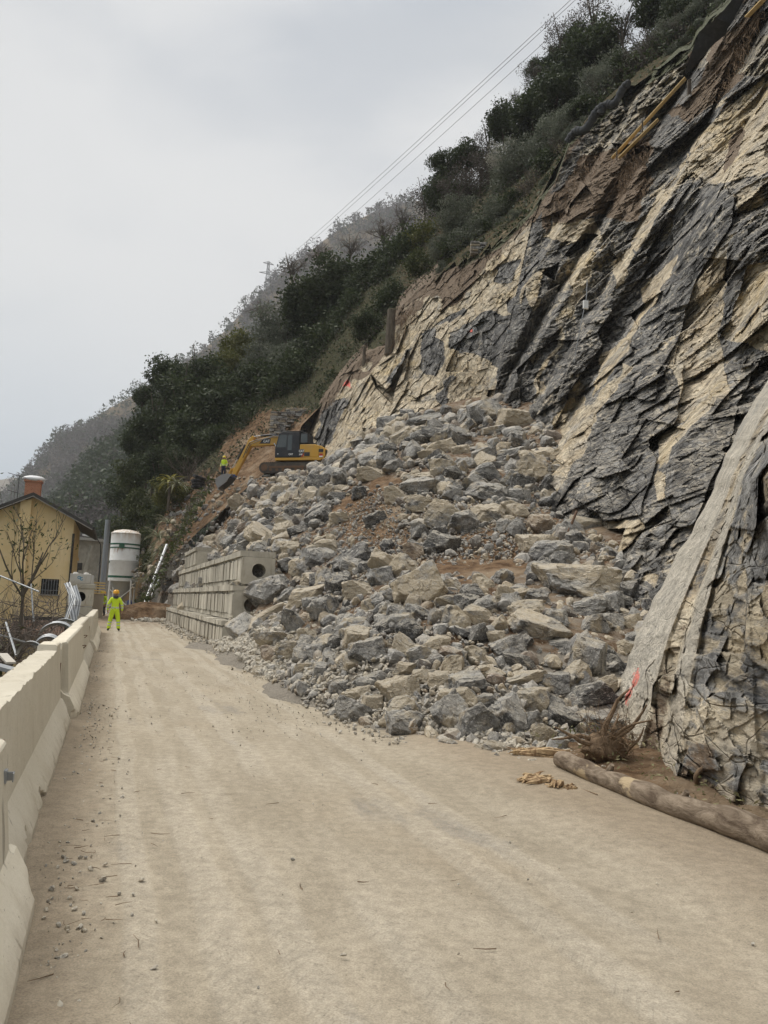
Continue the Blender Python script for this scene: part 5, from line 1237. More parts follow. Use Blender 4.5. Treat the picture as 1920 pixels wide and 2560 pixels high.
w1 = G(283, 1578); person(w1, R_(19), 'worker in yellow hi-vis overalls and orange helmet standing on the road, back turned', HV, HELM, .19, .35, .03)
zz = P(558, 1193, 63.5); person(zz, R_(165), 'worker in hi-vis jacket and navy trousers standing beside the excavator bucket', NAVY, HELY, .10, .25, .08, hood=False)
w3 = G(250, 1545); person(w3 + np.array([0, 0, 0.0]), R_(-60), 'worker in yellow hi-vis partly hidden behind the pierced concrete block', GREYC, HELY, .12, .3, .15)
w4 = RF(60.0, -0.55); person(w4, R_(150), 'far worker in yellow helmet standing in front of the silo', GREYC, HELM, .12, .3, .1)

# ------------------------------------------------------------------ silo
def m_silo():
    t = NT('silo_white'); c = t.coord(); z = t.n('ShaderNodeSeparateXYZ', {0: c}).outputs[2]
    st_ = t.noise(t.coord(scale=(4, 4, 0.35)), 1.6, 6, 0.65); n = t.noise(c, 2.0, 6, 0.65)
    col = t.mix(t.ss(n, 0.4, 0.7), (0.80, 0.80, 0.78), (0.70, 0.69, 0.66))
    top = t.math('MULTIPLY', t.ss(z, 5.9, 7.2), t.ss(st_, 0.34, 0.60))
    col = t.mix(t.math('MULTIPLY', top, 0.85), col, t.mix(st_, (0.30, 0.17, 0.06), (0.52, 0.38, 0.22)))
    dr = t.math('MULTIPLY', t.math('MULTIPLY', t.ss(z, 4.9, 5.45), t.ss(z, 5.55, 5.5)), t.ss(st_, 0.56, 0.64))
    col = t.mix(dr, col, (0.30, 0.13, 0.05))
    return t.out(col, 0.5, t.bump(n, 0.1, 0.02), spec=0.4)
SILO = m_silo(); GRN = paint('dark_green_paint', (0.02, 0.11, 0.065), 0.5, 0, 0.2)
def silo():
    b = RF(69.0, 0.75); o = empty('silo', b, R_(8), 'white cylindrical mortar silo with green bands and rusty top on steel legs', 'silo')
    m = MB(); m.lathe([(1.20, 2.75), (1.20, 4.45), (1.205, 4.46), (1.205, 4.5), (1.20, 4.51), (1.20, 6.72), (1.23, 6.73), (1.23, 6.80), (1.16, 6.86), (.85, 7.03), (.4, 7.13), (.02, 7.15)], 56); m.build('tank', SILO, o, smooth=True)
    m = MB(); m.lathe([(.14, 1.05), (.14, 1.25), (1.05, 2.76)], 40); m.build('cone', paint('silo_cone', (0.42, 0.42, 0.40), .6, 0, .4), o, smooth=True)
    for z0, z1, r in ((5.80, 5.92, 1.225), (5.50, 5.60, 1.225), (3.02, 3.20, 1.212)):
        m = MB(); m.lathe([(r - .01, z0), (r, z0 + .005), (r, z1 - .005), (r - .01, z1)], 56); m.build('band', GRN, o, smooth=True)
    m = MB(); m.box((-.05, -1.26, 5.68), (.42, .16, .40)); m.build('bracket', GRN, o, bevel=.01)
    for x in (-.9, .9):
        m = MB(); m.tube([(x + .12 * cos(a), 0, 6.95 + .12 * sin(a)) for a in np.linspace(-.2, pi + .2, 9)], .03, 6); m.build('lifting_eye', SILO, o)
    for x in (-.85, .85):
        for y in (-.85, .85): m = MB(); m.tube([(x * 1.05, y * 1.05, 0), (x, y, 2.85)], .075, 10); m.box((x * 1.05, y * 1.05, .02), (.32, .32, .04)); m.build('leg', SILO, o)
    for a, b2 in (((-.88, -.88, 2.1), (.88, -.88, .5)), ((.88, -.88, 2.1), (-.88, -.88, .5)), ((.88, -.88, 2.1), (.88, .88, .5)), ((-.88, -.88, 2.1), (-.88, .88, .5))): m = MB(); m.tube([a, b2], .04, 8); m.build('brace', SILO, o)
    text_mesh('lettering', 'in', .42, GRN, o, (-1.09, -.53, 4.35), (R_(90), 0, R_(-64)), .004)
silo()

# ------------------------------------------------------------------ yellow house
def m_stucco():
    t = NT('yellow_stucco'); c = t.coord(); n = t.noise(c, 0.7, 7, 0.62); n2 = t.noise(c, 18, 5, 0.7); n3 = t.noise(t.coord(scale=(2.5, 2.5, .35)), 1.3, 6, .65)
    col = t.mix(t.ss(n, .35, .68), (0.74, 0.56, 0.29), (0.80, 0.64, 0.38)); col = t.mix(t.math('MULTIPLY', t.ss(n3, .56, .74), .35), col, (0.38, 0.27, 0.13))
    return t.out(col, .9, t.bump(n2, .3, .01), spec=.1)
STUC = m_stucco(); ROOFM = paint('dark_roof_edge', (0.05, 0.048, 0.045), 0.7, 0, 0.3, (0.14, 0.13, 0.11)); TILE = paint('clay_tiles', (0.30, 0.19, 0.135), 0.85, 0, 0.7, (0.20, 0.19, 0.16), 3.0, 0.5)
def m_brick():
    t = NT('red_brick'); c = t.coord(rot=(R_(90), 0, 0)); b = t.n('ShaderNodeTexBrick', {'Vector': c, 'Color1': (.40, .13, .06, 1), 'Color2': (.52, .20, .10, 1), 'Mortar': (.40, .35, .28, 1), 'Scale': 4.0, 'Mortar Size': .025})
    return t.out(b.outputs[0], .9, t.bump(b.outputs['Fac'], -.4, .02), spec=.1)
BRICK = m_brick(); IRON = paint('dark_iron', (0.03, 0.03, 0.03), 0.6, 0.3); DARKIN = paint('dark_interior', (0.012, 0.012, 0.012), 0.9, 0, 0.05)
BAG = paint('white_plastic', (0.78, 0.78, 0.78), 0.5, 0, 0.15, (0.45, 0.42, 0.38), 3.0, 0.6); STONE = paint('grey_stone_sill', (0.30, 0.28, 0.25), 0.85, 0, 0.3)
def house():
    o = empty('house', RF(52.6, -5.1, -3.7), RA, 'yellow stucco house with dark gabled roof standing left below the road', 'house')
    z0 = 3.7
    ez = lambda x: 7.62 + z0 - abs(x) * .515
    hw = 2.47
    m = MB(); m.prism([(-hw, 0), (hw, 0), (hw, ez(hw) - .12), (0, ez(0) - .12), (-hw, ez(hw) - .12)], 0, 9.5); m.build('wall', STUC, o)
    m = MB(); m.prism([(-.72, .1), (-.08, .1), (-.08, ez(.4) - .10), (-.72, ez(.55) - .14)], -.32, -.002); m.build('chimney_breast', STUC, o)
    for sgn in (-1, 1):
        m = MB(); a = [(0, ez(0) + .12), (sgn * 3.62, ez(3.62) + .12), (sgn * 3.62, ez(3.62) - .10), (0, ez(0) - .10)]
        m.prism(a if sgn > 0 else a[::-1], -.62, 10.0); rf = m.build('roof', ROOFM, o)
        m = MB(); a = [(0, ez(0) - .10), (sgn * 3.6, ez(3.6) - .10), (sgn * 3.6, ez(3.6) - .16), (0, ez(0) - .16)]; m.prism(a if sgn > 0 else a[::-1], -.64, -.58); m.build('verge_board', STONE, rf)
        m = MB(); m.tube([(sgn * 3.68, -.6, ez(3.65) + .0), (sgn * 3.68, 10.0, ez(3.65) + .0)], .075, 8); m.build('gutter', IRON, rf)
    m = MB(); m.box((-.18, .85, ez(0) + .42), (.92, .7, 1.05)); m.box((-.18, .85, ez(0) + .97), (1.05, .82, .12)); m.build('chimney', BRICK, o)
    m = MB(); m.box((1.38, -.02, 3.72 + 1.92), (1.02, .03, .96)); w = m.build('window', DARKIN, o)
    m = MB()
    for x in np.linspace(.98, 1.78, 6): m.bar((x, -.07, 5.18), (x, -.07, 6.10), .022)
    m.bar((.80, -.07, 5.42), (1.96, -.07, 5.42), .022); m.build('grille', GALV, w)
    m = MB(); m.box((1.38, -.08, 5.12), (1.22, .18, .07)); m.build('sill', STONE, w)
    m = MB(); m.tube([(2.50, -.06, .2), (2.50, -.06, ez(hw) - 1.0)], .075, 10); m.build('downpipe', IRON, o)
    m = MB(); m.box((.95, -.72, 3.62), (2.9, .10, .12)); m.box((.95, -.02, 3.70), (2.9, .06, .16)); lr = m.build('porch_roof', IRON, o)
    m = MB()
    for k in range(17):
        x = -.45 + k * .178
        for r in range(5):
            a = (x, -.05 - r * .36, 3.52 - r * .15); b = (x, -.05 - (r + 1) * .39, 3.52 - (r + 1) * .165); m.tube([a, b], [.085, .095], 8)
    m.build('tiles', TILE, lr)
    # sheet tied over the chimney: soft folds
    V, Fc = ICO[3]; q = V.copy(); q = q * (1 + .10 * fbm(V, 3, 3, 9))[:, None] * np.array([.68, .5, .24]); q[:, 2] = np.maximum(q[:, 2], -.20)
    me = mesh_np('plastic_sheet', q, Fc, True); b = link('plastic_sheet', me, BAG); c = RF(52.6, -5.1, 0) + np.array([RN[0] * -.18 + RD[0] * .85, RN[1] * -.18 + RD[1] * .85, ez(0) - z0 + 1.12]); b.location = c; b.rotation_euler = (0, 0, RA); tag(b, 'white plastic sheet wrapped over the brick chimney top', 'plastic sheet')
    an = empty('antenna', RF(52.6, -6.1, ez(1.0) - z0), RA, 'thin television antenna on the roof beside the brick chimney', 'antenna')
    m = MB(); m.tube([(0, .4, -.1), (0, .4, 1.75)], .022, 6); m.build('mast', IRON, an)
    m = MB(); m.tube([(-.65, .3, 1.85), (.45, .5, 1.62)], .018, 5)
    for k in range(7): x = -.6 + k * .17; m.tube([(x, .3, 1.84 - k * .036), (x, .62, 1.84 - k * .036)], .010, 4)
    m.tube([(-.6, .3, .75), (.1, .5, .62)], .018, 5); m.build('aerial', IRON, an)
house()
# ------------------------------------------------------------------ leaves, crowns, bare branches
def leaf_quads(cen, size, r, up=0.3, aspect=0.55):
    n = len(cen); a = r.normal(size=(n, 3)); a[:, 2] += up; a /= np.linalg.norm(a, axis=1)[:, None]
    b = np.cross(a, r.normal(size=(n, 3))); b /= np.linalg.norm(b, axis=1)[:, None] + 1e-9; c = np.cross(a, b)
    L = (size * r.uniform(.6, 1.3, n))[:, None] if np.ndim(size) else (size * r.uniform(.6, 1.3, (n, 1)))
    V = np.stack([cen - b * L, cen - c * L * aspect, cen + b * L, cen + c * L * aspect], 1).reshape(-1, 3)
    return V, np.arange(4 * n).reshape(n, 4)
def crown_mesh(name, mat, seed, nb=46, per=95, leaf=0.055, flat=1.0, droop=0.0, spread=.78, fill=1.0):
    r = np.random.default_rng(seed); C = []
    for k in range(nb):
        d = r.normal(size=3); d /= np.linalg.norm(d); d[2] = d[2] * .85 + .08
        rad = spread * r.uniform(.35, 1.0) ** .6 * (1 + .22 * sin(3 * math.atan2(d[1], d[0]) + seed))
        c = d * rad * np.array([1, 1, flat]); br = r.uniform(.16, .34)
        m = int(per * (br / .25) ** 2 * fill); q = r.normal(size=(m, 3)); q /= np.linalg.norm(q, axis=1)[:, None]
        q *= (br * r.uniform(.35, 1.12, m) ** .5)[:, None] * np.array([1, 1, .8]); q[:, 2] -= droop * np.abs(q[:, 0])
        C.append(c + q)
        m2 = m // 7; tip = r.normal(size=(m2, 3)); tip /= np.linalg.norm(tip, axis=1)[:, None]; C.append(c + tip * br * r.uniform(1.0, 1.6, (m2, 1)))
    V, Fc = leaf_quads(np.concatenate(C), leaf, r)
    me = mesh_np(name, V, Fc); me.materials.append(mat); return me
def branch_mesh(name, mat, seed, n0=7, depth=4, length=0.5, spread=0.55, r0=0.035, up=0.35, trunk=0.0, sides=4, fork=3, gnarl=.18):
    r = random.Random(seed); m = MB()
    def grow(p, d, L, rad, lev):
        pts = [p]; q = Vector(p); dd = Vector(d)
        for k in range(3):
            dd = (dd + Vector((r.gauss(0, gnarl), r.gauss(0, gnarl), r.gauss(0, gnarl) + up * .12))).normalized(); q = q + dd * (L / 3); pts.append(tuple(q))
        m.tube(pts, [rad, rad * .85, rad * .7, rad * .55], sides if lev < 2 else 3, caps=False)
        if lev >= depth: return
        for k in range(fork):
            e = (dd + Vector((r.gauss(0, spread), r.gauss(0, spread), r.gauss(0, spread * .7) + up * .3))).normalized()
            s = r.choice((1, 2, 3)); grow(pts[s], e, L * r.uniform(.62, .85), rad * (.62 if s > 1 else .5), lev + 1)
    if trunk > 0:
        m.tube([(0, 0, 0), (.02, .01, trunk * .5), (0, 0, trunk)], [r0 * 1.3, r0 * 1.1, r0], 8)
    for k in range(n0):
        a = 2 * pi * k / n0 + r.uniform(-.4, .4); t = r.uniform(.25, .75) if n0 > 1 else 0.1
        grow((0, 0, trunk * r.uniform(.7, 1.0)), (cos(a) * t, sin(a) * t, 1 - t * .4), length * r.uniform(.8, 1.15), r0 * r.uniform(.6, .9), 0)
    me = bpy.data.meshes.new(name); me.from_pydata(m.v, [], m.f); me.update(); me.materials.append(mat); return me
CROWN = dict(e=[crown_mesh('crown', M_EVERG, 40 + k, nb=52, per=100, leaf=.05) for k in range(5)], o=[crown_mesh('crown', M_OLIVE, 50 + k, nb=60, per=110, leaf=.036, spread=.74) for k in range(3)],
             g=[crown_mesh('crown', M_GREEN, 60 + k, nb=44, per=90, leaf=.05) for k in range(3)], y=[crown_mesh('crown', M_YGREEN, 65 + k, nb=46, per=90, leaf=.05) for k in range(2)],
             w=[crown_mesh('crown', M_BLOSS, 70, nb=60, per=90, leaf=.03)], t=[crown_mesh('crown', M_BROWNL, 75 + k, nb=50, per=85, leaf=.03, fill=.7) for k in range(2)])
BARE = [branch_mesh('crown', M_TWIG, 80 + k, n0=8, depth=4, length=.36, spread=.72, r0=.026, trunk=.02, up=.2) for k in range(4)]
BUSH = [branch_mesh('crown', M_TWIG, 90 + k, n0=16, depth=3, length=.5, spread=.34, r0=.014, trunk=.0, fork=2) for k in range(3)]
def trunk_mesh(seed, lean=.2):
    r = random.Random(seed); m = MB(); m.tube([(0, 0, -.3), (.02, .0, 0), (lean * .3, .03, .4), (lean * .7, .0, .75), (lean, .02, 1.05)], [.085, .07, .055, .05, .035], 9, caps=True)
    for k in range(5):
        a = r.uniform(0, 6.28); m.tube([(lean * .6, 0, .65 + .05 * k), (lean * .6 + .25 * cos(a), .25 * sin(a), 1.0 + .05 * k), (lean * .6 + .5 * cos(a), .5 * sin(a), 1.25 + .08 * k)], [.035, .025, .012], 6)
    me = bpy.data.meshes.new('trunk'); me.from_pydata(m.v, [], m.f); me.update(); me.materials.append(M_BARK)
    for f in me.polygons: f.use_smooth = True
    return me
TRUNK = [trunk_mesh(k, l) for k, l in enumerate((.15, -.2, .3, -.1))]
TW = dict(e=('dark evergreen tree', 'tree'), o=('grey green olive tree', 'tree'), g=('green leafy shrub', 'shrub'), y=('yellowish green bush', 'shrub'), w=('pale blossoming tree', 'tree'), t=('brown twiggy tree', 'tree'), b=('bare leafless tree', 'tree'), s=('bare twiggy bush', 'shrub'))
def tree(u, v, rpx, Y, k, where, hz=1.0, base=None):
    c = P(u, v, Y); R = rpx * Y / F * (1.22 if k in 'eowty' else 1.0); nm = {'e': 'evergreen_tree', 'o': 'olive_tree', 'g': 'leafy_shrub', 'y': 'leafy_shrub', 'w': 'blossom_tree', 't': 'twiggy_tree', 'b': 'bare_tree', 's': 'bare_shrub'}[k]
    gz = float(ZH(c[0], c[1])) if base is None else base
    z0 = min(gz, c[2] - R * .6)
    z0 = max(z0, c[2] - R * 2.3)
    o = empty(nm, (c[0], c[1], z0), 0, f'{TW[k][0]} {where}', TW[k][1], 'trees and shrubs of the wooded slope')
    i = int(u * 7 + v)
    if k in 'bs':
        q = link('branches', (BARE if k == 'b' else BUSH)[i % 3], None, o); q.scale = (R * 1.25, R * 1.25, R * 1.15 * hz); q.location = (0, 0, c[2] - z0 - R * .9)
        if k == 'b': q.location = (0, 0, c[2] - z0 - R * .75)
    else:
        q = link('crown', CROWN[k][i % len(CROWN[k])], None, o); q.scale = (R * random.uniform(.95, 1.1), R, R * hz * random.uniform(.9, 1.08)); q.location = (0, 0, c[2] - z0)
    q.rotation_euler = (0, 0, random.uniform(0, 6.28))
    if k in 'eowtb':
        H = max(c[2] - z0, .5); tq = link('trunk', TRUNK[i % 4], None, o); tq.scale = (R * .75, R * .75, H * .95 if k != 'b' else max(H - R * .6, .3)); tq.rotation_euler = (0, 0, random.uniform(0, 6.28))
    return o
TREES = [
 # dark wood behind the excavator
 (392,1062,62,84,'e','at the left end of the dark wood, lowest crown'),(450,1015,78,84,'e','second crown from the left end of the dark wood'),(425,945,52,88,'e','with a pointed top above the left end of the wood'),(505,960,70,86,'e','left of the yellowish bush in the wood'),(560,1040,85,80,'e','above the bare bush left of the excavator'),(478,1095,75,78,'e','behind the bare bush'),(640,990,85,80,'e','straight above the excavator boom'),
 (600,880,58,92,'y','on top of the wood against the far hill'),(565,925,50,88,'y','below the yellowish treetop in the wood'),(690,835,72,90,'o','tall greyish crown in the middle of the wood'),(720,905,62,80,'o','with a long bare trunk above the excavator'),(655,900,50,84,'o','left of the long trunked olive'),
 (780,770,88,86,'e','in the middle of the wood, right of the tall olive'),(860,725,86,84,'e','on the skyline of the wood, centre'),(905,810,80,78,'e','above the yellow rock face'),(960,705,88,80,'e','left of the brown earth rim'),(825,880,85,76,'e','deep in the wood above the stone terraces'),(760,970,78,74,'e','above the dry stone walls'),(905,905,52,70,'e','beside the sawn stump'),(850,990,58,70,'e','low in the wood over the rock face'),(700,1000,70,76,'e','right of the excavator boom, low in the wood'),(620,1075,60,74,'e','low behind the excavator boom'),(540,1120,55,74,'e','low beside the worker on the platform'),
 (1010,645,66,76,'e','under the isolated olive'),(1065,605,56,74,'y','below the isolated round olive'),(1050,665,50,64,'g','at the rim of the brown earth'),(985,765,60,68,'e','overhanging the yellow face'),
 (735,650,58,110,'b','standing grey on the skyline left of the wood'),(800,620,58,108,'b','on the skyline, second bare crown'),(655,760,52,112,'b','on the skyline above the olive'),(880,600,56,104,'b','on the skyline before the far hill'),(960,560,62,100,'b','beneath the far hill crest'),(1010,530,58,96,'b','left of the isolated olive'),(1060,500,48,92,'t','behind the isolated olive'),
 # upper right
 (1145,548,58,58,'o','standing isolated and round at the cliff edge'),(1245,525,42,54,'o','small, right of the isolated round olive'),(1300,420,78,58,'o','beside the pale blossoming tree'),(1262,395,44,62,'w','halfway up the cliff edge'),(1385,345,76,58,'o','behind the grey roll of netting'),(1200,430,62,70,'t','between the dark firs and the blossom'),(1120,470,52,76,'e','on the skyline above the isolated olive'),(1165,400,46,76,'e','pointed, left of the brown twiggy tree'),(1265,310,56,70,'e','on the skyline above the blossoming tree'),(1225,355,46,74,'t','on the skyline left of the upper firs'),(1335,280,62,66,'e','left of the big upper olive'),(1430,205,80,64,'e','high on the skyline, broad crown'),(1490,130,76,62,'e','high on the skyline, second from the top'),(1415,130,40,68,'e','slim, poking from the skyline'),(1500,245,66,54,'o','above the roll of netting'),(1565,185,72,54,'o','at the top end of the dry stone wall'),(1450,300,52,54,'o','just left of the roll of netting'),
 (1610,105,105,56,'b','large with many stems at the top of the slope'),(1705,55,90,52,'b','leaning near the black netting'),(1560,40,80,60,'b','at the top edge of the photo'),(1655,10,76,58,'e','cut by the top edge, above the bare trees'),(1760,10,66,54,'e','cut by the top edge, right of the bare trees'),(1480,40,66,66,'t','hazy on the top skyline'),(1850,-60,90,52,'e','cut by the top edge at the far right'),(1340,200,44,72,'t','thin, on the skyline between the firs'),(1290,235,36,76,'b','thin, on the skyline below the broad crown'),
 # green bank at the left
 (350,1275,58,76,'g','above the silo, large'),(330,1190,52,84,'g','over the roadside bank, topmost'),(400,1300,50,70,'g','right of the silo top, on the bank'),(365,1365,48,68,'g','just right of the silo'),(300,1330,46,88,'g','behind the silo'),(430,1235,42,68,'y','beside the palm, above the bank'),(455,1165,44,74,'e','small, at the foot of the wood beside the bare bush'),(395,1170,58,80,'e','above the palm'),(345,1110,48,92,'e','leftmost, in front of the hazy hill'),(310,1240,45,98,'e','hazy, left above the silo'),(385,1410,40,64,'g','low on the bank behind the leaning pole'),
 (475,1135,78,68,'s','with a wide fan of grey stems left of the excavator'),(520,1165,50,66,'s','small, behind the worker'),(440,1180,46,68,'s','left of the big fan of stems'),(640,1110,40,70,'s','thin, behind the boom'),(400,1350,45,66,'s','dry, hanging over the bank'),(430,1310,36,62,'s','dry, on the edge of the brown bank')]
for a in TREES: tree(*a)
# the crowns packed in between, which nothing tells apart
rf_ = random.Random(41)
FILL = []
for u, v, rp, Y, k, wh in TREES:
    if k in 'eot' and u > 380:
        for _ in range(2 if k == 'e' else 1): FILL.append((u + rf_.uniform(-75, 75), v + rf_.uniform(5, 60), rp * rf_.uniform(.6, .95), Y + rf_.uniform(-3, 5), k))
for u, v, rp, Y, k in FILL:
    vt = float(np.interp(u, TOPU, TOPV)) if u > 740 else (1100 if u > 560 else 1180)
    if v + rp * .3 > vt: continue
    upper = u > 1130
    tree(u, v, rp, Y, k, {'e': 'in the packed middle of the ', 'o': 'merging into its neighbours in the ', 't': 'half hidden among evergreens of the '}[k] + ('upper slope' if upper else 'wood above the excavator'))
# low shrubs along the cliff rim
for n_ in range(34):
    u = 1105 + n_ * 21 + rf_.uniform(-8, 8); vt = float(np.interp(u, TOPU, TOPV)); Yr = float(np.interp(u, [1085, 1177, 1330, 1421, 1571, 1726, 1832], [57, 53, 49.5, 48.5, 46, 44, 42]))
    tree(u, vt - rf_.uniform(8, 22), rf_.uniform(15, 27), Yr, rf_.choice('ogos'), 'low on the rim of the cliff')
for n_ in range(26):
    u = 1110 + n_ * 26 + rf_.uniform(-10, 10); vt = float(np.interp(u, TOPU, TOPV)); Yr = float(np.interp(u, [1085, 1177, 1330, 1421, 1571, 1726, 1832], [59, 55, 52, 51, 48, 46, 44]))
    tree(u, vt - rf_.uniform(38, 62), rf_.uniform(34, 50), Yr, rf_.choice('oooet'), 'standing close behind the rim of the cliff')
# undergrowth: a leaf layer over the hillside
def undergrowth():
    r = np.random.default_rng(77); n = 230000
    x = r.uniform(-46, 42, n); y = r.uniform(40, 118, n); z = ZH(x, y) + r.uniform(0, 1.0, n) * (0.3 + 1.5 * (vnoise(np.stack([x, y, 0 * x], -1), .35, 6) > 0.0))
    p = np.stack([x, y, z], -1); u, v = proj(p); vt = np.interp(u, TOPU, TOPV); s, t = st(x, y)
    Yt = np.interp(u, [700, 800, 915, 967, 1085, 1177, 1330, 1421, 1571, 1726, 1832, 1950, 2300], [66, 65, 61, 59, 55, 51, 47.5, 46.5, 44, 42, 39.5, 37, 34])
    ok = ((u >= 740) & (v < vt - 2) & (Y_ok(y, Yt))) | ((u < 760) & (y > 66) & (t > 2.0)); ok &= z > 0
    p = p[ok]; half = len(p) // 2
    V, Fc = leaf_quads(p[:half], .13, r); o = link('undergrowth', mesh_np('undergrowth', V, Fc), M_EVERG); tag(o, 'dark evergreen undergrowth covering the wooded slope', 'undergrowth', kind='stuff')
    V, Fc = leaf_quads(p[half:], .12, r, aspect=.25); o = link('dry_undergrowth', mesh_np('dry_undergrowth', V, Fc), M_BROWNL); tag(o, 'dry brown twigs and scrub among the trees on the slope', 'undergrowth', kind='stuff')
def Y_ok(y, Yt): return y > Yt + .3
undergrowth()
def bank_stones():
    # stones lying on the torn brown bank under the excavator
    r = np.random.default_rng(91); Yg = np.arange(50, 92, .12); pos = []; sz = []
    for k in range(1500):
        u = r.uniform(330, 720); v = r.uniform(1175, 1480)
        if v > 1240 + (700 - u) * .78 or v < 1195 + max(0, 520 - u) * .5: continue
        q = P(u, v, Yg); z = np.maximum(np.where(Yg > 60, ZH(q[:, 0], q[:, 1]), -9), zpile(q[:, 0], q[:, 1])); h = np.nonzero(q[:, 2] <= z)[0]
        if len(h): pos.append(q[h[0]]); sz.append(.10 + .45 * r.random() ** 3)
    sz = np.array(sz)[:, None]; V, Fc = merge(LO2, np.array(pos), sz * r.uniform(.6, 1.3, (len(pos), 3)), r)
    tag(link('bank_stones', mesh_np('bank_stones', V, Fc), M_RUBBLE), 'loose stones on the torn brown bank under the excavator', 'stones', kind='stuff')
bank_stones()
def bank_plants():
    # dry stalks and creepers hanging down the roadside bank beyond the wall
    r = np.random.default_rng(78); P_ = []
    for k in range(2600):
        s = r.uniform(54, 74); h = r.uniform(0, 1); t = 2.0 + h * 4.2; z = max((t - 1.9) * 2.3 - .2, 0)
        P_.append(RF(s, t + r.normal(0, .2) - .15, z + r.uniform(0, .5)))
    P_ = np.array(P_); V, Fc = leaf_quads(P_[:1300], .30, r, aspect=.10); tag(link('dry_grass', mesh_np('dry_grass', V, Fc), M_BROWNL), 'dry stalks and grass hanging on the roadside bank', 'grass', kind='stuff')
    V, Fc = leaf_quads(P_[1300:], .20, r, aspect=.5); tag(link('creepers', mesh_np('creepers', V, Fc), M_GREEN), 'green creepers on the roadside bank beside the silo', 'creepers', kind='stuff')
bank_plants()
def blades(name, loc, n, L, wd, mat, seed, label, cat, arch=1.0, el=(25, 80), group=None):
    r = random.Random(seed); m = MB(); o = empty(name, loc, 0, label, cat, group)
    for k in range(n):
        a = r.uniform(0, 6.28); e = R_(r.uniform(*el)); l = L * r.uniform(.65, 1.1); q = Vector((0, 0, 0)); V = []; w0 = wd * r.uniform(.8, 1.2)
        for i in range(7):
            f = i / 6; w = w0 * (1 - f ** 2) + .004; sd = Vector((-sin(a), cos(a), 0)) * w; V += [q - sd, q + Vector((0, 0, -.02)), q + sd]
            q = q + Vector((cos(a) * cos(e), sin(a) * cos(e), sin(e))) * (l / 6); e -= arch * .36 * r.uniform(.6, 1.3)
        m.add(V, [(3 * i + j, 3 * i + j + 1, 3 * i + j + 4, 3 * i + j + 3) for i in range(6) for j in range(2)])
    m.build('leaves', mat, o); return o
ag = 'agaves on the roadside bank'
for n_, (u, v, Y, L, lab) in enumerate(((395,1345,63,1.9,'large pale agave right of the silo top'),(378,1420,63,1.5,'striped agave halfway down the bank beside the silo'),(440,1215,61,1.6,'broken agave at the left rim of the platform'),(405,1385,62,1.5,'drooping agave above the striped one'),(365,1455,62,1.3,'lowest agave on the bank behind the leaning pole'),(420,1310,63,1.4,'topmost agave on the bank, under the dry bush'))):
    blades('agave', P(u, v, Y), 26, L, .075, M_AGAVE, 30 + n_, lab, 'agave', .8, (10, 75), ag)
pl = P(425, 1205, 66); pm = blades('palm_tree', pl, 34, 1.7, .16, M_PALM, 44, 'yellow green fan palm left of the platform rim', 'palm', .75, (-5, 80)); m = MB(); m.tube([(0, 0, -2.5), (0, 0, .05)], [.13, .11], 8); m.build('trunk', M_BARK, pm)

# ------------------------------------------------------------------ far hills with their woods
SKY1 = [(-260, 1390), (-60, 1300), (20, 1245), (63, 1190), (108, 1148), (133, 1112), (142, 1097), (211, 1067), (256, 1031), (322, 994), (386, 958), (440, 918), (495, 884), (560, 830), (625, 760), (718, 668), (772, 630), (843, 576), (940, 527), (1005, 506), (1070, 500), (1160, 470), (1300, 420), (1500, 330)]
SKY2 = [(100, 1330), (150, 1268), (196, 1202), (250, 1134), (301, 1100), (368, 1030), (450, 960), (560, 900), (700, 830)]
def hill(name, skyl, Yb, Yt_, vb, mats, dens, seed, tr, label, size):
    us = np.linspace(skyl[0][0], skyl[-1][0], 150); vs = np.interp(us, *np.array(skyl).T); k = np.linspace(0, 1, 60)
    U = np.repeat(us[:, None], 60, 1); V = vb + (vs[:, None] - vb) * k[None]; Y = Yb + (Yt_ - Yb) * k[None] ** 1.5 + 0 * U
    p = P(U, V, Y); p[..., 2] += size * 1.0 * fbm(p, .02, 4, seed) * (k[None] < .97)
    # far side so the crest is a real ridge
    bk = p[:, -1:] + np.array([0, 1, -0.5]) * np.array([80, 300])[None, :, None]
    p = np.concatenate([p, bk], 1)
    me = mesh_np(name, p, grid_faces(150, 62), True); set_cols(me, 'rock', np.tile([0.0, .5, 0, 1], (150 * 62, 1)))
    tag(link(name, me, M_EARTH), kind='structure')
    r = np.random.default_rng(seed)
    for tname, mat, frac, leaf, asp in tr:
        n = int(dens * frac); i = r.integers(0, 149, n); j = np.minimum((r.random(n) ** .8 * 59), 58.99); jf = j.astype(int); f = (j - jf)[:, None]; fi = r.random((n, 1))
        b = (p[i, jf] * (1 - f) + p[i, jf + 1] * f) * (1 - fi) + (p[i + 1, jf] * (1 - f) + p[i + 1, jf + 1] * f) * fi
        nz = vnoise(b, .018, seed + 5); keep = (nz > -.15) if 'ever' in tname else (nz < .25); b = b[keep]
        n = len(b); H = size * r.uniform(.7, 1.4, n); m = 34
        q = r.normal(size=(n, m, 3)); q /= np.linalg.norm(q, axis=2)[..., None]; q *= (r.uniform(.3, 1, (n, m)) ** .5)[..., None]
        q = q * (H[:, None, None] * np.array([.42, .42, .5])) + b[:, None] + np.array([0, 0, 1.0]) * (H * .55)[:, None, None]
        V_, Fc = leaf_quads(q.reshape(-1, 3), leaf, r, aspect=asp)
        tag(link(tname, mesh_np(tname, V_, Fc), mat), label[tname], 'forest', kind='stuff')
M_FARB = m_leaf('far_bare_wood', (0.062, 0.053, 0.05), (0.11, 0.094, 0.088), (0.045, 0.04, 0.038)); M_FARE = m_leaf('far_evergreen_wood', (0.026, 0.042, 0.018), (0.06, 0.08, 0.034), (0.02, 0.03, 0.014))
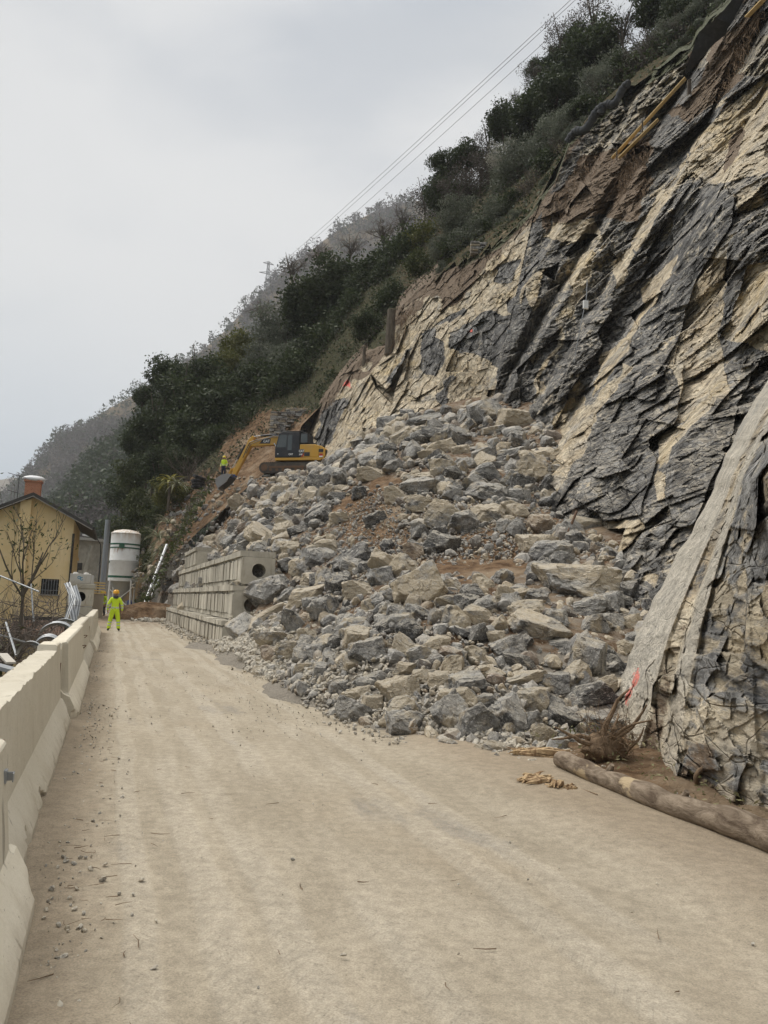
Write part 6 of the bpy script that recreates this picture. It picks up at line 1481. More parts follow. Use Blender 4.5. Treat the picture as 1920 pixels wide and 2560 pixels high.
hill('far_hill', SKY1[:-1], 480, 960, 1440, None, 3600, 5, [('far_bare_wood', M_FARB, 1.5, 2.5, .24), ('far_evergreen_wood', M_FARE, .8, 2.0, .5)], dict(far_bare_wood='hazy leafless brown woodland covering the far hill', far_evergreen_wood='hazy evergreen patches of woodland on the far hill'), 15.0)
hill('near_hill', SKY2, 200, 420, 1430, None, 1500, 6, [('evergreen_wood', M_FARE, 1.6, 1.05, .5), ('bare_wood', M_FARB, .7, 1.05, .2)], dict(evergreen_wood='hazy green woodland on the nearer hillside behind the silo', bare_wood='hazy bare trees on the nearer hillside behind the silo'), 9.5)
def mountain():
    us = np.linspace(-700, 500, 120); vs = 1190 + 30 * np.abs(us - 35) / 400 + 14 * fbm(np.stack([us, us * 0, us * 0], -1), .01, 4, 3); k = np.linspace(0, 1, 12)
    U = np.repeat(us[:, None], 12, 1); V = 1500 + (vs[:, None] - 1500) * k[None]; p = P(U, V, 2050 + 200 * k[None] + 0 * U); bk = p[:, -1:] + np.array([[[0, 150, -200.]]]); p = np.concatenate([p, bk], 1)
    me = mesh_np('mountain', p, grid_faces(120, 13), True); set_cols(me, 'rock', np.tile([.1, .5, 0, 1], (120 * 13, 1))); tag(link('mountain', me, M_EARTH), kind='structure')
mountain()

# ------------------------------------------------------------------ pylon and power lines
def pylon():
    c = P(668, 716, 930); o = empty('pylon', c, R_(25), 'small dark lattice pylon on the crest of the far hill', 'pylon'); o.scale = (1.5, 1.5, 1.5); m = MB(); W = .26
    for x in (-2, 2):
        for y in (-2, 2): m.bar((x, y, -6), (x * .3, y * .3, 22), W)
    for k in range(7):
        z = -4 + k * 3.6; a = 2 * (1 - .7 * (z + 6) / 28); b = 2 * (1 - .7 * (z + 9.6) / 28)
        for s in (-1, 1): m.bar((-a, s * a, z), (b, s * b, z + 3.6), .2); m.bar((a, s * a, z), (-b, s * b, z + 3.6), .2)
    PYL = paint('pylon_steel', (0.14, 0.145, 0.15), .6); m.build('lattice', PYL, o)
    for z, L in ((11, 7.5), (20, 4.5)): m = MB(); m.bar((-L, 0, z), (L, 0, z), .5); m.bar((-L, 0, z), (0, 0, z + 2), .3); m.bar((L, 0, z), (0, 0, z + 2), .3); m.build('cross_arm', PYL, o)
pylon()
WIRE = paint('wire', (0.20, 0.21, 0.22), .6)
for n_, (a, b, lab) in enumerate((((664, 690), (1412, -8), 'leftmost of three power lines crossing the sky'), ((672, 694), (1424, -8), 'middle one of three power lines crossing the sky'), ((684, 706), (1470, -15), 'rightmost of three power lines crossing the sky'))):
    p0, p1 = P(*a, 925), P(b[0], b[1], 150); p1 = p0 + (p1 - p0) * 1.25; q = [p0 + (p1 - p0) * f - np.array([0, 0, 1]) * 9.0 * 4 * f * (1 - f) * .35 for f in np.linspace(0, 1, 40)]
    m = MB(); m.tube(q, [.15 - .115 * f for f in np.linspace(0, 1, 40)], 5); tag(m.build('power_line', WIRE), lab, 'power line', 'power lines')

# ------------------------------------------------------------------ log, root stock, splinters
def log():
    a, b = G(1400, 1932), G(1990, 2180); d = b - a; L = np.linalg.norm(d); n = 90; k = 40
    V = []
    ax = d / L; sd = np.cross(ax, [0, 0, 1.0])
    for i in range(n):
        f = i / (n - 1); r = .078 + .030 * f + .006 * sin(f * 17) + .004 * sin(f * 41) ; c = a + d * f + sd * (.025 * sin(f * 5.0) + .01 * sin(f * 13)) + np.array([0, 0, r * .92 + .045 + .02 * sin(f * 7 + 1) * (1 - f)])
        for j in range(k):
            t = 2 * pi * j / k; V.append(c + (sd * cos(t) + np.array([0, 0, 1]) * sin(t)) * r)
    V = np.array(V); nrm = fbm(V, 9.0, 4, 3); c0 = V.reshape(n, k, 3).mean(1, keepdims=True).repeat(k, 1).reshape(-1, 3); V = c0 + (V - c0) * (1 + .05 * nrm + .05 * np.clip(vnoise(V, 2.2, 6) - .35, 0, 1))[:, None]
    Fc = [(i * k + j, i * k + (j + 1) % k, (i + 1) * k + (j + 1) % k, (i + 1) * k + j) for i in range(n - 1) for j in range(k)] + [tuple(range(k - 1, -1, -1)), tuple(range((n - 1) * k, n * k))]
    rz = math.atan2(d[1], d[0]); Lc = V - a; Vl = np.stack([Lc[:, 0] * cos(rz) + Lc[:, 1] * sin(rz), -Lc[:, 0] * sin(rz) + Lc[:, 1] * cos(rz), Lc[:, 2]], -1)
    m = MB(); m.add(Vl, Fc); o = m.build('log', M_LOG, None, smooth=True, loc=a); o.rotation_euler = (0, 0, rz); ax = np.array([1.0, 0, 0]); d = ax * L
    tag(o, 'long brown tree trunk lying at the road edge below the slabs', 'log')
    for f, w in ((.30, 0), (.64, 1)):
        c = d * f + np.array([0, 0, .20]); q = MB(); q.tube([c - ax * .02, c + ax * .02 + np.array([0, 0, .06])], [.035, .02], 8); q.build('branch_stub', M_LOG, o)
log()
def roots():
    c = P(1512, 1872, 8.2); o = empty('root_stock', c, 0, 'torn root stock with upright broken roots beside the pale slab', 'root stock'); r = random.Random(4); m = MB()
    V, Fc = ICO[3]; q = V * np.array([.24, .20, .15]) * (1 + .6 * fbm(V, 2.5, 5, 5))[:, None]; me = mesh_np('root_ball', q, Fc, True); link('root_ball', me, M_ROOT, o)
    def root(p, d, L, rad, wig, up=0):
        pts = [Vector(p)]; dd = Vector(d).normalized()
        for k in range(7): dd = (dd + Vector((r.gauss(0, wig), r.gauss(0, wig), r.gauss(0, wig) + up))).normalized(); pts.append(pts[-1] + dd * L / 7)
        m.tube(pts, [rad * (1 - .11 * k) for k in range(8)], 7)
    root((-.05, -.05, .1), (.35, .1, 1), .62, .040, .16, .05); root((.08, -.06, .1), (.42, 0, 1), .52, .032, .18, .03); root((.0, -.1, .05), (.6, -.2, .75), .55, .026, .2)
    root((-.1, -.1, .05), (-.9, -.3, .15), .5, .035, .2); root((-.15, 0, .1), (-.7, -.1, .5), .4, .028, .25); root((.1, -.1, 0), (.8, -.4, .1), .4, .026, .2); root((.0, -.1, .1), (.1, -.5, .6), .35, .03, .3)
    m.build('thick_roots', M_ROOT, o); m2 = MB(); m = m2
    for k in range(150): a = r.uniform(0, 6.28); root((r.uniform(-.2, .25), r.uniform(-.25, .1), r.uniform(-.05, .3)), (cos(a), sin(a) - .3, r.uniform(-.4, .9)), r.uniform(.12, .38), .004, .35)
    m.build('fine_roots', M_ROOT, o)
roots()
def splinter(u, v, Y, dims, rz, seed, label):
    r = random.Random(seed); m = MB(); lx, ly, lz = dims
    for k in range(26):
        L = lx * r.uniform(.35, 1.0); w = ly * r.uniform(.12, .4); h = lz * r.uniform(.15, .5); x0 = r.uniform(-.5, .5) * (lx * 1.2 - L); y0 = r.gauss(0, .26) * ly; z0 = r.uniform(.05, .8) * lz; ang = r.gauss(0, .22); n = 5
        V = []
        for i in range(n + 1):
            f = i / n; tp = (min(f, 1 - f) * 2.4 + .10 + r.uniform(-.1, .1)); tp = max(min(tp, 1), .06)
            cx = x0 + (f - .5) * L; cy = y0 + (f - .5) * L * math.tan(ang) + r.gauss(0, .01); cz = z0 + r.gauss(0, .008) + (f - .5) * L * r.uniform(-.05, .12)
            V += [(cx, cy - w * tp / 2, cz - h * tp / 2), (cx, cy + w * tp / 2, cz - h * tp / 2 * r.uniform(.4, 1)), (cx, cy + w * tp / 2 * r.uniform(.5, 1), cz + h * tp / 2), (cx, cy - w * tp / 2 * r.uniform(.6, 1), cz + h * tp / 2 * r.uniform(.5, 1))]
        m.add(V, [(4 * i + j, 4 * i + (j + 1) % 4, 4 * i + 4 + (j + 1) % 4, 4 * i + 4 + j) for i in range(n) for j in range(4)] + [(3, 2, 1, 0), (4 * n, 4 * n + 1, 4 * n + 2, 4 * n + 3)])
    c = G(u, v + 20); c[2] = .02; o = m.build('split_wood', M_SPLINT, None, loc=c); o.rotation_euler = (0, 0, rz); tag(o, label, 'broken wood', 'splintered wood by the log')
splinter(1340, 1884, 8.75, (.62, .17, .13), R_(-6), 3, 'long jagged piece of splintered trunk above the log end')
splinter(1335, 1948, 8.0, (.36, .20, .10), R_(30), 5, 'orange splintered wood chunk on the road left of the log end')
splinter(1388, 1962, 7.85, (.24, .14, .09), R_(60), 7, 'pale split wood lump just below the log end')
splinter(1425, 1968, 7.7, (.14, .07, .08), R_(20), 9, 'small fanned wood splinter beside the log')
def twigs():
    r = random.Random(8); m = MB()
    def stick(x, y, z, L, a, rad): 
        d = Vector((cos(a), sin(a), r.uniform(-.05, .12))); p = Vector((x, y, z)); b = Vector((-sin(a), cos(a), 0)) * r.uniform(-.15, .15) * L; m.tube([p, p + d * L * .5 + b, p + d * L], [rad, rad * .8, rad * .4], 4)
    for k in range(220):
        s = r.uniform(3.8, 7.6); t = 4.22 + (s - 3.8) * .03 + r.gauss(-.08, .10); x, y, _ = RF(s, t); stick(x, y, .02, r.uniform(.08, .35), RA + pi / 2 + r.gauss(0, .6), r.uniform(.002, .005))
    for k in range(80):
        s = 2.3 + 14 * r.random() ** 1.6; t = -.12 + abs(r.gauss(0, .22)); x, y, _ = RF(s, t); stick(x, y, .03, r.uniform(.03, .13), r.uniform(0, 6.28), r.uniform(.0012, .003))
    for k in range(40):
        s = 2.5 + 12 * r.random() ** 1.5; t = r.uniform(.2, 3.8); x, y, _ = RF(s, t); stick(x, y, .012, r.uniform(.03, .13), r.uniform(0, 6.28), r.uniform(.0015, .004))
    for u, v, L, a in ((1395, 1975, .5, R_(-62)), (1300, 1935, .62, R_(15)), (1250, 1930, .5, R_(12)), (1410, 2000, .35, R_(-50))):
        g = G(u, v); stick(g[0], g[1], .03, L, a, .010)
    tag(m.build('twigs', M_ROOT), 'loose twigs and sticks strewn along the log and the barrier foot', 'twigs', kind='stuff')
    rr2 = np.random.default_rng(9); n = 520; s = rr2.uniform(3.6, 8.3, n); t = rr2.uniform(4.3, 5.5, n) + (s - 4) * .10; p = np.stack([s * RD[0] + t * RN[0], s * RD[1] + t * RN[1], .15 + 0 * s + .08 * (t - 4.3)], -1)
    V, Fc = leaf_quads(p, .028, rr2, 1.5, .4); M_FALL = m_leaf('fallen_leaves', (0.16, 0.16, 0.07), (0.34, 0.30, 0.17), (0.10, 0.12, 0.04)); tag(link('fallen_leaves', mesh_np('fallen_leaves', V, Fc), M_FALL), 'fallen leaves on the earth behind the log', 'leaves', kind='stuff')
twigs()
m = MB(); m.tube([(.075 * cos(a), 0, .075 * sin(a)) for a in np.linspace(0, 2 * pi, 22)], .022, 8); o = m.build('clay_ring', M_ROOT, None, smooth=True, loc=P(1757, 1942, 7.05)); o.rotation_euler = (R_(15), 0, R_(20)); tag(o, 'broken round pipe collar stuck in the earth under the slabs', 'pipe collar')

# ------------------------------------------------------------------ things on the cliff
PLANK = paint('new_timber', (0.72, 0.52, 0.24), 0.7, 0, 0.25, (0.45, 0.30, 0.14), 6.0, .3); NETG = paint('dark_netting', (0.055, 0.058, 0.062), 0.9, 0, 0.5, (0.11, 0.11, 0.11), 5.0, .6); POST = paint('weathered_post', (0.07, 0.055, 0.042), .9, 0, .3)
for (u0, v0, Y0), (u1, v1, Y1), lab in (((1530, 396, 41.5), (1714, 195, 38), 'upper of two long new timber planks on the cliff edge'), ((1547, 396, 41), (1646, 298, 39), 'lower, shorter new timber plank on the cliff edge'), ((1868, 42, 33.5), (1925, -18, 33), 'new timber plank at the top right corner of the cliff')):
    Y0 = float(_cy(u0, v0)) - 1.7; Y1 = float(_cy(u1, v1)) - 1.7
    a, b = P(u0, v0, Y0), P(u1, v1, Y1); m = MB(); m.bar(a, b, .05, .24); o = m.build('timber_plank', PLANK); tag(o, lab, 'plank', 'timber planks on the cliff edge')
for u, v0, v1, Y, lab in ((1606, 340, 300, 40, 'thin iron stake holding the planks midway'), (1723, 245, 200, 37.5, 'dark weathered post at the upper plank end'), (1542, 400, 365, 41, 'thin iron stake at the lower plank ends')):
    Y = float(_cy(u, v0)) - 1.6
    a, b = P(u, v0, Y), P(u, v1, Y); m = MB(); m.bar(a, b, .16 if 'post' in lab else .06); tag(m.build('post', POST), lab, 'post', 'posts on the cliff edge')
def roll(u0, v0, Y0, u1, v1, Y1, r, lab):
    a, b = P(u0, v0, Y0), P(u1, v1, Y1); m = MB(); q = [a + (b - a) * f + np.array([0, 0, .25 * sin(f * 9)]) for f in np.linspace(0, 1, 40)]; m.tube(q, [r * (1 + .10 * sin(k * 1.9) + .06 * sin(k * .7)) for k in range(40)], 14); tag(m.build('netting_roll', NETG, None, smooth=True), lab, 'netting roll', 'netting rolls at the wall foot')
roll(1500, 285, 44, 1572, 214, 42.5, .22, 'upper grey roll of netting along the grassy wall'); roll(1420, 356, 46, 1508, 272, 43.8, .26, 'lower grey roll of netting along the grassy wall')
def netting():
    U = np.linspace(0, 1, 60); W = np.linspace(0, 1, 40); L0 = np.array([[1712, 185], [1745, 85], [1790, 50], [1850, -25]]); R0 = np.array([[1735, 165], [1790, 105], [1845, 60], [1915, -25]]); kk = np.linspace(0, 1, 4)
    l = np.stack([np.interp(U, kk, L0[:, i]) for i in (0, 1)], -1); r_ = np.stack([np.interp(U, kk, R0[:, i]) for i in (0, 1)], -1); q = l[:, None] * (1 - W)[None, :, None] + r_[:, None] * W[None, :, None]
    Y = 36.5 - 3.0 * U[:, None] + 0 * W[None]; p = P(q[..., 0], q[..., 1], Y); p[..., 1] += .5 * fbm(p, .6, 4, 8) ; p2 = p + np.array([0, .05, .02])
    f1 = grid_faces(60, 40); V = np.concatenate([p.reshape(-1, 3), p2.reshape(-1, 3)]); me = mesh_np('rockfall_net', V, np.concatenate([f1, f1[:, ::-1] + 2400]), True); tag(link('rockfall_net', me, NETG), 'black rockfall net draped at the top of the cliff', 'net')
netting()
RAG = paint('cliff_dirt_roots', (0.10, 0.06, 0.035), .9)
def root_hairs():
    r = random.Random(12); m = MB()
    for pl, Y, n in ((C4([(690, 870), (830, 700), (1130, 640), (1120, 700), (900, 900), (720, 960)]), 43, 240), (C4([(960, 760), (1130, 660), (1100, 860), (1020, 960)]), 40.5, 380), (C4([(1200, 560), (1420, 260), (1560, 60), (1640, 50), (1500, 380), (1290, 560)]), 36, 420), (C8([(650, 700), (700, 430), (900, 330), (760, 560)]), 56, 120)):
        us = [a for a, b in pl]; vs = [b for a, b in pl]
        for k in range(n):
            for _ in range(30):
                u, v = r.uniform(min(us), max(us)), r.uniform(min(vs), max(vs))
                if in_poly(np.array([u]), np.array([v]), pl)[0]: break
            p = Vector(P(u, v, float(_cy(np.array([u]), np.array([v]))[0]) - .5)); d = Vector((r.gauss(-.3, .5), r.gauss(-.4, .4), -1)); pts = [p]
            for i in range(4): d = (d + Vector((r.gauss(0, .4), r.gauss(0, .4), -.2))).normalized(); pts.append(pts[-1] + d * r.uniform(.1, .32))
            m.tube(pts, [.02, .016, .012, .009, .006], 3, caps=False)
    tag(m.build('hanging_roots', M_ROOT), 'brown roots hanging from the earth at the cliff rim', 'roots', kind='stuff')
root_hairs()
STW = paint('sawn_wood', (0.55, 0.42, 0.25), .8)
for u, v, h, r_, Y, lab in ((910, 893, .9, .13, 60, 'sawn pale stump standing upright on the cliff rim'), (975, 850, 2.4, .34, 57, 'thick mossy stump with roots at the edge of the wood'), (1090, 735, .8, .10, 55, 'small sawn stump on the brown earth rim')):
    c = P(u, v, Y); o = empty('tree_stump', c, 0, lab, 'stump', 'sawn stumps on the cliff rim'); m = MB(); m.tube([(0, 0, -1.2), (0, 0, h * .5), (.03, 0, h)], [r_ * 1.2, r_, r_ * .95], 14); m.build('trunk', M_BARK, o); m = MB(); m.tube([(.03, 0, h), (.03, 0, h + .02)], [r_ * .9, r_ * .88], 14); m.build('sawn_top', STW, o)
# anchor plates and cables of the climbers
m = MB(); p0 = P(1468, 700, 30.5); m.tube([p0, P(1466, 745, 30.0), P(1450, 820, 29.5), P(1436, 900, 29.3)], .02, 5); tag(m.build('safety_rope', WIRE), 'grey rope hanging down the dark cliff', 'rope')
m = MB(); m.box(P(1464, 762, 29.6), (.22, .1, .34), rz=.3); tag(m.build('rope_tag', WHT, bevel=.02), 'white tag hanging on the rope in the dark cliff', 'tag')
for u, v, Y, lab in ((1188, 826, 44.5, 'white anchor plate on the grey far face, left one'), (1272, 830, 41.5, 'white anchor plate at the edge of the dark strata')):
    m = MB(); c = P(u, v, Y - 1.0); m.box(c, (.22, .06, .22), rz=.4); m.tube([c, c + np.array([0, -.12, 0])], .03, 8); tag(m.build('anchor_plate', GALV), lab, 'anchor plate', 'rock anchor plates')
m = MB(); c0 = P(1375, 1040, 37); q = [P(1375 + dx, vv, 33.5 - .012 * (vv - 1040)) for dx, vv in ((5, 1040), (-4, 1090), (-16, 1150), (-22, 1185))]
for k in range(4): m.tube([p + np.array([.06 * k + .05 * sin(i * 2 + k), 0, 0]) for i, p in enumerate(q)], .03, 5)
tag(m.build('cable_bundle', GALV), 'bundle of grey cables hanging at the cliff foot', 'cables')
m = MB(); m.tube([P(1418, 1335, 20.2), P(1442, 1278, 20.4)], .035, 6); tag(m.build('iron_bar', RUSTY), 'rusty bar leaning out of the rubble by the cliff hollow', 'bar')
m = MB(); a, b = P(738, 1215, 52.5), P(772, 1204, 52.0); d = (b - a) / np.linalg.norm(b - a)
o = empty('concrete_pipe', a, 0, 'broken concrete pipe lying on the rubble below the excavator', 'pipe'); m.tube([(0, 0, 0), tuple(b - a)], .20, 20, caps=False); m.tube([tuple(b - a), (0, 0, 0)], .16, 20, caps=False)
m.build('pipe_wall', M_CRIB, o); m = MB(); m.tube([tuple((b - a) * .9), tuple((b - a) * .91)], .155, 16); m.build('bore', DARKIN, o)
def dry_wall(u0, u1, vt_, vb_, Y, seed, lab):
    r = random.Random(seed); o = empty('dry_stone_wall', P((u0 + u1) / 2, vb_, Y), 0, lab, 'stone wall', 'dry stone terrace walls'); a, b = P(u0, vb_, Y), P(u1, vb_, Y); H = (vb_ - vt_) * Y / F; Wd = np.linalg.norm(b - a); m = MB(); z = 0
    while z < H:
        h = r.uniform(.12, .24); x = 0
        while x < Wd: w = r.uniform(.25, .7); m.box((x + w / 2 - Wd / 2, r.uniform(-.10, .06) + z * .08, z + h / 2), (w - .03, .6, h - .025), M=Matrix.Rotation(r.gauss(0, .05), 3, 'Y')); x += w
        z += h
    m.build('stones', M_RUBBLE, o, bevel=.03); return o
dry_wall(712, 800, 1022, 1085, 67.5, 3, 'low dry stone terrace wall right above the excavator'); dry_wall(672, 712, 1030, 1110, 66.5, 4, 'narrow dry stone wall end left of the terrace wall'); dry_wall(1175, 1275, 606, 640, 51.2, 5, 'dry stone terrace wall under the isolated olive')
m = MB(); tb = P(495, 1222, 62.5); TYRE = paint('tyre_rubber', (0.018, 0.018, 0.019), .85, 0, .5, (.15, .13, .11))
for n_, (dx, dz, tl, lab) in enumerate(((0, .13, 0, 'bottom tyre of the stack on the platform rim'), (.03, .38, 3, 'second tyre from the bottom of the stack'), (-.02, .63, -3, 'third tyre from the bottom of the stack'), (.06, .92, 18, 'tilted top tyre of the stack'))):
    t_ = MB(); t_.lathe([(.30, -.10), (.46, -.125), (.56, -.10), (.58, 0), (.56, .10), (.46, .125), (.30, .10), (.30, -.10)], 30); o = t_.build('tyre', TYRE, None, smooth=True, loc=tb + np.array([dx, 0, dz])); o.rotation_euler = (0, R_(tl), 0); tag(o, lab, 'tyre', 'tyres stacked on the platform rim')

# ------------------------------------------------------------------ end of the road
def emblem(par, y, z, s, x=0.0, line=True):
    B = paint('blue_emblem', (0.04, 0.22, 0.36), .6); m = MB()
    for k, (cx, cz, r) in enumerate(((-.07, .03, .07), (.06, -.03, .085))):
        pts = [(x + (cx + r * cos(a)) * s, z + (cz + r * sin(a)) * s) for a in np.linspace(.9, 5.9, 14)]; pts += [(x + (cx + r * .5 * cos(a)) * s, z + (cz + r * .5 * sin(a)) * s) for a in np.linspace(5.9, .9, 14)]; n = 14
        V = [(px_, y, pz) for px_, pz in pts]; m.add(V, [(i, i + 1, 2 * n - 2 - i, 2 * n - 1 - i) for i in range(n - 1)])
    m.box((x - .01 * s, y - .001, z + .02 * s), (.03 * s, .004, .16 * s))
    m.build('emblem', B, par)
def culvert():
    o = empty('culvert_block', RF(39.6, -1.42, 0.92), RA, 'pierced grey concrete block with round opening at the end of the barriers', 'concrete block'); e = MB(); ang = 40; R = .235; hw, z0, z1 = .58, .08, .92; cz = .52; r = random.Random(3); ring, outer = [], []
    for i in range(ang):
        th = 2 * pi * i / ang; c, s_ = cos(th), sin(th); ring.append((R * c, cz + R * s_)); f = min(hw / max(abs(c), 1e-6), ((z1 - cz) if s_ > 0 else (cz - z0)) / max(abs(s_), 1e-6)); outer.append((f * c, cz + f * s_))
    for i in range(ang):
        j = (i + 1) % ang; q = lambda p, y: (p[0], y, p[1])
        e.quad(q(outer[i], 0), q(outer[j], 0), q(ring[j], 0), q(ring[i], 0)); e.quad(q(ring[i], 0), q(ring[j], 0), q(ring[j], 1.1), q(ring[i], 1.1)); e.quad(q(outer[j], 0), q(outer[i], 0), q(outer[i], 1.1), q(outer[j], 1.1))
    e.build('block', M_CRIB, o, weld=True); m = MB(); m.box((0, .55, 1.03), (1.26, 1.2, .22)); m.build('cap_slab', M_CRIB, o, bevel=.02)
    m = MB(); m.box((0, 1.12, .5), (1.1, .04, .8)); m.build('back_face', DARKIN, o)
    b = MB(); b.prism([(-.42, 0), (.42, 0), (.56, .6), (.56, .98), (-.56, .98), (-.56, .6)], 0, 1.1); q = b.build('concrete_block', M_CRIB, None, bevel=.02, loc=RF(39.6, -1.42, -.02)); q.rotation_euler = (0, 0, RA); tag(q, 'tapered concrete block carrying the pierced block', 'concrete block')
    def lego(s, t, z, w, h, lab, em, zz):
        b = MB(); b.box((0, .4, h / 2), (w, .8, h)); q = b.build('concrete_block', M_BLOCK, None, bevel=.015, loc=RF(s, t, z)); q.rotation_euler = (0, 0, RA); tag(q, lab, 'concrete block', 'stacking blocks at the road end')
        st2 = MB()
        for x in (-w * .26, w * .26): st2.lathe([(.13, 0), (.115, .05), (.08, .09)], 18, (x, .4, h))
        st2.build('studs', M_BLOCK, q); emblem(q, -.003, h * zz, em); return q
    lego(39.9, -1.50, 2.07, .94, .46, 'pale stacking block with blue emblem on top of the pierced block', 1.0, .56)
    q = lego(52.5, -1.75, 1.75, 1.16, 1.02, 'grey stacking block with blue emblem and line of lettering behind', 1.3, .74)
    text_mesh('lettering', 'concrete', .13, paint('blue_emblem', (0.04, 0.22, 0.36), .6), q, (0, -.004, .50), (R_(90), 0, 0), .002) if False else None
    m = MB(); m.box((0, -.004, .50), (.62, .004, .035)); m.build('lettering_line', paint('blue_emblem', (0, 0, 0)), q)
    b = MB(); b.box((0, .4, .85), (1.2, .8, 1.75)); q = b.build('concrete_block', M_BLOCK, None, bevel=.015, loc=RF(52.5, -1.75, -.02)); q.rotation_euler = (0, 0, RA); tag(q, 'grey concrete block under the one with the lettering', 'concrete block')
    pal = empty('pallet_stack', RF(54.0, -.85, 1.55), RA, 'yellow shuttering boards stacked behind the grey blocks', 'boards'); 
    m = MB()
    for k in range(5): m.box((0, .3, .1 + k * .17), (.75, .9, .09))
    m.build('boards', PLANK, pal); m = MB(); m.box((0, .3, -.75), (.7, .8, 1.6)); m.build('base', M_CRIB, pal)
culvert()
BLUE = paint('cabinet_blue', (0.01, 0.055, 0.32), .45, 0, .2)
def cabinet():
    c = G(331, 1531); o = empty('blue_cabinet', c, RA, 'blue steel generator cabinet at the end of the road by the silo', 'cabinet'); m = MB(); m.box((0, .4, .62), (1.02, .8, 1.0)); m.build('body', BLUE, o, bevel=.02); m = MB()
    for k in range(3): m.box((.08, -.008, .72 + k * .12), (.72, .02, .04))
    m.build('louvres', DARKIN, o); m = MB(); m.box((-.18, -.014, .3), (.5, .02, .4)); m.build('door', paint('cabinet_blue_light', (0.02, 0.10, 0.42), .45), o); m = MB(); m.box((0, .4, .06), (1.0, .75, .12)); m.build('skid', IRON, o); m = MB(); m.box((-.62, .35, .55), (.2, .6, 1.0)); m.build('side_panel', GALV, o)
cabinet()
a, b = G(347, 1548), P(417, 1362, 58.5); m = MB(); m.tube([a, b], .10, 12); tag(m.build('white_pole', paint('pole_white', (0.70, 0.71, 0.72), .4, .1, .2), None, smooth=True), 'long white pole leaning against the roadside bank', 'pole')
a2, b2 = a + np.array([.35, .4, .9]), a + (b - a) * .72 + np.array([.3, .4, -.1]); m = MB(); m.tube([a2, b2], .05, 8); tag(m.build('grey_pole', GALV, None, smooth=True), 'thinner grey pole leaning behind the long white pole', 'pole')
def heap():
    V, Fc = ICO[5]; q = V * np.array([2.6, 2.0, 1.3]) * (1 + .25 * fbm(V, 2, 4, 5))[:, None]; q = q[:, :]; me = mesh_np('earth_heap', q, Fc, True); set_cols(me, 'rock', np.tile([0, 0, 0, 1], (len(V), 1))); o = link('earth_heap', me, M_EARTH); o.location = RF(55.5, 2.55, -.15); o.rotation_euler = (0, 0, RA); tag(o, 'brown earth heap at the far end of the concrete wall', 'earth heap')
heap()
def lamp():
    o = empty('street_lamp', RF(80, -1.35, 0), RA, 'curved street lamp left of the silo', 'street lamp'); m = MB(); m.tube([(0, 0, 0), (0, 0, 5.6), (-.08, 0, 6.4), (-.45, 0, 6.95), (-1.0, 0, 7.15)], [.08, .06, .05, .045, .04], 10); m.build('pole', IRON, o); m = MB(); m.prism([(-1.0, 7.08), (-.95, 7.22), (-1.4, 7.34), (-1.85, 7.3), (-1.8, 7.18)], -.13, .13); m.build('lamp_head', WHT, o)
lamp()
def back_house():
    OCH = paint('old_ochre_wall', (0.34, 0.23, 0.12), .9, 0, .6, (0.20, 0.17, 0.13), 1.2); o = empty('house', RF(88, .9, 0), RA, 'old ochre house with green balcony half hidden behind the silo', 'house'); m = MB(); m.box((1.4, 3, 3.7), (3.6, 6, 7.4)); m.build('wall', OCH, o); m = MB(); m.prism([(-1.2, 7.3), (1.4, 8.1), (4.0, 7.3), (4.0, 7.45), (1.4, 8.3), (-1.2, 7.45)], -.7, 6.6); m.build('roof', ROOFM, o)
    m = MB(); m.box((-.35, -.5, 3.6), (1.7, 1.0, .12)); b = m.build('balcony', M_CRIB, o); m = MB(); m.box((-.35, -1.02, 4.25), (1.7, .05, 1.2)); m.box((-1.2, -.5, 4.25), (.05, 1.0, 1.2)); m.build('railing', paint('balcony_green', (0.03, 0.085, 0.04), .6), b); m = MB(); m.box((-.35, -1.0, 4.92), (1.9, .3, .16)); m.build('flower_box', TILE, b)
    m = MB(); m.tube([(-1.1, -.3, 0), (-1.1, -.3, 9.4)], .28, 14); q = m.build('steel_column', GALV, None, smooth=True, loc=RF(86, .1, 0)); q.rotation_euler = (0, 0, RA); tag(q, 'grey steel column rising behind the old ochre house', 'column')
    w = empty('ribbed_wall', RF(105, .5, 0), R_(45), 'tall grey ribbed retaining wall along the old road far behind the yellow house', 'retaining wall'); m = MB(); m.box((0, 1, 4.0), (30, 1.2, 9.0)); m.build('wall', M_CRIB, w); m = MB()
    for k in range(18): m.bar((-14 + k * 1.6, .2, 3.5), (-13.2 + k * 1.6, .35, 7.6), .34)
    m.build('ribs', M_CRIB, w); m = MB(); m.box((0, .2, 8.4), (30, .5, .35)); m.build('coping', M_BLOCK, w)
back_house()
def far_digger():
    o = empty('digger', RF(84, -4.35, 0), RA, 'small orange digger arm raised beyond the concrete blocks', 'digger'); OR = paint('digger_orange', (0.62, 0.30, 0.03), .5, 0, .2)
    m = MB(); m.prism([(-.55, 6.55), (.15, 5.9), (.65, 4.9), (.9, 4.9), (.55, 6.2), (-.35, 6.95)], -.2, .2); m.build('arm', OR, o); m = MB(); m.box((.3, 0, 4.3), (1.9, 1.4, .7)); m.box((.2, 0, 2.2), (1.4, 1.3, 3.6)); m.build('body', IRON, o); m = MB(); m.bar((-.55, 0, 6.7), (-1.0, 0, 7.3), .12); m.build('cylinder', GALV, o)
far_digger()

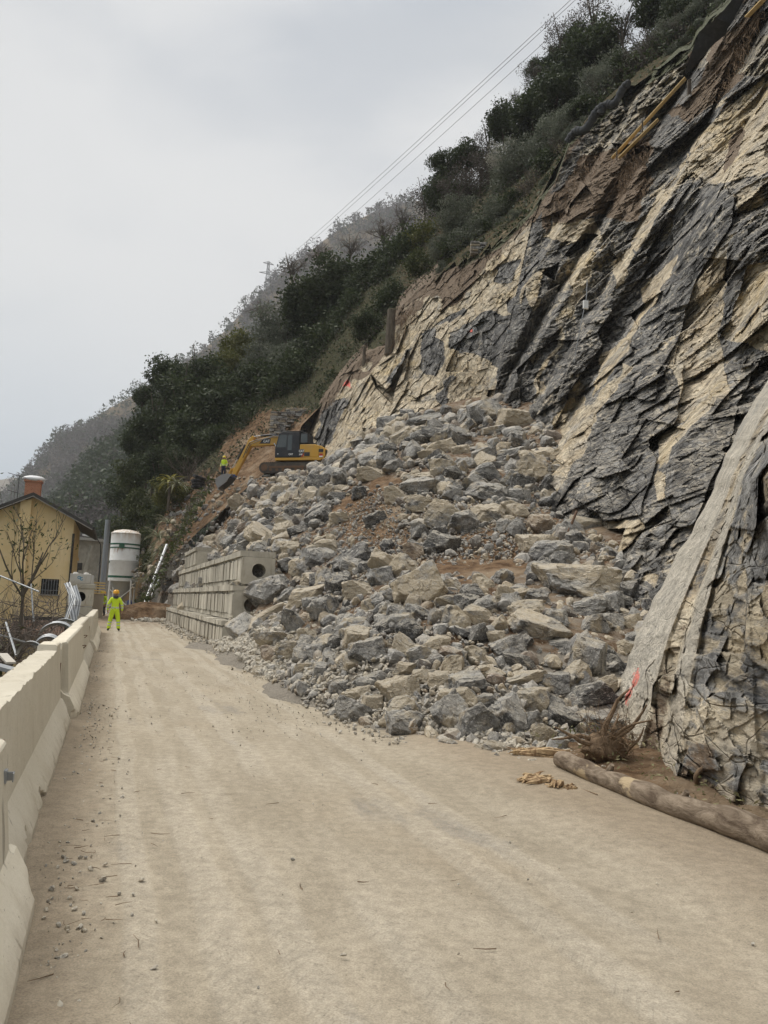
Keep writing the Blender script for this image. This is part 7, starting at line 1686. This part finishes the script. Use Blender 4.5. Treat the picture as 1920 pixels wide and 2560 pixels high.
# ------------------------------------------------------------------ wreckage, brush and the young tree behind the barrier
def wbeam(pts, wdir, width, label, name='guard_rail'):
    prof = [(-.5, 0), (-.38, .05), (-.25, .22), (-.12, .05), (0, 0), (.12, .05), (.25, .22), (.38, .05), (.5, 0)]; m = MB(); V = []; n = len(prof); pts = [Vector(p) for p in pts]; wd = Vector(wdir).normalized()
    for side in (0, 1):
        for i, p in enumerate(pts):
            d = (pts[min(i + 1, len(pts) - 1)] - pts[max(i - 1, 0)]).normalized(); x = (wd - d * wd.dot(d)).normalized(); y = d.cross(x)
            for a, b in prof: V.append(p + x * a * width + y * (b * width * .9 - side * .008))
    k = len(pts) * n
    Fc = [(i * n + j, i * n + j + 1, (i + 1) * n + j + 1, (i + 1) * n + j) for i in range(len(pts) - 1) for j in range(n - 1)]; Fc += [tuple(k + c for c in f[::-1]) for f in Fc]
    m.add(V, Fc); tag(m.build(name, GALV, None, smooth=False), label, 'guard rail', 'bent guard rails behind the barrier')
def arc(c, r, a0, a1, ax, n=16, up=1.0): return [np.array(c) + np.array([ax[0], ax[1], 0]) * r * cos(R_(a)) + np.array([0, 0, 1]) * r * up * sin(R_(a)) for a in np.linspace(a0, a1, n)]
gx = (RN[0] * .9 - RD[0] * .4, RN[1] * .9 - RD[1] * .4)
wbeam(arc(RF(19.3, -1.12, .40), .52, 5, 150, gx), (RD[0], RD[1], .1), .30, 'big curled guard rail arching above the barrier')
wbeam(arc(RF(20.8, -1.05, .35), .60, 0, 120, gx), (RD[0], RD[1], .0), .28, 'guard rail curled behind the big arching one')
wbeam(arc(RF(17.2, -1.15, .40), .32, 10, 165, gx), (RD[0], RD[1], .2), .24, 'short guard rail bent in front of the big arch')
wbeam(arc(RF(15.2, -1.30, .45), .26, 10, 170, gx), (RD[0], RD[1], 0), .2, 'small guard rail loop nearest the viewer')
wbeam([RF(31, -1.25, .6), RF(31.3, -1.4, 1.1), RF(31.8, -1.45, 1.55), RF(32.5, -1.7, 2.0)], (RN[0], RN[1], .2), .22, 'twisted pale guard rail standing upright before the pierced block')
wbeam([RF(29, -1.5, .5), RF(29.5, -1.4, 1.0), RF(30.2, -1.3, 1.5), RF(30.6, -1.5, 1.8)], (RN[0], RN[1], -.3), .12, 'thin twisted strip standing left of the upright guard rail')
wbeam([RF(33, -1.3, .7), RF(33.3, -1.25, 1.3), RF(33.9, -1.5, 1.9)], (RN[0], RN[1], .4), .22, 'short bent strip right below the pierced block')
r_ = random.Random(21)
for k in range(16):
    s = r_.uniform(7.5, 15.5); t = -1.35 - r_.uniform(0, 1.5); L = r_.uniform(.7, 1.9); a = RA + pi / 2 + r_.gauss(0, .5); m = MB(); w = r_.uniform(.08, .22); p = RF(s, t, r_.uniform(.28, .50)); m.box((0, 0, 0), (L, w, r_.uniform(.03, .07)), M=Matrix.Rotation(r_.gauss(.0, .07), 3, 'Y')); o = m.build('broken_plank', GALV if k % 3 else PLANK if k == 99 else M_BLOCK, None, loc=p); o.rotation_euler = (0, 0, a)
    tag(o, 'grey broken plank or strip in the wreckage heap behind the barrier', 'plank', 'broken planks behind the barrier')
for k in range(9):
    s = 8.0 + k * .85 + r_.uniform(-.2, .2); o = bpy.data.objects.new('rubble_block', PROTO_HI[k]); COL.objects.link(o); o.location = RF(s, -1.55 - r_.uniform(0, .9), .12); o.scale = [x * r_.uniform(.8, 1.2) for x in (.30, .26, .20)]; o.rotation_euler = (r_.random(), r_.random(), r_.random() * 6); o.color = TONE['l']; tag(o, 'grey rubble block in the wreckage heap behind the barrier', 'rubble block', 'rubble blocks behind the barrier')
for k, (p0, p1) in enumerate((((16, -1.6, .4), (17.5, -2.0, .95)), ((17.5, -1.4, .5), (16.6, -2.2, .8)), ((22, -1.8, 1.6), (24, -3.0, 2.0)), ((22.4, -1.9, .8), (23, -2.1, 1.8)), ((24, -3.0, 2.0), (24.6, -3.2, 1.2)))):
    m = MB(); m.tube([RF(*p0), RF(*p1)], .022, 7); tag(m.build('bent_tube', GALV), ('grey tube leaning among the guard rails', 'grey tube crossing behind the curled rails', 'long grey rail of the broken railing in the brush', 'upright of the broken railing in the brush', 'short end rail of the broken railing in the brush')[k], 'tube', 'bent tubes behind the barrier')
def tangle():
    r = random.Random(31); m = MB()
    for k in range(420):
        s = r.uniform(13, 36); t = -1.6 - abs(r.gauss(0, 1.3)); p = Vector(RF(s, t, r.uniform(-.6, 1.3) * min(1, (s - 8) / 14))); d = Vector((r.gauss(0, 1), r.gauss(0, 1), r.gauss(.25, .6))).normalized(); L = r.uniform(.5, 1.7); pts = [p]
        for i in range(4): d = (d + Vector((r.gauss(0, .3), r.gauss(0, .3), r.gauss(0, .3)))).normalized(); pts.append(pts[-1] + d * L / 4)
        rad = r.choice((.005, .007, .010, .016)); m.tube(pts, [rad, rad * .9, rad * .7, rad * .5, rad * .3], 4, caps=False)
    tag(m.build('brushwood', M_TWIG), 'tangle of cut brushwood and thorny stems behind the barrier', 'brushwood', kind='stuff')
tangle()
def near_plant(k, s, t, z, R, hz, lab, cat='shrub'):
    nm = {'g': 'leafy_shrub', 's': 'bare_shrub', 'e': 'leafy_shrub'}[k]; o = empty(nm, RF(s, t, z), 0, lab, cat, 'shrubs behind the barrier')
    if k == 's': q = link('branches', BUSH[int(s) % 3], None, o); q.scale = (R, R, R * 1.2 * hz)
    else: q = link('crown', NEARC[int(s * 3) % 2], None, o); q.scale = (R, R, R * hz); q.location = (0, 0, R * hz * .7); q = link('branches', BUSH[int(s) % 3], None, o); q.scale = (R * .9, R * .9, R * 1.4 * hz)
NEARC = [crown_mesh('crown', M_GREEN, 160 + k, nb=50, per=42, leaf=.07, fill=.8) for k in range(2)]
for a in (('g', 18, -3.2, -1.2, 1.3, .8, 'green shrub left of the small guard rail loop'), ('g', 21.5, -4.6, -1.2, 1.6, .9, 'green shrub under the young tree'), ('e', 25, -5.0, -1.5, 1.9, .9, 'dense shrub below the porch roof of the yellow house'), ('s', 22, -3.0, -.8, 1.6, 1.0, 'bare thorny shrub behind the curled guard rails'), ('s', 26, -2.8, -.8, 1.9, 1.0, 'bare thorny shrub in front of the house porch'), ('s', 30, -2.9, -.8, 1.8, 1.0, 'bare thorny shrub left of the pierced block'), ('s', 16, -3.4, -1.0, 1.5, .9, 'bare shrub nearest the viewer behind the wreckage'), ('g', 29, -4.8, -1.6, 1.7, .9, 'green shrub at the foot of the yellow house'), ('g', 14.5, -4.6, -1.8, 1.3, .9, 'low dark shrub at the left edge behind the wreckage'), ('s', 33, -3.6, -1, 1.7, 1.0, 'bare shrub in front of the house corner'), ('g', 33.5, -5.2, -2.2, 2.0, .9, 'large shrub hiding the lower house wall')): near_plant(*a)
yt = empty('young_tree', P(44, 1625, 21.5), 0, 'slender young tree with sparse leaves in front of the yellow house', 'tree')
me = branch_mesh('trunk', M_BARK, 15, n0=5, depth=4, length=1.5, spread=.36, r0=.05, up=.55, trunk=1.7, fork=2, gnarl=.13); q = link('trunk', me, None, yt); q.scale = (.85, .85, 1.0)
_tv = np.array([v.co[:] for v in me.vertices]); rr3 = np.random.default_rng(5); i = rr3.integers(0, len(_tv), 1300); pz = _tv[i] * np.array([.85, .85, 1.0]); kp = rr3.random(1300) < np.clip(1.25 - pz[:, 2] / 3.2, .10, 1); pz = pz[kp] + rr3.normal(0, .10, (kp.sum(), 3)); V, Fc = leaf_quads(pz, .075, rr3, aspect=.3); link('crown', mesh_np('crown', V, Fc), M_GREEN, yt)

# ------------------------------------------------------------------ thin haze over the valley
def haze():
    t = NT('haze'); v = t.n('ShaderNodeVolumePrincipled', {'Color': (0.955, 0.975, 1.0), 'Density': 0.00023, 'Anisotropy': 0.0}); o = t.n('ShaderNodeOutputMaterial'); t.t.links.new(v.outputs[0], o.inputs['Volume'])
    m = MB(); m.box((-100, 1150, 280), (3400, 2600, 590)); tag(m.build('haze', t.mat), 'thin pale blue haze between the viewer and the far hills', 'haze', kind='stuff')
HAZE = True
if HAZE: haze()
